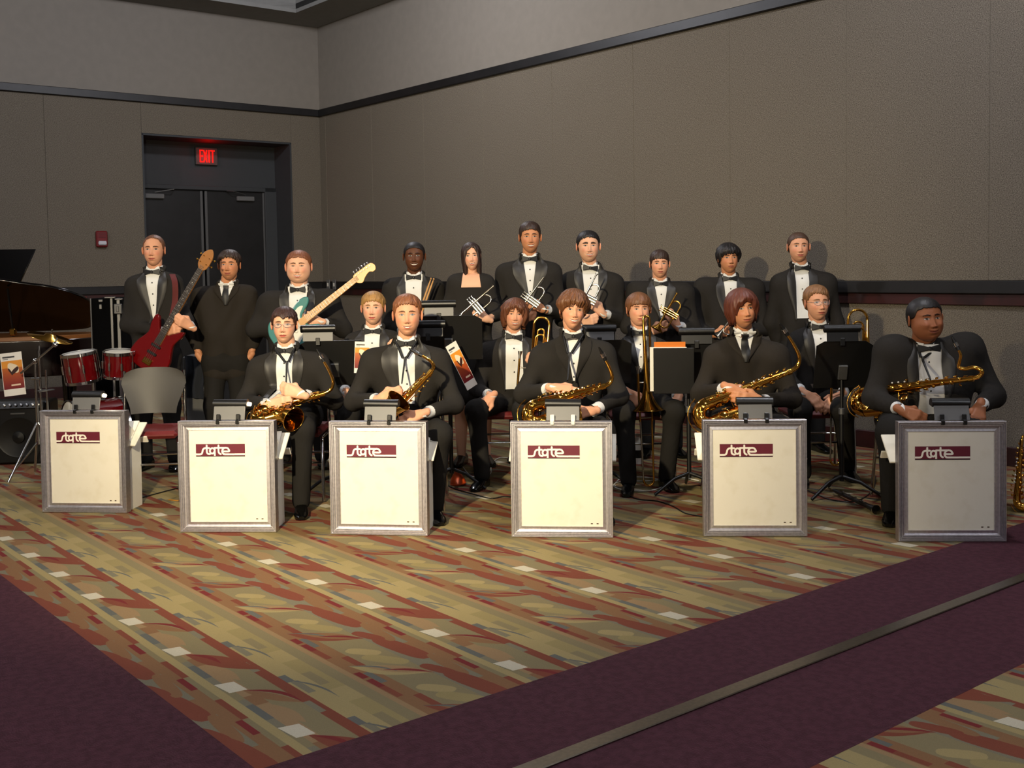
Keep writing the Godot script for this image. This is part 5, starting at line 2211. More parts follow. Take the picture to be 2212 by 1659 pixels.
		for sg in [-1.0, 1.0]:
			var lm := MB.new()
			rows = []
			for r in 13:
				var f := r / 12.0
				var y := neck.y + 0.018 - f * (vb + 0.022)
				var fs := clampf((neck.y + 0.005 - y) / vb, 0.0, 1.0)
				var hw := lerpf(vt, ve, pow(fs, s.get("vpow", 1.1)))
				var ww: float = s.get("lapel", 0.072) * (smoothstep(0.0, 0.30, f) * 0.75 + 0.25) * (1.0 - 0.80 * smoothstep(0.34, 1.0, f))
				var row := []
				for k in 5:
					var u := k / 4.0
					var x: float = neck.x + vx * fs + sg * (hw - 0.004 + ww * u)
					var z := fj.front(x, y, neck.z + 0.04) + 0.0105 + 0.004 * sin(PI * u)
					if u == 1.0:
						z -= 0.006
					row.push_back(Vector3(x, y + (0.012 * u if f > 0.2 and f < 0.4 else 0.0), z))
				rows.push_back(row)
			lm.grid(rows, false, sg > 0.0)
			part(t, "lapel", lm, mats[s.get("lapel_cloth", "satin")])
		# standing collar
		var cm := MB.new()
		for lay in 2:
			rows = []
			for r in 2:
				var row := []
				for k in 21:
					var a := deg_to_rad(-68.0 + 15.8 * k)
					var rr := 0.0605 + 0.006 * (1 - r) + (0.0 if lay == 0 else -0.004)
					rr *= nk / 0.056
					row.push_back(neck + Vector3(cos(a) * rr, -0.008 + 0.040 * r - 0.022 * maxf(0.0, -sin(a)), -0.012 - sin(a) * (rr + 0.004)))
				rows.push_back(row)
			cm.grid(rows, false, lay == 1)
		for sg in [-1.0, 1.0]:
			var c0 := neck + Vector3(sg * 0.010, -0.012, 0.058)
			cm.poly([c0, c0 + Vector3(sg * 0.042, 0.004, -0.016), c0 + Vector3(sg * 0.036, 0.040, -0.020), c0 + Vector3(sg * 0.014, 0.022, -0.004)], neck)
		part(t, "collar", cm, mats.shirt)
		var tz := maxf(fj.front(neck.x, neck.y - 0.02, neck.z + 0.05) + 0.014, neck.z + 0.066)
		if s.get("tie", "bow") == "bow":
			var bm := MB.new()
			var tx := Transform3D(Basis(Vector3.BACK, deg_to_rad(s.get("bow_tilt", 0.0))), Vector3(neck.x, neck.y - 0.018, tz - 0.006))
			var bw: float = s.get("bow", 1.0)
			for sg in [-1.0, 1.0]:
				var o := PackedVector2Array([Vector2(0.0, -0.009), Vector2(sg * 0.022 * bw, -0.015), Vector2(sg * 0.056 * bw, -0.025), Vector2(sg * 0.060 * bw, 0.0), Vector2(sg * 0.056 * bw, 0.024), Vector2(sg * 0.022 * bw, 0.014), Vector2(0.0, 0.009)])
				bm.extrude(o, 0.014, tx * Transform3D(Basis(Vector3.UP, sg * 0.25), Vector3.ZERO), 0.004)
			bm.box(tx * Transform3D(Basis(), Vector3(0, 0, 0.008)), Vector3(0.022, 0.024, 0.020), 0.006)
			part(t, "bow_tie", bm, mats.tie_black)
		else:
			var bm := MB.new()
			rows = []
			for r in 12:
				var f := r / 11.0
				var y := neck.y - 0.012 - f * (vb - 0.01)
				var hw := minf(lerpf(0.016, 0.034, f) if f > 0.1 else 0.020, lerpf(vt, ve, pow(f, 1.1)) + 0.004)
				var row := []
				for k in 5:
					var u := k / 4.0 * 2.0 - 1.0
					var x := neck.x + u * hw
					var z := maxf(fj.front(x, y, neck.z + 0.05) + 0.012 + 0.006 * (1.0 - u * u), neck.z + (0.062 if f < 0.15 else 0.0))
					row.push_back(Vector3(x, y, z))
				rows.push_back(row)
			bm.grid(rows, false, true)
			part(t, "necktie", bm, mats.tie_black)
	# shirt cuffs
	if not s.get("dress", false):
		for e in [0, 1]:
			if not s.has("ha" if e == 0 else "hb") or s.get("cuff", 1.0) <= 0.0:
				continue
			var el: Vector3 = ea if e == 0 else eb
			var wr: Vector3 = wa if e == 0 else wb
			var u := (wr - el).normalized()
			var cm := MB.new()
			var cl: float = s.get("cuff", 0.065)
			cm.tube([wr - u * (cl + 0.02), wr - u * cl, wr - u * 0.004, wr - u * 0.006], [0.037, 0.038, 0.039, 0.028], 16, false)
			part(t, "shirt_cuff", cm, mats.shirt)
	if s.has("watch"):
		var wu := (wb - eb).normalized()
		var wm := MB.new()
		wm.tube([wb - wu * 0.016, wb - wu * 0.014, wb + wu * 0.002, wb + wu * 0.004], [0.030, 0.034, 0.034, 0.030], 14, false)
		part(t, "wrist_watch", wm, mats.silver)
	if s.has("strap"):
		var sm := MB.new()
		var lowp := inv * at(s.strap[0], s.strap[1], d - s.strap[2])
		for sg in [-1.0, 1.0]:
			var y1 := lerpf(neck.y, lowp.y, 0.5)
			var x1 := lerpf(neck.x + sg * 0.055, lowp.x, 0.5)
			var jn := Vector3(neck.x + (lowp.x - neck.x) * 0.55, lerpf(neck.y, lowp.y, 0.55), 0)
			jn.z = fj.front(jn.x, jn.y, neck.z + 0.1) + 0.022
			sm.tube([neck + Vector3(sg * 0.066, 0.02, -0.03), neck + Vector3(sg * 0.060, -0.01, 0.055), jn + Vector3(sg * 0.012, 0.03, 0)], 0.0085, 6, true, 0.5)
			if sg > 0.0:
				sm.tube([jn + Vector3(0, 0.035, 0.0), jn + Vector3(0, 0.01, 0.004), lowp], [0.014, 0.011, 0.007], 6, true, 0.6)
		part(t, "neck_strap", sm, mats.tie_black)
	if s.get("glasses", false):
		var gm := MB.new()
		for sg in [-1.0, 1.0]:
			var ring := []
			for k in 17:
				var a := TAU * k / 16.0
				ring.push_back(hx * Vector3(sg * 0.031 + cos(a) * 0.024, 0.008 + sin(a) * 0.0145, 0.103 - absf(sg * 0.031 + cos(a) * 0.024) * 0.28))
			gm.tube(ring, 0.0012, 5, false)
			gm.tube([hx * Vector3(sg * 0.055, 0.012, 0.088), hx * Vector3(sg * 0.079 * fac.get("w", 1.0), 0.012, 0.0)], 0.0013, 5)
		gm.tube([hx * Vector3(-0.008, 0.012, 0.104), hx * Vector3(0, 0.015, 0.106), hx * Vector3(0.008, 0.012, 0.104)], 0.0012, 5)
		var go := part(t, "glasses", gm, mats.steel)
		gm = MB.new()
		for sg in [-1.0, 1.0]:
			var ring := []
			for k in 14:
				var a := TAU * k / 14.0
				ring.push_back(hx * Vector3(sg * 0.031 + cos(a) * 0.0235, 0.008 + sin(a) * 0.014, 0.1032 - absf(sg * 0.031 + cos(a) * 0.0235) * 0.28))
			gm.poly(ring, hx * Vector3.ZERO)
		var lm := mat("lens_glass", Color(0.9, 0.92, 0.95, 0.10), 0.05)
		lm.transparency = BaseMaterial3D.TRANSPARENCY_ALPHA
		part(go, "lens", gm, lm)
	part(t, "body", body, mats.skin)
	var hm := hair_mesh(fac)
	var ho := MB.new()
	ho.add(hm, hx)
	part(t, "hair", ho, mats.hair)
	if sit:
		var cf := root * Transform3D(Basis(), Vector3(hip.x, 0.0, -0.03))
		chair(cf, s.chair)


func face(o: Dictionary) -> Dictionary:
	var f := {"skin": lin(205, 150, 118), "blush": lin(200, 112, 88), "lip": lin(165, 85, 75), "brow": lin(70, 45, 30)}
	match o.get("tone", "fair"):
		"tan":
			f = {"skin": lin(186, 128, 92), "blush": lin(178, 100, 72), "lip": lin(150, 80, 66), "brow": lin(48, 32, 22)}
		"pale":
			f = {"skin": lin(214, 164, 134), "blush": lin(212, 122, 100), "lip": lin(180, 88, 78), "brow": lin(90, 60, 40)}
		"dark":
			f = {"skin": lin(88, 54, 38), "blush": lin(96, 54, 38), "lip": lin(84, 44, 38), "brow": lin(22, 16, 13)}
		"brown":
			f = {"skin": lin(138, 86, 58), "blush": lin(140, 80, 52), "lip": lin(120, 66, 52), "brow": lin(28, 20, 16)}
	f.merge(o, true)
	return f


func short_hair(col: Color, o := {}) -> Dictionary:
	var h := {"col": col, "th": 0.012, "side": 0.008, "keys": [[0.0, 0.074], [28.0, 0.070], [48.0, 0.056], [66.0, 0.020], [80.0, 0.012], [100.0, 0.012], [125.0, -0.035], [180.0, -0.070]], "low": 0.80, "lowz": 0.80}
	h.merge(o, true)
	return h


func mop_hair(col: Color, o := {}) -> Dictionary:
	var h := {"col": col, "th": 0.024, "side": 0.024, "tip": 0.010, "keys": [[0.0, 0.040], [30.0, 0.036], [50.0, 0.012], [68.0, -0.020], [95.0, -0.030], [130.0, -0.07], [180.0, -0.09]], "low": 0.88, "lowz": 0.82, "rag": 0.010, "tuft": 0.007}
	h.merge(o, true)
	return h


func build_people() -> void:
	var up := Vector3(0, 0.7, 0.7)
	var cam_z := Vector3(0, 0.15, 1)
	var brown := lin(74, 48, 30)
	var dbrown := lin(46, 30, 21)
	var black := lin(22, 18, 17)
	var blond := lin(150, 112, 62)
	var sandy := lin(128, 86, 52)
	var auburn := lin(92, 52, 30)
	# ---- standing row
	person({"label": "person in a black tuxedo with receding hair holding the red bass guitar", "d": 8.45, "hx": 332, "top": 507, "chin": 575, "hy": 6, "sa": [270, 612], "sb": [395, 606], "ea": [276, 702, 0.0], "wa": [358, 718, 0.30], "eb": [402, 695, 0.06], "wb": [412, 706, 0.30],
		"ha": ["grip", 392, 702, 0.38, cam_z], "hb": ["grip", 384, 690, 0.38, cam_z], "vlen": 0.40, "vtop": 0.060, "vend": 0.010, "vshift": 0.02,
		"face": face({"w": 0.95, "smile": 0.2, "hair": short_hair(lin(96, 62, 42), {"th": 0.006, "side": 0.005, "keys": [[0.0, 0.098], [24.0, 0.094], [40.0, 0.088], [58.0, 0.060], [70.0, 0.012], [100.0, 0.012], [125.0, -0.035], [180.0, -0.065]]})})})
	person({"label": "person in a dark suit and loosened tie standing with hands in pockets", "d": 8.62, "hx": 495, "top": 538, "chin": 606, "hy": 4, "sa": [413, 636], "sb": [556, 630], "ea": [414, 715, -0.02], "wa": [432, 772, 0.02], "eb": [558, 712, -0.02], "wb": [540, 770, 0.02],
		"ha": ["flat", 462, 812, -0.02, Vector3(-1, 0, 0.3)], "hb": ["flat", 510, 812, -0.02, Vector3(1, 0, 0.3)], "tie": "long", "vlen": 0.16, "vtop": 0.062, "vend": 0.008, "studs": false, "lapel": 0.058, "lapel_cloth": "wool_brown", "cloth": "wool_brown", "cuff": 0.0,
		"face": face({"tone": "tan", "smile": 0.35, "stubble": 0.35, "hair": short_hair(dbrown, {"th": 0.018, "side": 0.014, "tuft": 0.006, "rag": 0.012, "keys": [[0.0, 0.066], [28.0, 0.058], [48.0, 0.044], [66.0, 0.004], [80.0, -0.002], [100.0, 0.0], [125.0, -0.045], [180.0, -0.08]]})})})
	person({"label": "stout person in a black tuxedo with a sea-green guitar", "d": 8.45, "hx": 645, "top": 540, "chin": 613, "hy": 4, "girth": 1.28, "neck": 0.066, "sa": [558, 650], "sb": [732, 640], "ea": [550, 712, 0.02], "wa": [640, 706, 0.26], "eb": [742, 712, 0.02], "wb": [690, 694, 0.26],
		"ha": ["grip", 672, 716, 0.30, cam_z], "hb": ["relax", 652, 690, 0.31, cam_z], "vlen": 0.34, "vtop": 0.075, "vend": 0.055, "cuff": 0.07,
		"face": face({"tone": "pale", "w": 1.08, "jaw": 0.97, "fat": 1.0, "smile": 0.6, "open": 0.5, "eye": 0.7, "hair": short_hair(lin(112, 66, 40), {"th": 0.010})})})
	person({"label": "person in a black tuxedo holding two drumsticks", "d": 8.7, "hx": 895, "top": 522, "chin": 587, "hy": 3, "sa": [826, 616], "sb": [960, 616], "ea": [826, 705, 0.0], "wa": [880, 715, 0.22], "eb": [958, 705, 0.0], "wb": [915, 706, 0.22],
		"ha": ["grip", 905, 705, 0.28, cam_z], "hb": ["fist", 905, 685, 0.27, cam_z], "vlen": 0.46, "vtop": 0.070, "vend": 0.052,
		"face": face({"tone": "dark", "w": 1.02, "jaw": 0.90, "smile": 0.7, "open": 0.6, "nose": 0.85, "hair": short_hair(black, {"th": 0.008, "side": 0.006, "tuft": 0.001, "rag": 0.002})})})
	person({"label": "person in a black dress with long dark hair holding a silver trumpet", "d": 8.42, "hx": 1018, "top": 522, "chin": 584, "hy": 3, "hr": 3, "dress": true, "neck": 0.046, "girth": 0.84, "hand": 0.9, "sa": [964, 606], "sb": [1070, 606], "ea": [962, 682, 0.0], "wa": [1000, 706, 0.20], "eb": [1072, 678, 0.02], "wb": [1054, 690, 0.20],
		"ha": ["grip", 1020, 700, 0.26, cam_z], "hb": ["grip", 1020, 676, 0.27, cam_z], "vlen": 0.115,
		"face": face({"tone": "pale", "w": 0.90, "jaw": 0.78, "smile": 0.7, "open": 0.4, "brow": lin(45, 28, 20), "lip": lin(170, 60, 58), "nose": 0.8, "hair": {"col": lin(44, 28, 22), "th": 0.016, "side": 0.016, "tip": 0.008, "keys": [[0.0, 0.082], [22.0, 0.070], [38.0, 0.030], [52.0, -0.10], [64.0, -0.19], [100.0, -0.24], [180.0, -0.25]], "sweep": 0.03, "low": 0.92, "lowz": 0.85, "tuft": 0.005}})})
	person({"label": "tall tanned person in a peak-lapel tuxedo holding a silver trumpet", "d": 8.6, "hx": 1145, "top": 477, "chin": 547, "hy": 3, "sa": [1070, 584], "sb": [1214, 582], "ea": [1074, 675, 0.0], "wa": [1122, 690, 0.22], "eb": [1212, 672, 0.0], "wb": [1172, 668, 0.22],
		"ha": ["grip", 1145, 682, 0.27, cam_z], "hb": ["grip", 1142, 655, 0.28, cam_z], "vlen": 0.34, "vtop": 0.058, "vend": 0.010, "lapel": 0.095, "watch": true,
		"face": face({"tone": "tan", "w": 0.98, "smile": 0.7, "open": 0.5, "stubble": 0.2, "hair": short_hair(dbrown, {"th": 0.018, "keys": [[0.0, 0.066], [28.0, 0.060], [48.0, 0.050], [66.0, 0.012], [80.0, 0.006], [100.0, 0.010], [125.0, -0.035], [180.0, -0.07]]})})})
	person({"label": "person in a black tuxedo with thick dark eyebrows holding a silver trumpet", "d": 8.78, "hx": 1271, "top": 497, "chin": 567, "hy": 2, "sa": [1210, 602], "sb": [1348, 606], "ea": [1214, 690, 0.0], "wa": [1258, 700, 0.22], "eb": [1346, 692, 0.0], "wb": [1300, 676, 0.22],
		"ha": ["grip", 1280, 690, 0.27, cam_z], "hb": ["grip", 1276, 650, 0.27, cam_z], "vlen": 0.32, "vtop": 0.070, "vend": 0.050, "vshift": 0.0, "bow_tilt": -6,
		"face": face({"tone": "pale", "w": 1.04, "jaw": 0.92, "smile": 0.7, "open": 0.5, "browh": 1.6, "brow": lin(28, 20, 16), "stubble": 0.15, "hair": short_hair(black, {"th": 0.014})})})
	person({"label": "person in a black tuxedo holding a gold trumpet upright against the chest", "d": 8.7, "hx": 1425, "top": 538, "chin": 601, "hy": -3, "sa": [1352, 622], "sb": [1500, 626], "ea": [1356, 706, 0.0], "wa": [1408, 716, 0.20], "eb": [1498, 710, 0.0], "wb": [1462, 704, 0.20],
		"ha": ["grip", 1432, 706, 0.26, cam_z], "hb": ["grip", 1444, 672, 0.26, cam_z], "vlen": 0.30, "vtop": 0.058, "vend": 0.008,
		"face": face({"w": 0.98, "smile": 0.05, "hair": short_hair(dbrown, {"th": 0.018, "keys": [[0.0, 0.052], [28.0, 0.050], [48.0, 0.042], [66.0, 0.010], [80.0, 0.004], [100.0, 0.010], [125.0, -0.04], [180.0, -0.07]]})})})
	person({"label": "person in a black tuxedo with a black mop of hair behind the tenor saxophonist", "d": 8.92, "hx": 1574, "top": 523, "chin": 590, "hy": 2, "sa": [1498, 614], "sb": [1652, 616], "ea": [1500, 706, 0.0], "wa": [1546, 722, 0.20], "eb": [1654, 710, 0.0], "wb": [1606, 722, 0.20],
		"ha": ["grip", 1568, 716, 0.26, cam_z], "hb": ["grip", 1584, 712, 0.26, cam_z], "vlen": 0.40, "vtop": 0.060, "vend": 0.022,
		"face": face({"tone": "tan", "w": 0.98, "smile": 0.0, "frown": 0.6, "brow": lin(26, 19, 16), "hair": mop_hair(black, {"th": 0.022, "keys": [[0.0, 0.044], [30.0, 0.040], [50.0, 0.020], [68.0, -0.02], [95.0, -0.02], [130.0, -0.06], [180.0, -0.09]]})})})
	person({"label": "person with close-cropped hair in a black tuxedo standing without an instrument", "d": 8.8, "hx": 1725, "top": 501, "chin": 567, "hy": -4, "sa": [1664, 606], "sb": [1808, 604], "ea": [1664, 698, -0.06], "wa": [1690, 770, -0.14], "eb": [1808, 698, -0.06], "wb": [1786, 770, -0.14],
		"vlen": 0.42, "vtop": 0.062, "vend": 0.050, "vshift": -0.01, "vpow": 0.6,
		"face": face({"w": 1.0, "smile": 0.3, "hair": short_hair(lin(70, 50, 38), {"th": 0.006, "side": 0.004, "tuft": 0.001, "rag": 0.003})})})
	# ---- trombones, second row, seated
	person({"label": "blond person in a tuxedo seated behind a music stand", "chair": "chair under the blond trombonist", "sit": true, "d": 7.85, "hx": 806, "top": 628, "chin": 702, "hy": 0, "sa": [742, 736], "sb": [868, 730], "ea": [738, 815, 0.04], "wa": [748, 852, 0.30], "eb": [872, 815, 0.04], "wb": [852, 775, 0.28],
		"ha": ["rest", 742, 885, 0.37, up], "hb": ["grip", 848, 740, 0.30, cam_z], "ka": [752, 0.42], "kb": [850, 0.42], "fa": [748, 0.36], "fb": [850, 0.36], "vlen": 0.36, "vtop": 0.06, "vend": 0.045,
		"face": face({"tone": "pale", "smile": 0.1, "brow": lin(110, 80, 48), "hair": short_hair(blond, {"th": 0.016, "side": 0.012, "tuft": 0.005, "keys": [[0.0, 0.060], [28.0, 0.056], [48.0, 0.044], [66.0, 0.008], [80.0, 0.004], [100.0, 0.008], [125.0, -0.04], [180.0, -0.07]]})})})
	person({"label": "person with long brown hair in a tuxedo seated holding a trombone upright", "chair": "chair under the long-haired trombonist", "sit": true, "d": 7.9, "hx": 1112, "top": 642, "chin": 714, "hy": 3, "hr": -4, "sa": [1030, 756], "sb": [1182, 752], "ea": [1030, 840, 0.05], "wa": [1062, 856, 0.32], "eb": [1184, 836, 0.05], "wb": [1164, 800, 0.26],
		"ha": ["rest", 1030, 884, 0.40, up], "hb": ["grip", 1142, 768, 0.28, cam_z], "ka": [1028, 0.40], "kb": [1130, 0.42], "fa": [1042, 0.36], "fb": [1140, 0.36], "vlen": 0.40, "vtop": 0.062, "vend": 0.070, "bow_tilt": -8, "lapel": 0.05,
		"face": face({"w": 0.98, "smile": 0.6, "open": 0.35, "eye": 0.7, "stubble": 0.15, "hair": mop_hair(auburn, {"th": 0.020, "side": 0.030, "keys": [[0.0, 0.055], [25.0, 0.040], [42.0, 0.0], [60.0, -0.07], [95.0, -0.10], [130.0, -0.12], [180.0, -0.13]], "low": 1.0, "lowz": 0.95, "sweep": -0.015, "rag": 0.018, "tuft": 0.009})})})
	person({"label": "person with a brown bowl fringe in a tuxedo seated with a gold trombone", "chair": "chair under the trombonist with the bowl fringe", "sit": true, "d": 7.75, "hx": 1380, "top": 630, "chin": 705, "hy": 4, "sa": [1316, 758], "sb": [1450, 750], "ea": [1316, 836, 0.06], "wa": [1360, 850, 0.30], "eb": [1456, 832, 0.06], "wb": [1464, 862, 0.32],
		"ha": ["grip", 1392, 880, 0.34, cam_z], "hb": ["rest", 1442, 898, 0.40, up], "ka": [1348, 0.45], "kb": [1456, 0.45], "fa": [1358, 0.46], "fb": [1440, 0.34], "vlen": 0.30, "vtop": 0.058, "vend": 0.008,
		"face": face({"w": 1.0, "jaw": 0.92, "smile": 0.2, "brow": lin(90, 60, 40), "hair": mop_hair(lin(104, 66, 38), {"th": 0.018, "side": 0.016, "keys": [[0.0, 0.046], [30.0, 0.044], [50.0, 0.030], [68.0, -0.004], [95.0, -0.004], [130.0, -0.05], [180.0, -0.08]], "rag": 0.004, "tuft": 0.003})})})
	person({"label": "person wearing glasses in a tuxedo seated behind a stand with a trombone", "chair": "chair under the trombonist wearing glasses", "sit": true, "d": 7.7, "hx": 1765, "top": 614, "chin": 692, "hy": 6, "glasses": true, "sa": [1702, 730], "sb": [1838, 732], "ea": [1698, 815, 0.05], "wa": [1738, 850, 0.30], "eb": [1842, 815, 0.05], "wb": [1816, 855, 0.30],
		"ha": ["relax", 1778, 878, 0.36, up], "hb": ["relax", 1780, 882, 0.36, up], "ka": [1728, 0.42], "kb": [1822, 0.42], "fa": [1735, 0.25], "fb": [1830, 0.05], "vlen": 0.36, "vtop": 0.062, "vend": 0.03,
		"face": face({"w": 0.98, "smile": 0.0, "brow": lin(100, 70, 45), "hair": short_hair(lin(120, 84, 52), {"th": 0.020, "sweep": -0.02, "side": 0.012, "tuft": 0.005})})})
	# ---- saxophones, front row, seated
	person({"label": "person with glasses and a dark fringe seated with an alto saxophone on the lap", "chair": "chair under the saxophonist wearing glasses", "sit": true, "d": 7.2, "hx": 614, "top": 661, "chin": 742, "hy": 4, "glasses": true, "sa": [534, 790], "sb": [712, 778], "ea": [530, 868, 0.06], "wa": [584, 874, 0.44], "eb": [722, 866, 0.08], "wb": [650, 852, 0.44],
		"ha": ["grip", 630, 868, 0.50, cam_z], "hb": ["grip", 602, 836, 0.46, cam_z], "ka": [585, 0.44], "kb": [652, 0.44], "fa": [580, 0.42], "fb": [650, 0.42], "vlen": 0.40, "vtop": 0.060, "vend": 0.050, "vshift": -0.01, "strap": [618, 828, 0.22],
		"face": face({"tone": "pale", "w": 0.96, "smile": 0.0, "hair": mop_hair(lin(52, 30, 22), {"th": 0.014, "side": 0.010, "keys": [[0.0, 0.052], [22.0, 0.066], [48.0, 0.056], [66.0, 0.018], [80.0, 0.010], [100.0, 0.010], [130.0, -0.04], [180.0, -0.07]], "sweep": -0.018, "rag": 0.012})})})
	person({"label": "person with short wavy brown hair smiling over an alto saxophone", "chair": "chair under the smiling saxophonist", "sit": true, "d": 6.85, "hx": 880, "top": 634, "chin": 726, "hy": 4, "sa": [778, 772], "sb": [974, 772], "ea": [764, 868, 0.05], "wa": [822, 862, 0.38], "eb": [982, 874, 0.08], "wb": [912, 894, 0.34],
		"ha": ["grip", 885, 840, 0.46, cam_z], "hb": ["relax", 862, 912, 0.42, up], "ka": [800, 0.42], "kb": [948, 0.40], "fa": [800, 0.36], "fb": [938, 0.28], "vlen": 0.40, "vtop": 0.060, "vend": 0.048, "lapel": 0.10, "strap": [868, 828, 0.26], "cuff": 0.06,
		"face": face({"w": 0.98, "smile": 0.45, "open": 0.4, "iris": Color(0.10, 0.13, 0.16), "hair": short_hair(lin(118, 72, 42), {"th": 0.018, "side": 0.010, "tuft": 0.006})})})
	person({"label": "person with shaggy brown hair grinning with an alto saxophone across the lap", "chair": "chair under the grinning saxophonist", "sit": true, "d": 6.85, "hx": 1238, "top": 622, "chin": 711, "hy": 5, "hr": -6, "hd": 0.07, "sa": [1144, 764], "sb": [1330, 756], "ea": [1130, 852, 0.05], "wa": [1196, 838, 0.32], "eb": [1338, 856, 0.05], "wb": [1280, 888, 0.30],
		"ha": ["relax", 1256, 850, 0.38, up], "hb": ["relax", 1232, 896, 0.36, up], "ka": [1165, 0.42], "kb": [1300, 0.42], "fa": [1165, 0.36], "fb": [1300, 0.36], "vlen": 0.30, "vtop": 0.058, "vend": 0.010, "strap": [1226, 822, 0.26], "lapel_cloth": "wool", "cuff": 0.06,
		"face": face({"w": 0.95, "jaw": 0.80, "smile": 0.7, "open": 0.6, "hair": mop_hair(lin(96, 60, 34), {"th": 0.030, "side": 0.030, "keys": [[0.0, 0.044], [30.0, 0.034], [50.0, 0.012], [68.0, -0.012], [95.0, -0.020], [130.0, -0.06], [180.0, -0.09]], "tuft": 0.010, "rag": 0.014})})})
	person({"label": "person with reddish bobbed hair in a dark three-piece suit holding a tenor saxophone", "chair": "chair under the tenor saxophonist", "sit": true, "d": 6.9, "hx": 1604, "top": 621, "chin": 709, "hy": 6, "hr": 4, "hd": 0.06, "sa": [1520, 762], "sb": [1706, 760], "ea": [1512, 852, 0.05], "wa": [1574, 838, 0.42], "eb": [1712, 862, 0.05], "wb": [1642, 866, 0.46],
		"ha": ["grip", 1616, 862, 0.47, cam_z], "hb": ["relax", 1584, 860, 0.50, cam_z], "ka": [1545, 0.42], "kb": [1680, 0.42], "fa": [1545, 0.36], "fb": [1680, 0.36], "tie": "long", "vlen": 0.18, "vtop": 0.070, "vend": 0.008, "studs": false, "lapel": 0.06, "cloth": "wool_brown", "lapel_cloth": "wool_brown", "watch": true,
		"face": face({"tone": "tan", "w": 0.98, "smile": 0.25, "stubble": 0.35, "hair": mop_hair(lin(84, 40, 24), {"th": 0.024, "side": 0.030, "keys": [[0.0, 0.052], [25.0, 0.030], [45.0, -0.02], [62.0, -0.075], [95.0, -0.085], [130.0, -0.10], [180.0, -0.11]], "sweep": 0.028, "low": 1.0, "lowz": 0.92, "rag": 0.006, "tuft": 0.004})})})
	person({"label": "large person in a black tuxedo holding a baritone saxophone on the lap", "chair": "chair under the baritone saxophonist", "sit": true, "d": 6.65, "hx": 2000, "top": 642, "chin": 737, "hy": 6, "hr": 4, "hd": 0.08, "girth": 1.45, "neck": 0.07, "sa": [1892, 752], "sb": [2120, 740], "ea": [1888, 860, 0.05], "wa": [1948, 886, 0.36], "eb": [2146, 856, 0.05], "wb": [2118, 876, 0.40],
		"ha": ["grip", 1996, 906, 0.44, cam_z], "hb": ["relax", 2112, 912, 0.48, up], "ka": [1928, 0.42], "kb": [2100, 0.42], "fa": [1925, 0.30], "fb": [2090, 0.32], "vlen": 0.42, "vtop": 0.075, "vend": 0.085, "strap": [2010, 820, 0.32], "bow": 1.2, "cuff": 0.05,
		"face": face({"tone": "brown", "w": 1.08, "jaw": 0.98, "fat": 1.0, "smile": 0.6, "nose": 0.9, "hair": short_hair(black, {"th": 0.010, "side": 0.007, "tuft": 0.001, "rag": 0.003, "keys": [[0.0, 0.070], [28.0, 0.070], [48.0, 0.060], [66.0, 0.016], [80.0, 0.010], [100.0, 0.010], [125.0, -0.035], [180.0, -0.06]]})})})


# ---------------------------------------------------------------- instruments
func tube_into(b: MB, pts: Array, rad, seg := 12) -> void:
	b.tube(pts, rad, seg, false)


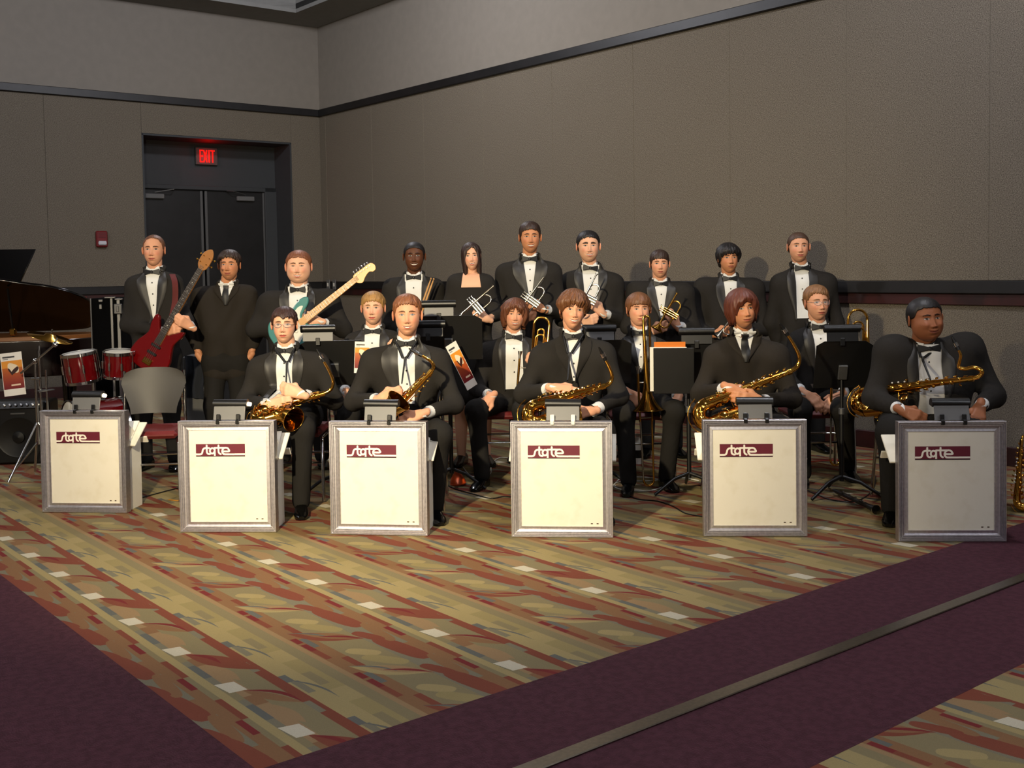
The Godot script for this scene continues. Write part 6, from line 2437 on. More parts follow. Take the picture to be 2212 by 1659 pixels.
# bow = lower end of the straight body, top = its upper end; bell_dir and neck_dir say where bell and neck turn
func saxophone(called: String, label: String, bow: Vector3, top: Vector3, bell_dir: Vector3, neck_dir: Vector3, o := {}) -> void:
	var xf := frame(bow, top - bow, Vector3.BACK)
	var y := (top - bow).normalized()
	var x := (bell_dir - y * bell_dir.dot(y)).normalized()
	xf.basis = Basis(x, y, x.cross(y))
	var t := thing(called, label, "saxophone", xf, "saxophones of the band")
	var inv := xf.basis.inverse()
	var L := bow.distance_to(top)
	var k: float = o.get("k", 1.0)
	var m: Material = mats.brass
	var b := MB.new()
	var pts := []
	var rr := []
	for i in 9:
		var f := i / 8.0
		pts.push_back(Vector3(0, L * f, 0))
		rr.push_back(lerpf(0.031, 0.0125, f) * k)
	tube_into(b, pts, rr, 14)
	part(t, "body_tube", b, m)
	# bow and bell
	b = MB.new()
	var off := 0.052 * k
	pts = arc(Vector3(off, 0, 0), Vector3(-off, 0, 0), Vector3(0, -off * 1.15, 0), 0, 180, 10)
	rr = []
	for i in 11:
		rr.push_back(lerpf(0.031, 0.041, i / 10.0) * k)
	tube_into(b, pts, rr, 14)
	part(t, "bow", b, m)
	b = MB.new()
	var bl: float = o.get("bell", 0.26) * k
	var tilt: float = o.get("tilt", 0.16)
	pts = []
	rr = []
	var p := Vector3(off * 2.0, 0, 0)
	var ang := 0.0
	for i in 15:
		var f := i / 14.0
		pts.push_back(p)
		rr.push_back((0.041 + 0.008 * f + 0.026 * pow(f, 5.0)) * k)
		ang = tilt * smoothstep(0.15, 0.8, f)
		p += Vector3(sin(ang), cos(ang), 0) * bl / 14.0
	tube_into(b, pts, rr, 20)
	var end: Vector3 = pts[14]
	var be := part(t, "bell", b, m)
	b = MB.new()
	var ax := Vector3(sin(ang), cos(ang), 0)
	var ring := []
	var e1 := Vector3(cos(ang), -sin(ang), 0)
	for i in 25:
		var a := TAU * i / 24.0
		ring.push_back(end + (e1 * cos(a) + Vector3(0, 0, 1) * sin(a)) * rr[14])
	b.tube(ring, 0.0028, 6, false)
	part(be, "rim", b, m)
	# neck, cork, mouthpiece
	var nd := inv * neck_dir
	nd = (nd - Vector3.UP * nd.dot(Vector3.UP)).normalized()
	var nl: float = o.get("neck", 0.19) * k
	var np: Array
	if o.get("loop", false):
		# baritone: the top folds back in a loop before the neck
		np = spline([Vector3(0, L, 0), Vector3(0, L + 0.05, 0) + nd * 0.01, Vector3(0, L + 0.068, 0) + nd * 0.036, Vector3(0, L + 0.03, 0) + nd * 0.062, Vector3(0, L - 0.02, 0) + nd * 0.060, Vector3(0, L - 0.055, 0) + nd * 0.075, Vector3(0, L - 0.045, 0) + nd * 0.105, Vector3(0, L - 0.030, 0) + nd * 0.14, Vector3(0, L - 0.036, 0) + nd * 0.175], 4)
	else:
		np = spline([Vector3(0, L - 0.01, 0), Vector3(0, L + nl * 0.22, 0) + nd * nl * 0.06, Vector3(0, L + nl * 0.36, 0) + nd * nl * 0.28, Vector3(0, L + nl * 0.33, 0) + nd * nl * 0.62, Vector3(0, L + nl * 0.24, 0) + nd * nl * 0.98], 5)
	b = MB.new()
	rr = []
	for i in np.size():
		rr.push_back(lerpf(0.0125, 0.0072, float(i) / (np.size() - 1)) * k)
	tube_into(b, np, rr, 12)
	b.rod(np[0] - Vector3(0, 0.012, 0), np[0] + Vector3(0, 0.012, 0), 0.0165 * k, 12)
	part(t, "neck", b, m)
	var ne: Vector3 = np[np.size() - 1]
	var md := (ne - (np[np.size() - 3] as Vector3)).normalized()
	b = MB.new()
	b.tube([ne - md * 0.005, ne + md * 0.02, ne + md * 0.045, ne + md * 0.085], [0.010 * k, 0.0115 * k, 0.010 * k, 0.004 * k], 10)
	var mp := part(t, "mouthpiece", b, mats.black_plastic)
	b = MB.new()
	b.rod(ne + md * 0.018, ne + md * 0.042, 0.0135 * k, 10)
	part(mp, "ligature", b, mats.chrome)
	# keywork: cups, rods, guards, pearls
	b = MB.new()
	for side in [-1.0, 1.0]:
		b.tube([Vector3(-0.008 * k, L * 0.08, side * 0.034 * k), Vector3(-0.004 * k, L * 0.92, side * 0.022 * k)], 0.0026 * k, 5)
		b.tube([Vector3(0.012 * k, L * 0.05, side * 0.036 * k), Vector3(0.010 * k, L * 0.60, side * 0.029 * k)], 0.0024 * k, 5)
	var r2 := RandomNumberGenerator.new()
	r2.seed = int(L * 1000.0)
	for i in 34:
		var f := 0.03 + 0.0275 * i
		var a: float = i * 2.2 + r2.randf_range(-0.3, 0.3)
		var rad := lerpf(0.031, 0.0125, f) * k
		var nrm := Vector3(cos(a), 0, sin(a))
		var cr := lerpf(0.018, 0.008, f) * k * (1.0 if i % 3 != 1 else 0.6)
		var cx := frame(Vector3(0, L * f, 0) + nrm * (rad + (0.004 if i % 3 != 1 else 0.012)), nrm, Vector3.UP)
		b.lathe(cx, [Vector2(cr, 0.0), Vector2(cr, 0.004), Vector2(cr * 0.6, 0.0075), Vector2(0, 0.008)], 10)
		b.tube([cx * Vector3(0, 0.008, 0), cx * Vector3(0, 0.010, cr * 1.4)], 0.0022, 5)
	for i in 9:
		var f := 0.08 + 0.10 * i
		var nn := Vector3([0.0, 0.7, -0.6][i % 3], 0.0, 1.0 if i % 2 == 0 else -1.0).normalized()
		var q: Vector3 = Vector3(off * 2.0, 0, 0) + Vector3(0, bl * f * 0.8, 0) + nn * 0.046 * k
		b.lathe(frame(q, nn, Vector3.UP), [Vector2(0.021 * k, 0), Vector2(0.021 * k, 0.005), Vector2(0.012 * k, 0.010), Vector2(0, 0.011)], 12)
		var gx2 := frame(q, nn, Vector3.UP)
		b.tube(arc(gx2 * Vector3(0, 0.016, 0), gx2.basis * Vector3(0.026 * k, 0, 0), gx2.basis * Vector3(0, 0, 0.026 * k), 0, 300, 9), 0.0024, 5)
	for i in 8:
		var a := deg_to_rad(25.0 + 19.0 * i)
		var side := 1.0 if i % 2 == 0 else -1.0
		var q := Vector3(off - cos(a) * off, -sin(a) * off * 1.15, side * 0.038 * k)
		var qx := frame(q, Vector3(-cos(a) * 0.5, -sin(a) * 0.5, side).normalized(), Vector3.UP)
		b.lathe(qx, [Vector2(0.016 * k, 0), Vector2(0.016 * k, 0.006), Vector2(0.009 * k, 0.010), Vector2(0, 0.011)], 10)
		b.tube([qx * Vector3(-0.02 * k, 0.012, 0), qx * Vector3(0.02 * k, 0.012, 0.01)], 0.0028, 5)
	# bow guard and brace
	b.tube(arc(Vector3(off, -0.01, 0.0), Vector3(-off * 1.9, 0, 0), Vector3(0, -off * 2.05, 0), 20, 160, 8), 0.003 * k, 5)
	b.rod(Vector3(0.02, bl * 0.55, 0), Vector3(off * 2.0 - 0.03, bl * 0.55, 0), 0.004, 6)
	var kw := part(t, "keywork", b, m)
	kw.set_meta("kind", "stuff")
	b = MB.new()
	for i in 6:
		var f: float = [0.28, 0.34, 0.40, 0.56, 0.62, 0.68][i]
		b.ball(Vector3(-0.6, 0, 0.8) * (lerpf(0.031, 0.0125, f) * k + 0.010) + Vector3(0, L * f, 0), Vector3(0.006, 0.006, 0.006), 6, 4)
	var pr := part(t, "pearl_buttons", b, mats.white_plain)
	pr.set_meta("kind", "stuff")


# from the bell rim to the mouthpiece; loops hang on the side "low"
func trumpet(label: String, rim: Vector3, mouth: Vector3, low: Vector3, gold := false) -> void:
	var y := (mouth - rim).normalized()
	var x := (low - y * low.dot(y)).normalized()
	var t := thing("trumpet", label, "trumpet", Transform3D(Basis(x, y, x.cross(y)), rim), "trumpets of the standing row")
	var m: Material = mats.brass if gold else mats.silver
	var L := rim.distance_to(mouth)
	var b := MB.new()
	var pts := []
	var rr := []
	for i in 13:
		var f := i / 12.0
		pts.push_back(Vector3(0, f * L * 0.36, 0))
		rr.push_back(0.0065 + 0.052 * pow(1.0 - f, 4.2))
	tube_into(b, pts, rr, 18)
	part(t, "bell", b, m)
	b = MB.new()
	pts = [Vector3(0, L * 0.36, 0), Vector3(0, L * 0.72, 0)]
	pts.append_array(arc(Vector3(0.036, L * 0.72, 0), Vector3(-0.036, 0, 0), Vector3(0, 0.036, 0), 20, 180, 8))
	pts.push_back(Vector3(0.072, L * 0.54, 0))
	b.tube(pts, 0.0065, 10)
	part(t, "bell_bow", b, m)
	b = MB.new()
	var z := 0.024
	pts = [Vector3(0, L * 0.95, z), Vector3(0, L * 0.22, z)]
	pts.append_array(arc(Vector3(0.034, L * 0.22, z), Vector3(-0.034, 0, 0), Vector3(0, -0.034, 0), 20, 180, 8))
	pts.push_back(Vector3(0.068, L * 0.42, z))
	b.tube(pts, 0.0062, 10)
	part(t, "leadpipe", b, m)
	b = MB.new()
	b.tube([Vector3(0, L * 0.93, z), Vector3(0, L * 0.985, z), Vector3(0, L * 0.99, z), Vector3(0, L, z)], [0.0062, 0.008, 0.013, 0.0135], 12)
	part(t, "mouthpiece", b, m)
	for i in 3:
		b = MB.new()
		var vy: float = L * (0.44 + 0.052 * i)
		b.tube([Vector3(-0.028, vy, z * 0.5), Vector3(-0.024, vy, z * 0.5), Vector3(0.088, vy, z * 0.5), Vector3(0.094, vy, z * 0.5)], [0.009, 0.0112, 0.0112, 0.008], 10)
		var v := part(t, "valve", b, m)
		b = MB.new()
		b.rod(Vector3(-0.052, vy, z * 0.5), Vector3(-0.028, vy, z * 0.5), 0.003, 6)
		b.rod(Vector3(-0.056, vy, z * 0.5), Vector3(-0.052, vy, z * 0.5), 0.008, 10)
		part(v, "finger_button", b, m)


# slide end at the origin, y up; crook at the top
func trombone(label: String, foot: Vector3, crook: Vector3, face_: Vector3, o := {}) -> void:
	var y := (crook - foot).normalized()
	var z := (face_ - y * face_.dot(y)).normalized()
	var x := y.cross(z)
	var t := thing("trombone", label, "trombone", Transform3D(Basis(x, y, z), foot), "trombones of the second row")
	var m: Material = mats.brass
	var L := foot.distance_to(crook)
	var mouth: float = o.get("mouth", 0.70) * L
	var s: float = o.get("flip", 1.0)
	# hand slide
	for e in [-1.0, 1.0]:
		var b := MB.new()
		b.rod(Vector3(e * 0.035, 0.05, 0), Vector3(e * 0.042, mouth - 0.06, 0), 0.0066, 10)
		var sl := part(t, "slide_tube", b, mats.brass if e > 0 else mats.silver)
		b = MB.new()
		b.rod(Vector3(e * 0.041, mouth * 0.55, 0), Vector3(e * 0.042, mouth - 0.04, 0), 0.0085, 10)
		part(sl, "slide_sleeve", b, m)
	var b := MB.new()
	b.tube(arc(Vector3(0, 0.05, 0), Vector3(0.035, 0, 0), Vector3(0, -0.04, 0), 0, 180, 10), 0.0075, 10)
	part(t, "end_bow", b, m)
	b = MB.new()
	for yy in [mouth - 0.10, mouth * 0.58]:
		b = MB.new()
		b.rod(Vector3(-0.042, yy, 0), Vector3(0.042, yy, 0), 0.005, 8)
		part(t, "brace", b, mats.silver)
	b = MB.new()
	b.tube([Vector3(-s * 0.042, mouth - 0.06, 0), Vector3(-s * 0.042, mouth - 0.02, 0), Vector3(-s * 0.042, mouth, 0), Vector3(-s * 0.042, mouth + 0.012, 0)], [0.007, 0.009, 0.014, 0.016], 12)
	part(t, "mouthpiece", b, mats.silver)
	# bell section: gooseneck up, crook, bell tube down
	b = MB.new()
	var bx: float = o.get("bell_x", -0.03) * s
	var gx := s * 0.042
	var w := absf(gx - bx) * 0.5
	var cxm := (gx + bx) * 0.5
	var pts := [Vector3(gx, mouth - 0.07, 0.0), Vector3(gx, mouth + 0.05, 0.02), Vector3(gx, L - w, 0.045)]
	var cr := arc(Vector3(cxm, L - w, 0.045), Vector3(gx - cxm, 0, 0), Vector3(0, w, 0), 12, 180, 10)
	pts.append_array(cr)
	b.tube(pts, 0.0085, 12)
	part(t, "crook", b, m)
	b = MB.new()
	var bl: float = o.get("bell_len", 0.58)
	pts = []
	var rr := []
	for i in 19:
		var f := i / 18.0
		pts.push_back(Vector3(bx, L - w - bl * f, 0.045 + 0.03 * f))
		rr.push_back(0.0085 + 0.012 * f + 0.082 * pow(f, 9.0))
	tube_into(b, pts, rr, 24)
	var be := part(t, "bell", b, m)
	b = MB.new()
	var ring := []
	for i in 33:
		var a := TAU * i / 32.0
		ring.push_back(pts[18] + Vector3(cos(a), 0.0, sin(a)) * rr[18])
	b.tube(ring, 0.0025, 6, false)
	part(be, "rim", b, m)
	if o.get("attachment", false):
		for e in [[0.018, 0.10, 0.22], [0.030, 0.05, 0.30]]:
			b = MB.new()
			var ww: float = w - e[0] if w - e[0] > 0.012 else 0.012
			pts = [Vector3(cxm - ww, L - w - e[2], 0.055), Vector3(cxm - ww, L - w - e[1], 0.055)]
			pts.append_array(arc(Vector3(cxm, L - w - e[1], 0.055), Vector3(-ww, 0, 0), Vector3(0, ww, 0), 15, 180, 8))
			pts.push_back(Vector3(cxm + ww, L - w - e[2] * 0.9, 0.055))
			b.tube(pts, 0.0068, 10)
			part(t, "attachment_loop", b, m)
		b = MB.new()
		b.lathe(Transform3D(Basis(Vector3.RIGHT, PI / 2), Vector3(cxm, L - w - 0.27, 0.03)), [Vector2(0, 0), Vector2(0.026, 0), Vector2(0.026, 0.045), Vector2(0, 0.045)], 14)
		part(t, "rotor", b, m)


func guitar(called: String, label: String, tail: Vector3, tip: Vector3, face_: Vector3, o: Dictionary) -> void:
	var y := (tip - tail).normalized()
	var z := (face_ - y * face_.dot(y)).normalized()
	var t := thing(called, label, "guitar", Transform3D(Basis(y.cross(z), y, z), tail))
	var L := tail.distance_to(tip)
	var body: Array = spline(o.outline, 5)
	var pl := PackedVector2Array()
	for k in body.size() - 1:
		pl.push_back(body[k])
	var b := MB.new()
	b.extrude(pl, 0.042, Transform3D(Basis(), Vector3(0, 0, -0.042)), 0.008)
	part(t, "body", b, o.body)
	if o.has("guard"):
		var gp: Array = spline(o.guard, 4)
		pl = PackedVector2Array()
		for k in gp.size() - 1:
			pl.push_back(gp[k])
		b = MB.new()
		b.extrude(pl, 0.003, Transform3D(), 0.0)
		part(t, "pickguard", b, mats.white_plain)
	var n0: float = o.neck_from
	var n1: float = o.nut * L
	b = MB.new()
	b.extrude(PackedVector2Array([Vector2(-0.028, n0), Vector2(0.028, n0), Vector2(0.021, n1), Vector2(-0.021, n1)]), 0.020, Transform3D(Basis(), Vector3(0, 0, -0.008)), 0.004)
	var nk := part(t, "neck", b, o.neck_mat)
	b = MB.new()
	b.extrude(PackedVector2Array([Vector2(-0.026, n0), Vector2(0.026, n0), Vector2(0.020, n1), Vector2(-0.020, n1)]), 0.003, Transform3D(Basis(), Vector3(0, 0, 0.0115)), 0.0)
	part(nk, "fretboard", b, o.board_mat)
	var frets := 20
	var sc: float = (n1 - o.bridge)
	for k in range(1, frets + 1):
		var fy: float = n1 - sc * (1.0 - pow(2.0, -k / 12.0))
		if fy < n0:
			break
		b = MB.new()
		b.bx(Vector3(0, fy, 0.0152), Vector3(0.042 + 0.010 * (n1 - fy) / (n1 - n0), 0.0022, 0.0016))
		part(nk, "fret", b, mats.steel)
		if k in [3, 5, 7, 9, 12, 15, 17]:
			b = MB.new()
			b.lathe(Transform3D(Basis(Vector3.RIGHT, PI / 2), Vector3(0, fy + 0.010, 0.0145)), [Vector2(0.0032, 0), Vector2(0.0032, 0.0008), Vector2(0, 0.0008)], 8)
			part(nk, "fret_marker", b, mats.black_plastic if o.get("dark_dots", false) else mats.white_plain)
	var hd: Array = spline(o.head, 4)
	pl = PackedVector2Array()
	for k in hd.size() - 1:
		pl.push_back(hd[k] + Vector2(0, n1))
	b = MB.new()
	b.extrude(pl, 0.014, Transform3D(Basis(), Vector3(0, 0, -0.010)), 0.002)
	var ho := part(t, "headstock", b, o.neck_mat)
	for q in o.pegs:
		b = MB.new()
		b.rod(Vector3(q.x, q.y + n1, 0.003), Vector3(q.x, q.y + n1, 0.018), 0.0045, 8)
		b.rod(Vector3(q.x, q.y + n1, -0.006), Vector3(q.x + q.z * 0.032, q.y + n1, -0.006), 0.003, 6)
		b.ball(Vector3(q.x + q.z * 0.036, q.y + n1, -0.006), Vector3(0.007, 0.0085, 0.004), 8, 5)
		part(ho, "tuning_peg", b, o.peg_mat)
	for q in o.pickups:
		b = MB.new()
		b.bx(Vector3(0, q, 0.006), Vector3(0.078, 0.02, 0.012), 0.003)
		part(t, "pickup", b, o.pickup_mat)
	b = MB.new()
	b.bx(Vector3(0, o.bridge, 0.006), Vector3(0.07, 0.045, 0.012), 0.003)
	part(t, "bridge", b, o.peg_mat)
	var ns: int = o.strings
	for k in ns:
		var f := (k + 0.5) / ns - 0.5
		b = MB.new()
		b.rod(Vector3(f * 0.058, o.bridge, 0.018), Vector3(f * 0.036, n1 + 0.03, 0.017), 0.0009, 4)
		part(t, "string", b, mats.steel)


func build_instruments() -> void:
	var cam_side := Vector3(0, 0, 1)
	# bass guitar held by the first standing player
	var red := mat("bass_red", Color(0.35, 0.010, 0.018), 0.12, 0.0, {"coat": 1.0})
	guitar("bass_guitar", "glossy red electric bass guitar slanting up to the right", at(308, 798, 8.10), at(458, 540, 8.12), Vector3(-0.1, 0.05, 1), {
		"outline": [Vector2(0.02, 0.0), Vector2(0.12, 0.03), Vector2(0.155, 0.12), Vector2(0.125, 0.21), Vector2(0.11, 0.27), Vector2(0.135, 0.36), Vector2(0.120, 0.39), Vector2(0.055, 0.33), Vector2(0.03, 0.31), Vector2(-0.03, 0.31), Vector2(-0.055, 0.34), Vector2(-0.095, 0.40), Vector2(-0.125, 0.40), Vector2(-0.125, 0.33), Vector2(-0.11, 0.26), Vector2(-0.15, 0.16), Vector2(-0.155, 0.07), Vector2(-0.09, 0.01), Vector2(0.02, 0.0)],
		"body": red, "neck_from": 0.22, "nut": 0.84, "neck_mat": mat("maple_dark", Color(0.55, 0.36, 0.16), 0.35), "board_mat": mat("rosewood", Color(0.10, 0.05, 0.035), 0.5), "bridge": 0.07, "head": [Vector2(-0.021, 0), Vector2(-0.045, 0.04), Vector2(-0.042, 0.12), Vector2(0.0, 0.165), Vector2(0.036, 0.12), Vector2(0.040, 0.04), Vector2(0.021, 0), Vector2(-0.021, 0)],
		"pegs": [Vector3(-0.028, 0.05, -1), Vector3(-0.026, 0.10, -1), Vector3(0.024, 0.05, 1), Vector3(0.022, 0.10, 1)], "peg_mat": mats.brass, "pickups": [0.14, 0.20], "pickup_mat": mats.black_plastic, "strings": 4})
	var st := thing("guitar_strap", "red strap over the bassist's shoulder", "strap", Transform3D(Basis(), at(380, 640, 8.3)))
	var b := MB.new()
	var org := at(380, 640, 8.3)
	var sp: Array = spline([at(372, 592, 8.36) - org, at(378, 612, 8.27) - org, at(378, 650, 8.26) - org, at(370, 690, 8.22) - org], 4)
	var rows := []
	for p in sp:
		rows.push_back([p + Vector3(-0.022, 0, 0), p + Vector3(0, 0, 0.003), p + Vector3(0.022, 0, 0)])
	b.grid(rows, false, true)
	part(st, "webbing", b, mat("strap_red", Color(0.30, 0.03, 0.02), 0.8))
	# sea-green guitar
	var maple := mat("maple", Color(0.80, 0.58, 0.26), 0.35, 0.0, {"coat": 0.5})
	guitar("electric_guitar", "sea-green electric guitar with a white guard and pale maple neck", at(592, 744, 8.08), at(806, 574, 8.12), Vector3(-0.05, 0.1, 1), {
		"outline": [Vector2(0.0, 0.0), Vector2(0.10, 0.015), Vector2(0.155, 0.08), Vector2(0.15, 0.15), Vector2(0.115, 0.215), Vector2(0.125, 0.28), Vector2(0.115, 0.35), Vector2(0.085, 0.35), Vector2(0.05, 0.30), Vector2(0.03, 0.285), Vector2(-0.03, 0.285), Vector2(-0.05, 0.31), Vector2(-0.085, 0.385), Vector2(-0.125, 0.405), Vector2(-0.145, 0.35), Vector2(-0.12, 0.23), Vector2(-0.15, 0.14), Vector2(-0.145, 0.06), Vector2(-0.08, 0.01), Vector2(0.0, 0.0)],
		"guard": [Vector2(0.10, 0.10), Vector2(0.11, 0.15), Vector2(0.085, 0.22), Vector2(0.09, 0.31), Vector2(0.05, 0.29), Vector2(0.03, 0.27), Vector2(-0.03, 0.27), Vector2(-0.06, 0.29), Vector2(-0.09, 0.34), Vector2(-0.105, 0.30), Vector2(-0.08, 0.22), Vector2(-0.06, 0.14), Vector2(0.02, 0.12), Vector2(0.10, 0.10)],
		"body": mat("sea_green", Color(0.24, 0.47, 0.46), 0.2, 0.0, {"coat": 0.8}), "neck_from": 0.24, "nut": 0.815, "neck_mat": maple, "board_mat": maple, "bridge": 0.10, "head": [Vector2(-0.021, 0), Vector2(-0.036, 0.022), Vector2(-0.034, 0.10), Vector2(-0.030, 0.165), Vector2(0.0, 0.185), Vector2(0.030, 0.172), Vector2(0.034, 0.145), Vector2(0.018, 0.12), Vector2(0.030, 0.075), Vector2(0.050, 0.035), Vector2(0.021, 0.0), Vector2(-0.021, 0)],
		"pegs": [Vector3(-0.020, 0.030, -1), Vector3(-0.020, 0.054, -1), Vector3(-0.020, 0.078, -1), Vector3(-0.018, 0.102, -1), Vector3(-0.016, 0.126, -1), Vector3(-0.012, 0.150, -1)], "peg_mat": mats.chrome, "pickups": [0.145, 0.19, 0.235], "pickup_mat": mats.white_plain, "strings": 6, "dark_dots": true})
	# drumsticks
	for k in 2:
		var p0 := at(908 + k * 5, 668 + k * 2, 8.42)
		var p1 := at(931 + k * 6, 602 + k * 1, 8.42)
		var t := thing("drumstick", "pale wooden drumstick held by the drummer", "drumstick", Transform3D(Basis(), p0), "pair of drumsticks")
		b = MB.new()
		var v := p1 - p0
		b.tube([-v * 0.6, v * 0.75, v * 0.96], [0.0078, 0.0075, 0.0042], 8)
		part(t, "shaft", b, mat("hickory", Color(0.70, 0.52, 0.30), 0.5))
		b = MB.new()
		b.ball(v, Vector3(0.0062, 0.0085, 0.0062), 8, 6)
		part(t, "tip", b, mats.hickory)
	# trumpets
	trumpet("silver trumpet held low by the woman in the black dress", at(982, 692, 8.10), at(1067, 619, 8.12), Vector3(0.75, -0.6, 0.2))
	trumpet("silver trumpet held by the tall tanned player", at(1110, 688, 8.26), at(1175, 600, 8.28), Vector3(0.8, -0.5, 0.2))
	trumpet("silver trumpet held by the player with thick eyebrows", at(1238, 690, 8.44), at(1290, 592, 8.46), Vector3(0.8, -0.4, 0.2))
	trumpet("gold trumpet held upright by the fringe-haired player", at(1418, 712, 8.36), at(1463, 634, 8.38), Vector3(0.8, -0.4, 0.25), true)
	trumpet("silver trumpet half hidden behind the tenor saxophonist's hair", at(1550, 728, 8.57), at(1612, 640, 8.59), Vector3(0.8, -0.5, 0.2))
	# trombones
	trombone("gold trombone standing on its slide before the bowl-fringed player", at(1402, 1052, 7.28), at(1386, 684, 7.36), Vector3(0.1, 0, 1), {"mouth": 0.70, "bell_x": 0.0, "bell_len": 0.60})
	trombone("gold trombone with looped tubing held by the long-haired player", at(1120, 968, 7.48), at(1143, 684, 7.56), Vector3(-0.1, 0, 1), {"mouth": 0.72, "attachment": true, "bell_x": 0.145, "bell_len": 0.5})
	trombone("gold trombone with tall looped tubing beside the player wearing glasses", at(1804, 1008, 7.34), at(1814, 668, 7.40), Vector3(0.1, 0, 1), {"mouth": 0.58, "attachment": true, "bell_x": 0.175, "bell_len": 0.34})
	trombone("gold trombone mostly hidden beside the blond player", at(843, 950, 7.46), at(848, 640, 7.50), Vector3(0.6, 0, 1), {"mouth": 0.62, "attachment": true, "bell_x": 0.10, "bell_len": 0.50})
	# saxophones
	saxophone("alto_saxophone", "gold alto saxophone with its bell forward on the lap of the player with glasses", at(572, 884, 6.76), at(700, 850, 6.82), Vector3(0.25, -0.45, 0.85), Vector3(-0.05, 1, 0), {"tilt": 1.0, "neck": 0.20, "bell": 0.20})
	saxophone("alto_saxophone", "gold alto saxophone gripped by the smiling short-haired player", at(812, 926, 6.48), at(932, 802, 6.48), Vector3(-0.5, -0.4, 0.5), Vector3(0.35, 0.9, 0), {"neck": 0.11, "tilt": 0.25, "bell": 0.24})
	saxophone("alto_saxophone", "gold alto saxophone lying across the lap of the grinning player", at(1158, 874, 6.42), at(1306, 834, 6.50), Vector3(0.0, -0.8, 0.35), Vector3(0.3, 1, 0), {"neck": 0.14, "k": 1.12, "bell": 0.20})
	saxophone("tenor_saxophone", "gold tenor saxophone hugged by the player in a three-piece suit", at(1526, 872, 6.46), at(1708, 802, 6.54), Vector3(0.0, -0.85, 0.2), Vector3(-0.10, 1, 0), {"neck": 0.18, "k": 1.2, "bell": 0.22})
	saxophone("baritone_saxophone", "large gold baritone saxophone resting on the lap of the big player", at(1872, 846, 6.68), at(2098, 818, 6.24), Vector3(0.1, -0.75, 0.6), Vector3(-0.05, 1, 0.1), {"k": 1.1, "loop": true, "bell": 0.34, "tilt": 0.9})


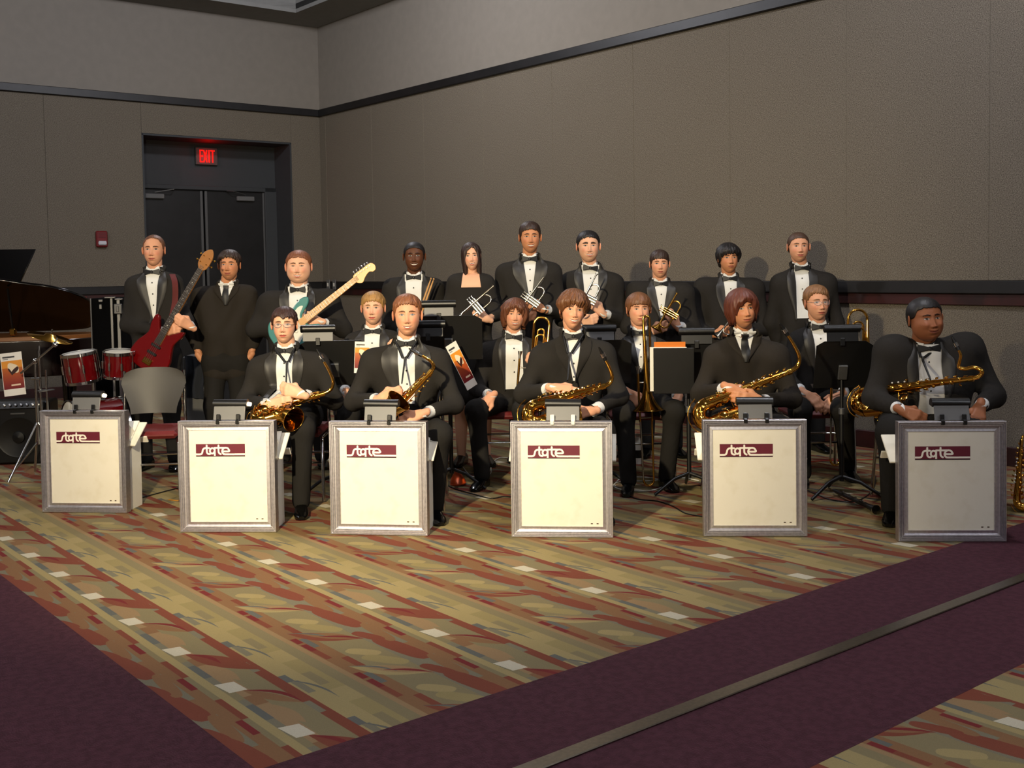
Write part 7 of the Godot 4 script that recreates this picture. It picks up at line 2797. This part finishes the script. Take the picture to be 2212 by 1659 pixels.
func build_floor_items() -> void:
	# orange plunger-like cone by the long-haired player's shoe
	var p := on_floor(990, 1047)
	var t := thing("cup_mute", "small orange cone on the carpet beside the black shoe", "mute", Transform3D(Basis(Vector3.BACK, 0.12), p + Vector3(0, 0.004, 0)))
	var b := MB.new()
	b.lathe(Transform3D(), [Vector2(0.0, 0.0), Vector2(0.055, 0.0), Vector2(0.052, 0.03), Vector2(0.030, 0.07), Vector2(0.016, 0.085), Vector2(0.016, 0.105), Vector2(0.0, 0.108)], 18)
	part(t, "cone", b, mat("orange_rubber", Color(0.80, 0.30, 0.10), 0.45))
	b = MB.new()
	b.lathe(Transform3D(), [Vector2(0.054, 0.0), Vector2(0.058, 0.006), Vector2(0.054, 0.012)], 18)
	part(t, "rim", b, mats.orange_rubber)
	# cables
	var cables := [
		["white_cord", "white power cord looping behind the desk of the grinning saxophonist", "white", [[1000, 1010], [1018, 1030], [1040, 1028], [1060, 1024], [1062, 1005], [1080, 990], [1110, 994], [1150, 1010], [1230, 1030], [1330, 1050]]],
		["white_cord", "white cable coiled on the carpet round the gold trombone's slide", "white", [[1330, 1044], [1345, 1034], [1390, 1032], [1425, 1038], [1432, 1052], [1400, 1062], [1350, 1060], [1326, 1052], [1340, 1042], [1400, 1040], [1470, 1034], [1510, 1040]]],
		["black_cord", "thin black cable lying on the carpet before the bowl-fringed player", "black", [[1352, 1070], [1380, 1080], [1420, 1084], [1455, 1096], [1480, 1110], [1520, 1118]]],
		["black_cord", "thin black cable on the carpet between the second and third desks' players", "black", [[960, 1046], [985, 1058], [1020, 1068], [1060, 1078], [1090, 1074], [1120, 1078]]],
		["black_cord", "black cable lying between the first two desks", "black", [[300, 1078], [330, 1070], [360, 1062], [400, 1052]]],
		["black_cord", "black cable lying between the last two desks", "black", [[1742, 1060], [1770, 1072], [1800, 1082], [1850, 1084], [1885, 1060], [1892, 1030]]],
		["orange_cord", "orange extension cord on the carpet behind the trombonists", "orange", [[1450, 1000], [1500, 1010], [1560, 1002], [1640, 1006], [1720, 1000], [1800, 996], [1890, 994]]]]
	for c in cables:
		var pts := []
		var o := on_floor(c[3][0][0], c[3][0][1])
		for q in c[3]:
			pts.push_back(on_floor(q[0], q[1]) - o + Vector3(0, 0.005, 0))
		t = thing("power_cord" if c[0] != "black_cord" else "audio_cable", c[1], "cable", Transform3D(Basis(), o))
		b = MB.new()
		b.tube(spline(pts, 5), 0.004, 6)
		var cm: Material = mats.white_plain
		if c[2] == "black":
			cm = mats.black_plastic
		elif c[2] == "orange":
			cm = mat("orange_cable", Color(0.65, 0.14, 0.04), 0.5)
		part(t, "cord", b, cm)
	# water bottle
	p = on_floor(1378, 1002)
	t = thing("water_bottle", "white labelled plastic bottle on the floor behind the gold trombone", "bottle", Transform3D(Basis(), p))
	b = MB.new()
	b.lathe(Transform3D(), [Vector2(0, 0.002), Vector2(0.032, 0.002), Vector2(0.034, 0.01), Vector2(0.034, 0.16), Vector2(0.028, 0.185), Vector2(0.013, 0.205), Vector2(0.013, 0.215)], 14)
	part(t, "bottle_wall", b, mats.white_plain)
	b = MB.new()
	b.lathe(Transform3D(), [Vector2(0.0348, 0.05), Vector2(0.0348, 0.11)], 14)
	part(t, "label_band", b, mats.black_plastic)
	b = MB.new()
	b.lathe(Transform3D(), [Vector2(0.015, 0.212), Vector2(0.015, 0.232), Vector2(0, 0.234)], 12)
	part(t, "cap", b, mats.seat_red)
	# clarinet lying on the carpet
	var c0 := on_floor(1800, 1068)
	var c1 := on_floor(1893, 1112)
	t = thing("clarinet", "black clarinet with silver keys lying on the carpet by the last desk", "clarinet", frame(c0 + Vector3(0, 0.03, 0), c1 - c0 + Vector3(0, 0.0, 0), Vector3.UP))
	var ln := c0.distance_to(c1)
	b = MB.new()
	b.tube([Vector3(0, 0, 0), Vector3(0, 0.05, 0), Vector3(0, ln * 0.85, 0), Vector3(0, ln, 0)], [0.007, 0.014, 0.015, 0.028], 12)
	part(t, "joint", b, mats.black_plastic)
	b = MB.new()
	for k in 9:
		var yy := ln * (0.15 + 0.075 * k)
		b.ball(Vector3(0.006 * (1 if k % 2 == 0 else -1), yy, 0.016), Vector3(0.007, 0.010, 0.003), 8, 5)
	b.rod(Vector3(0.010, ln * 0.15, 0.016), Vector3(0.010, ln * 0.7, 0.016), 0.002, 5)
	var kw := part(t, "keywork", b, mats.silver)
	kw.set_meta("kind", "stuff")
	b = MB.new()
	b.rod(Vector3(0, ln * 0.985, 0), Vector3(0, ln, 0), 0.0285, 14)
	part(t, "bell_ring", b, mats.silver)
	# spare saxophone standing at the right edge
	var s0 := on_floor(2196, 1105)
	saxophone("spare_saxophone", "spare saxophone standing on the floor beside the last desk", s0 + Vector3(0, 0.075, 0), s0 + Vector3(0.05, 0.42, -0.05), Vector3(0.8, 0, 0.5), Vector3(0.5, 0, -0.4), {"k": 0.7, "bell": 0.2, "neck": 0.12})
	# strip of yellow tape
	p = on_floor(375, 1081)
	t = thing("tape_strip", "short strip of yellow tape on the carpet between the first two desks", "tape", Transform3D(Basis(Vector3.UP, -0.5), p))
	b = MB.new()
	b.bx(Vector3(0, 0.0015, 0), Vector3(0.09, 0.002, 0.02), 0.0)
	part(t, "tape", b, mat("yellow_tape", Color(0.75, 0.50, 0.08), 0.5))
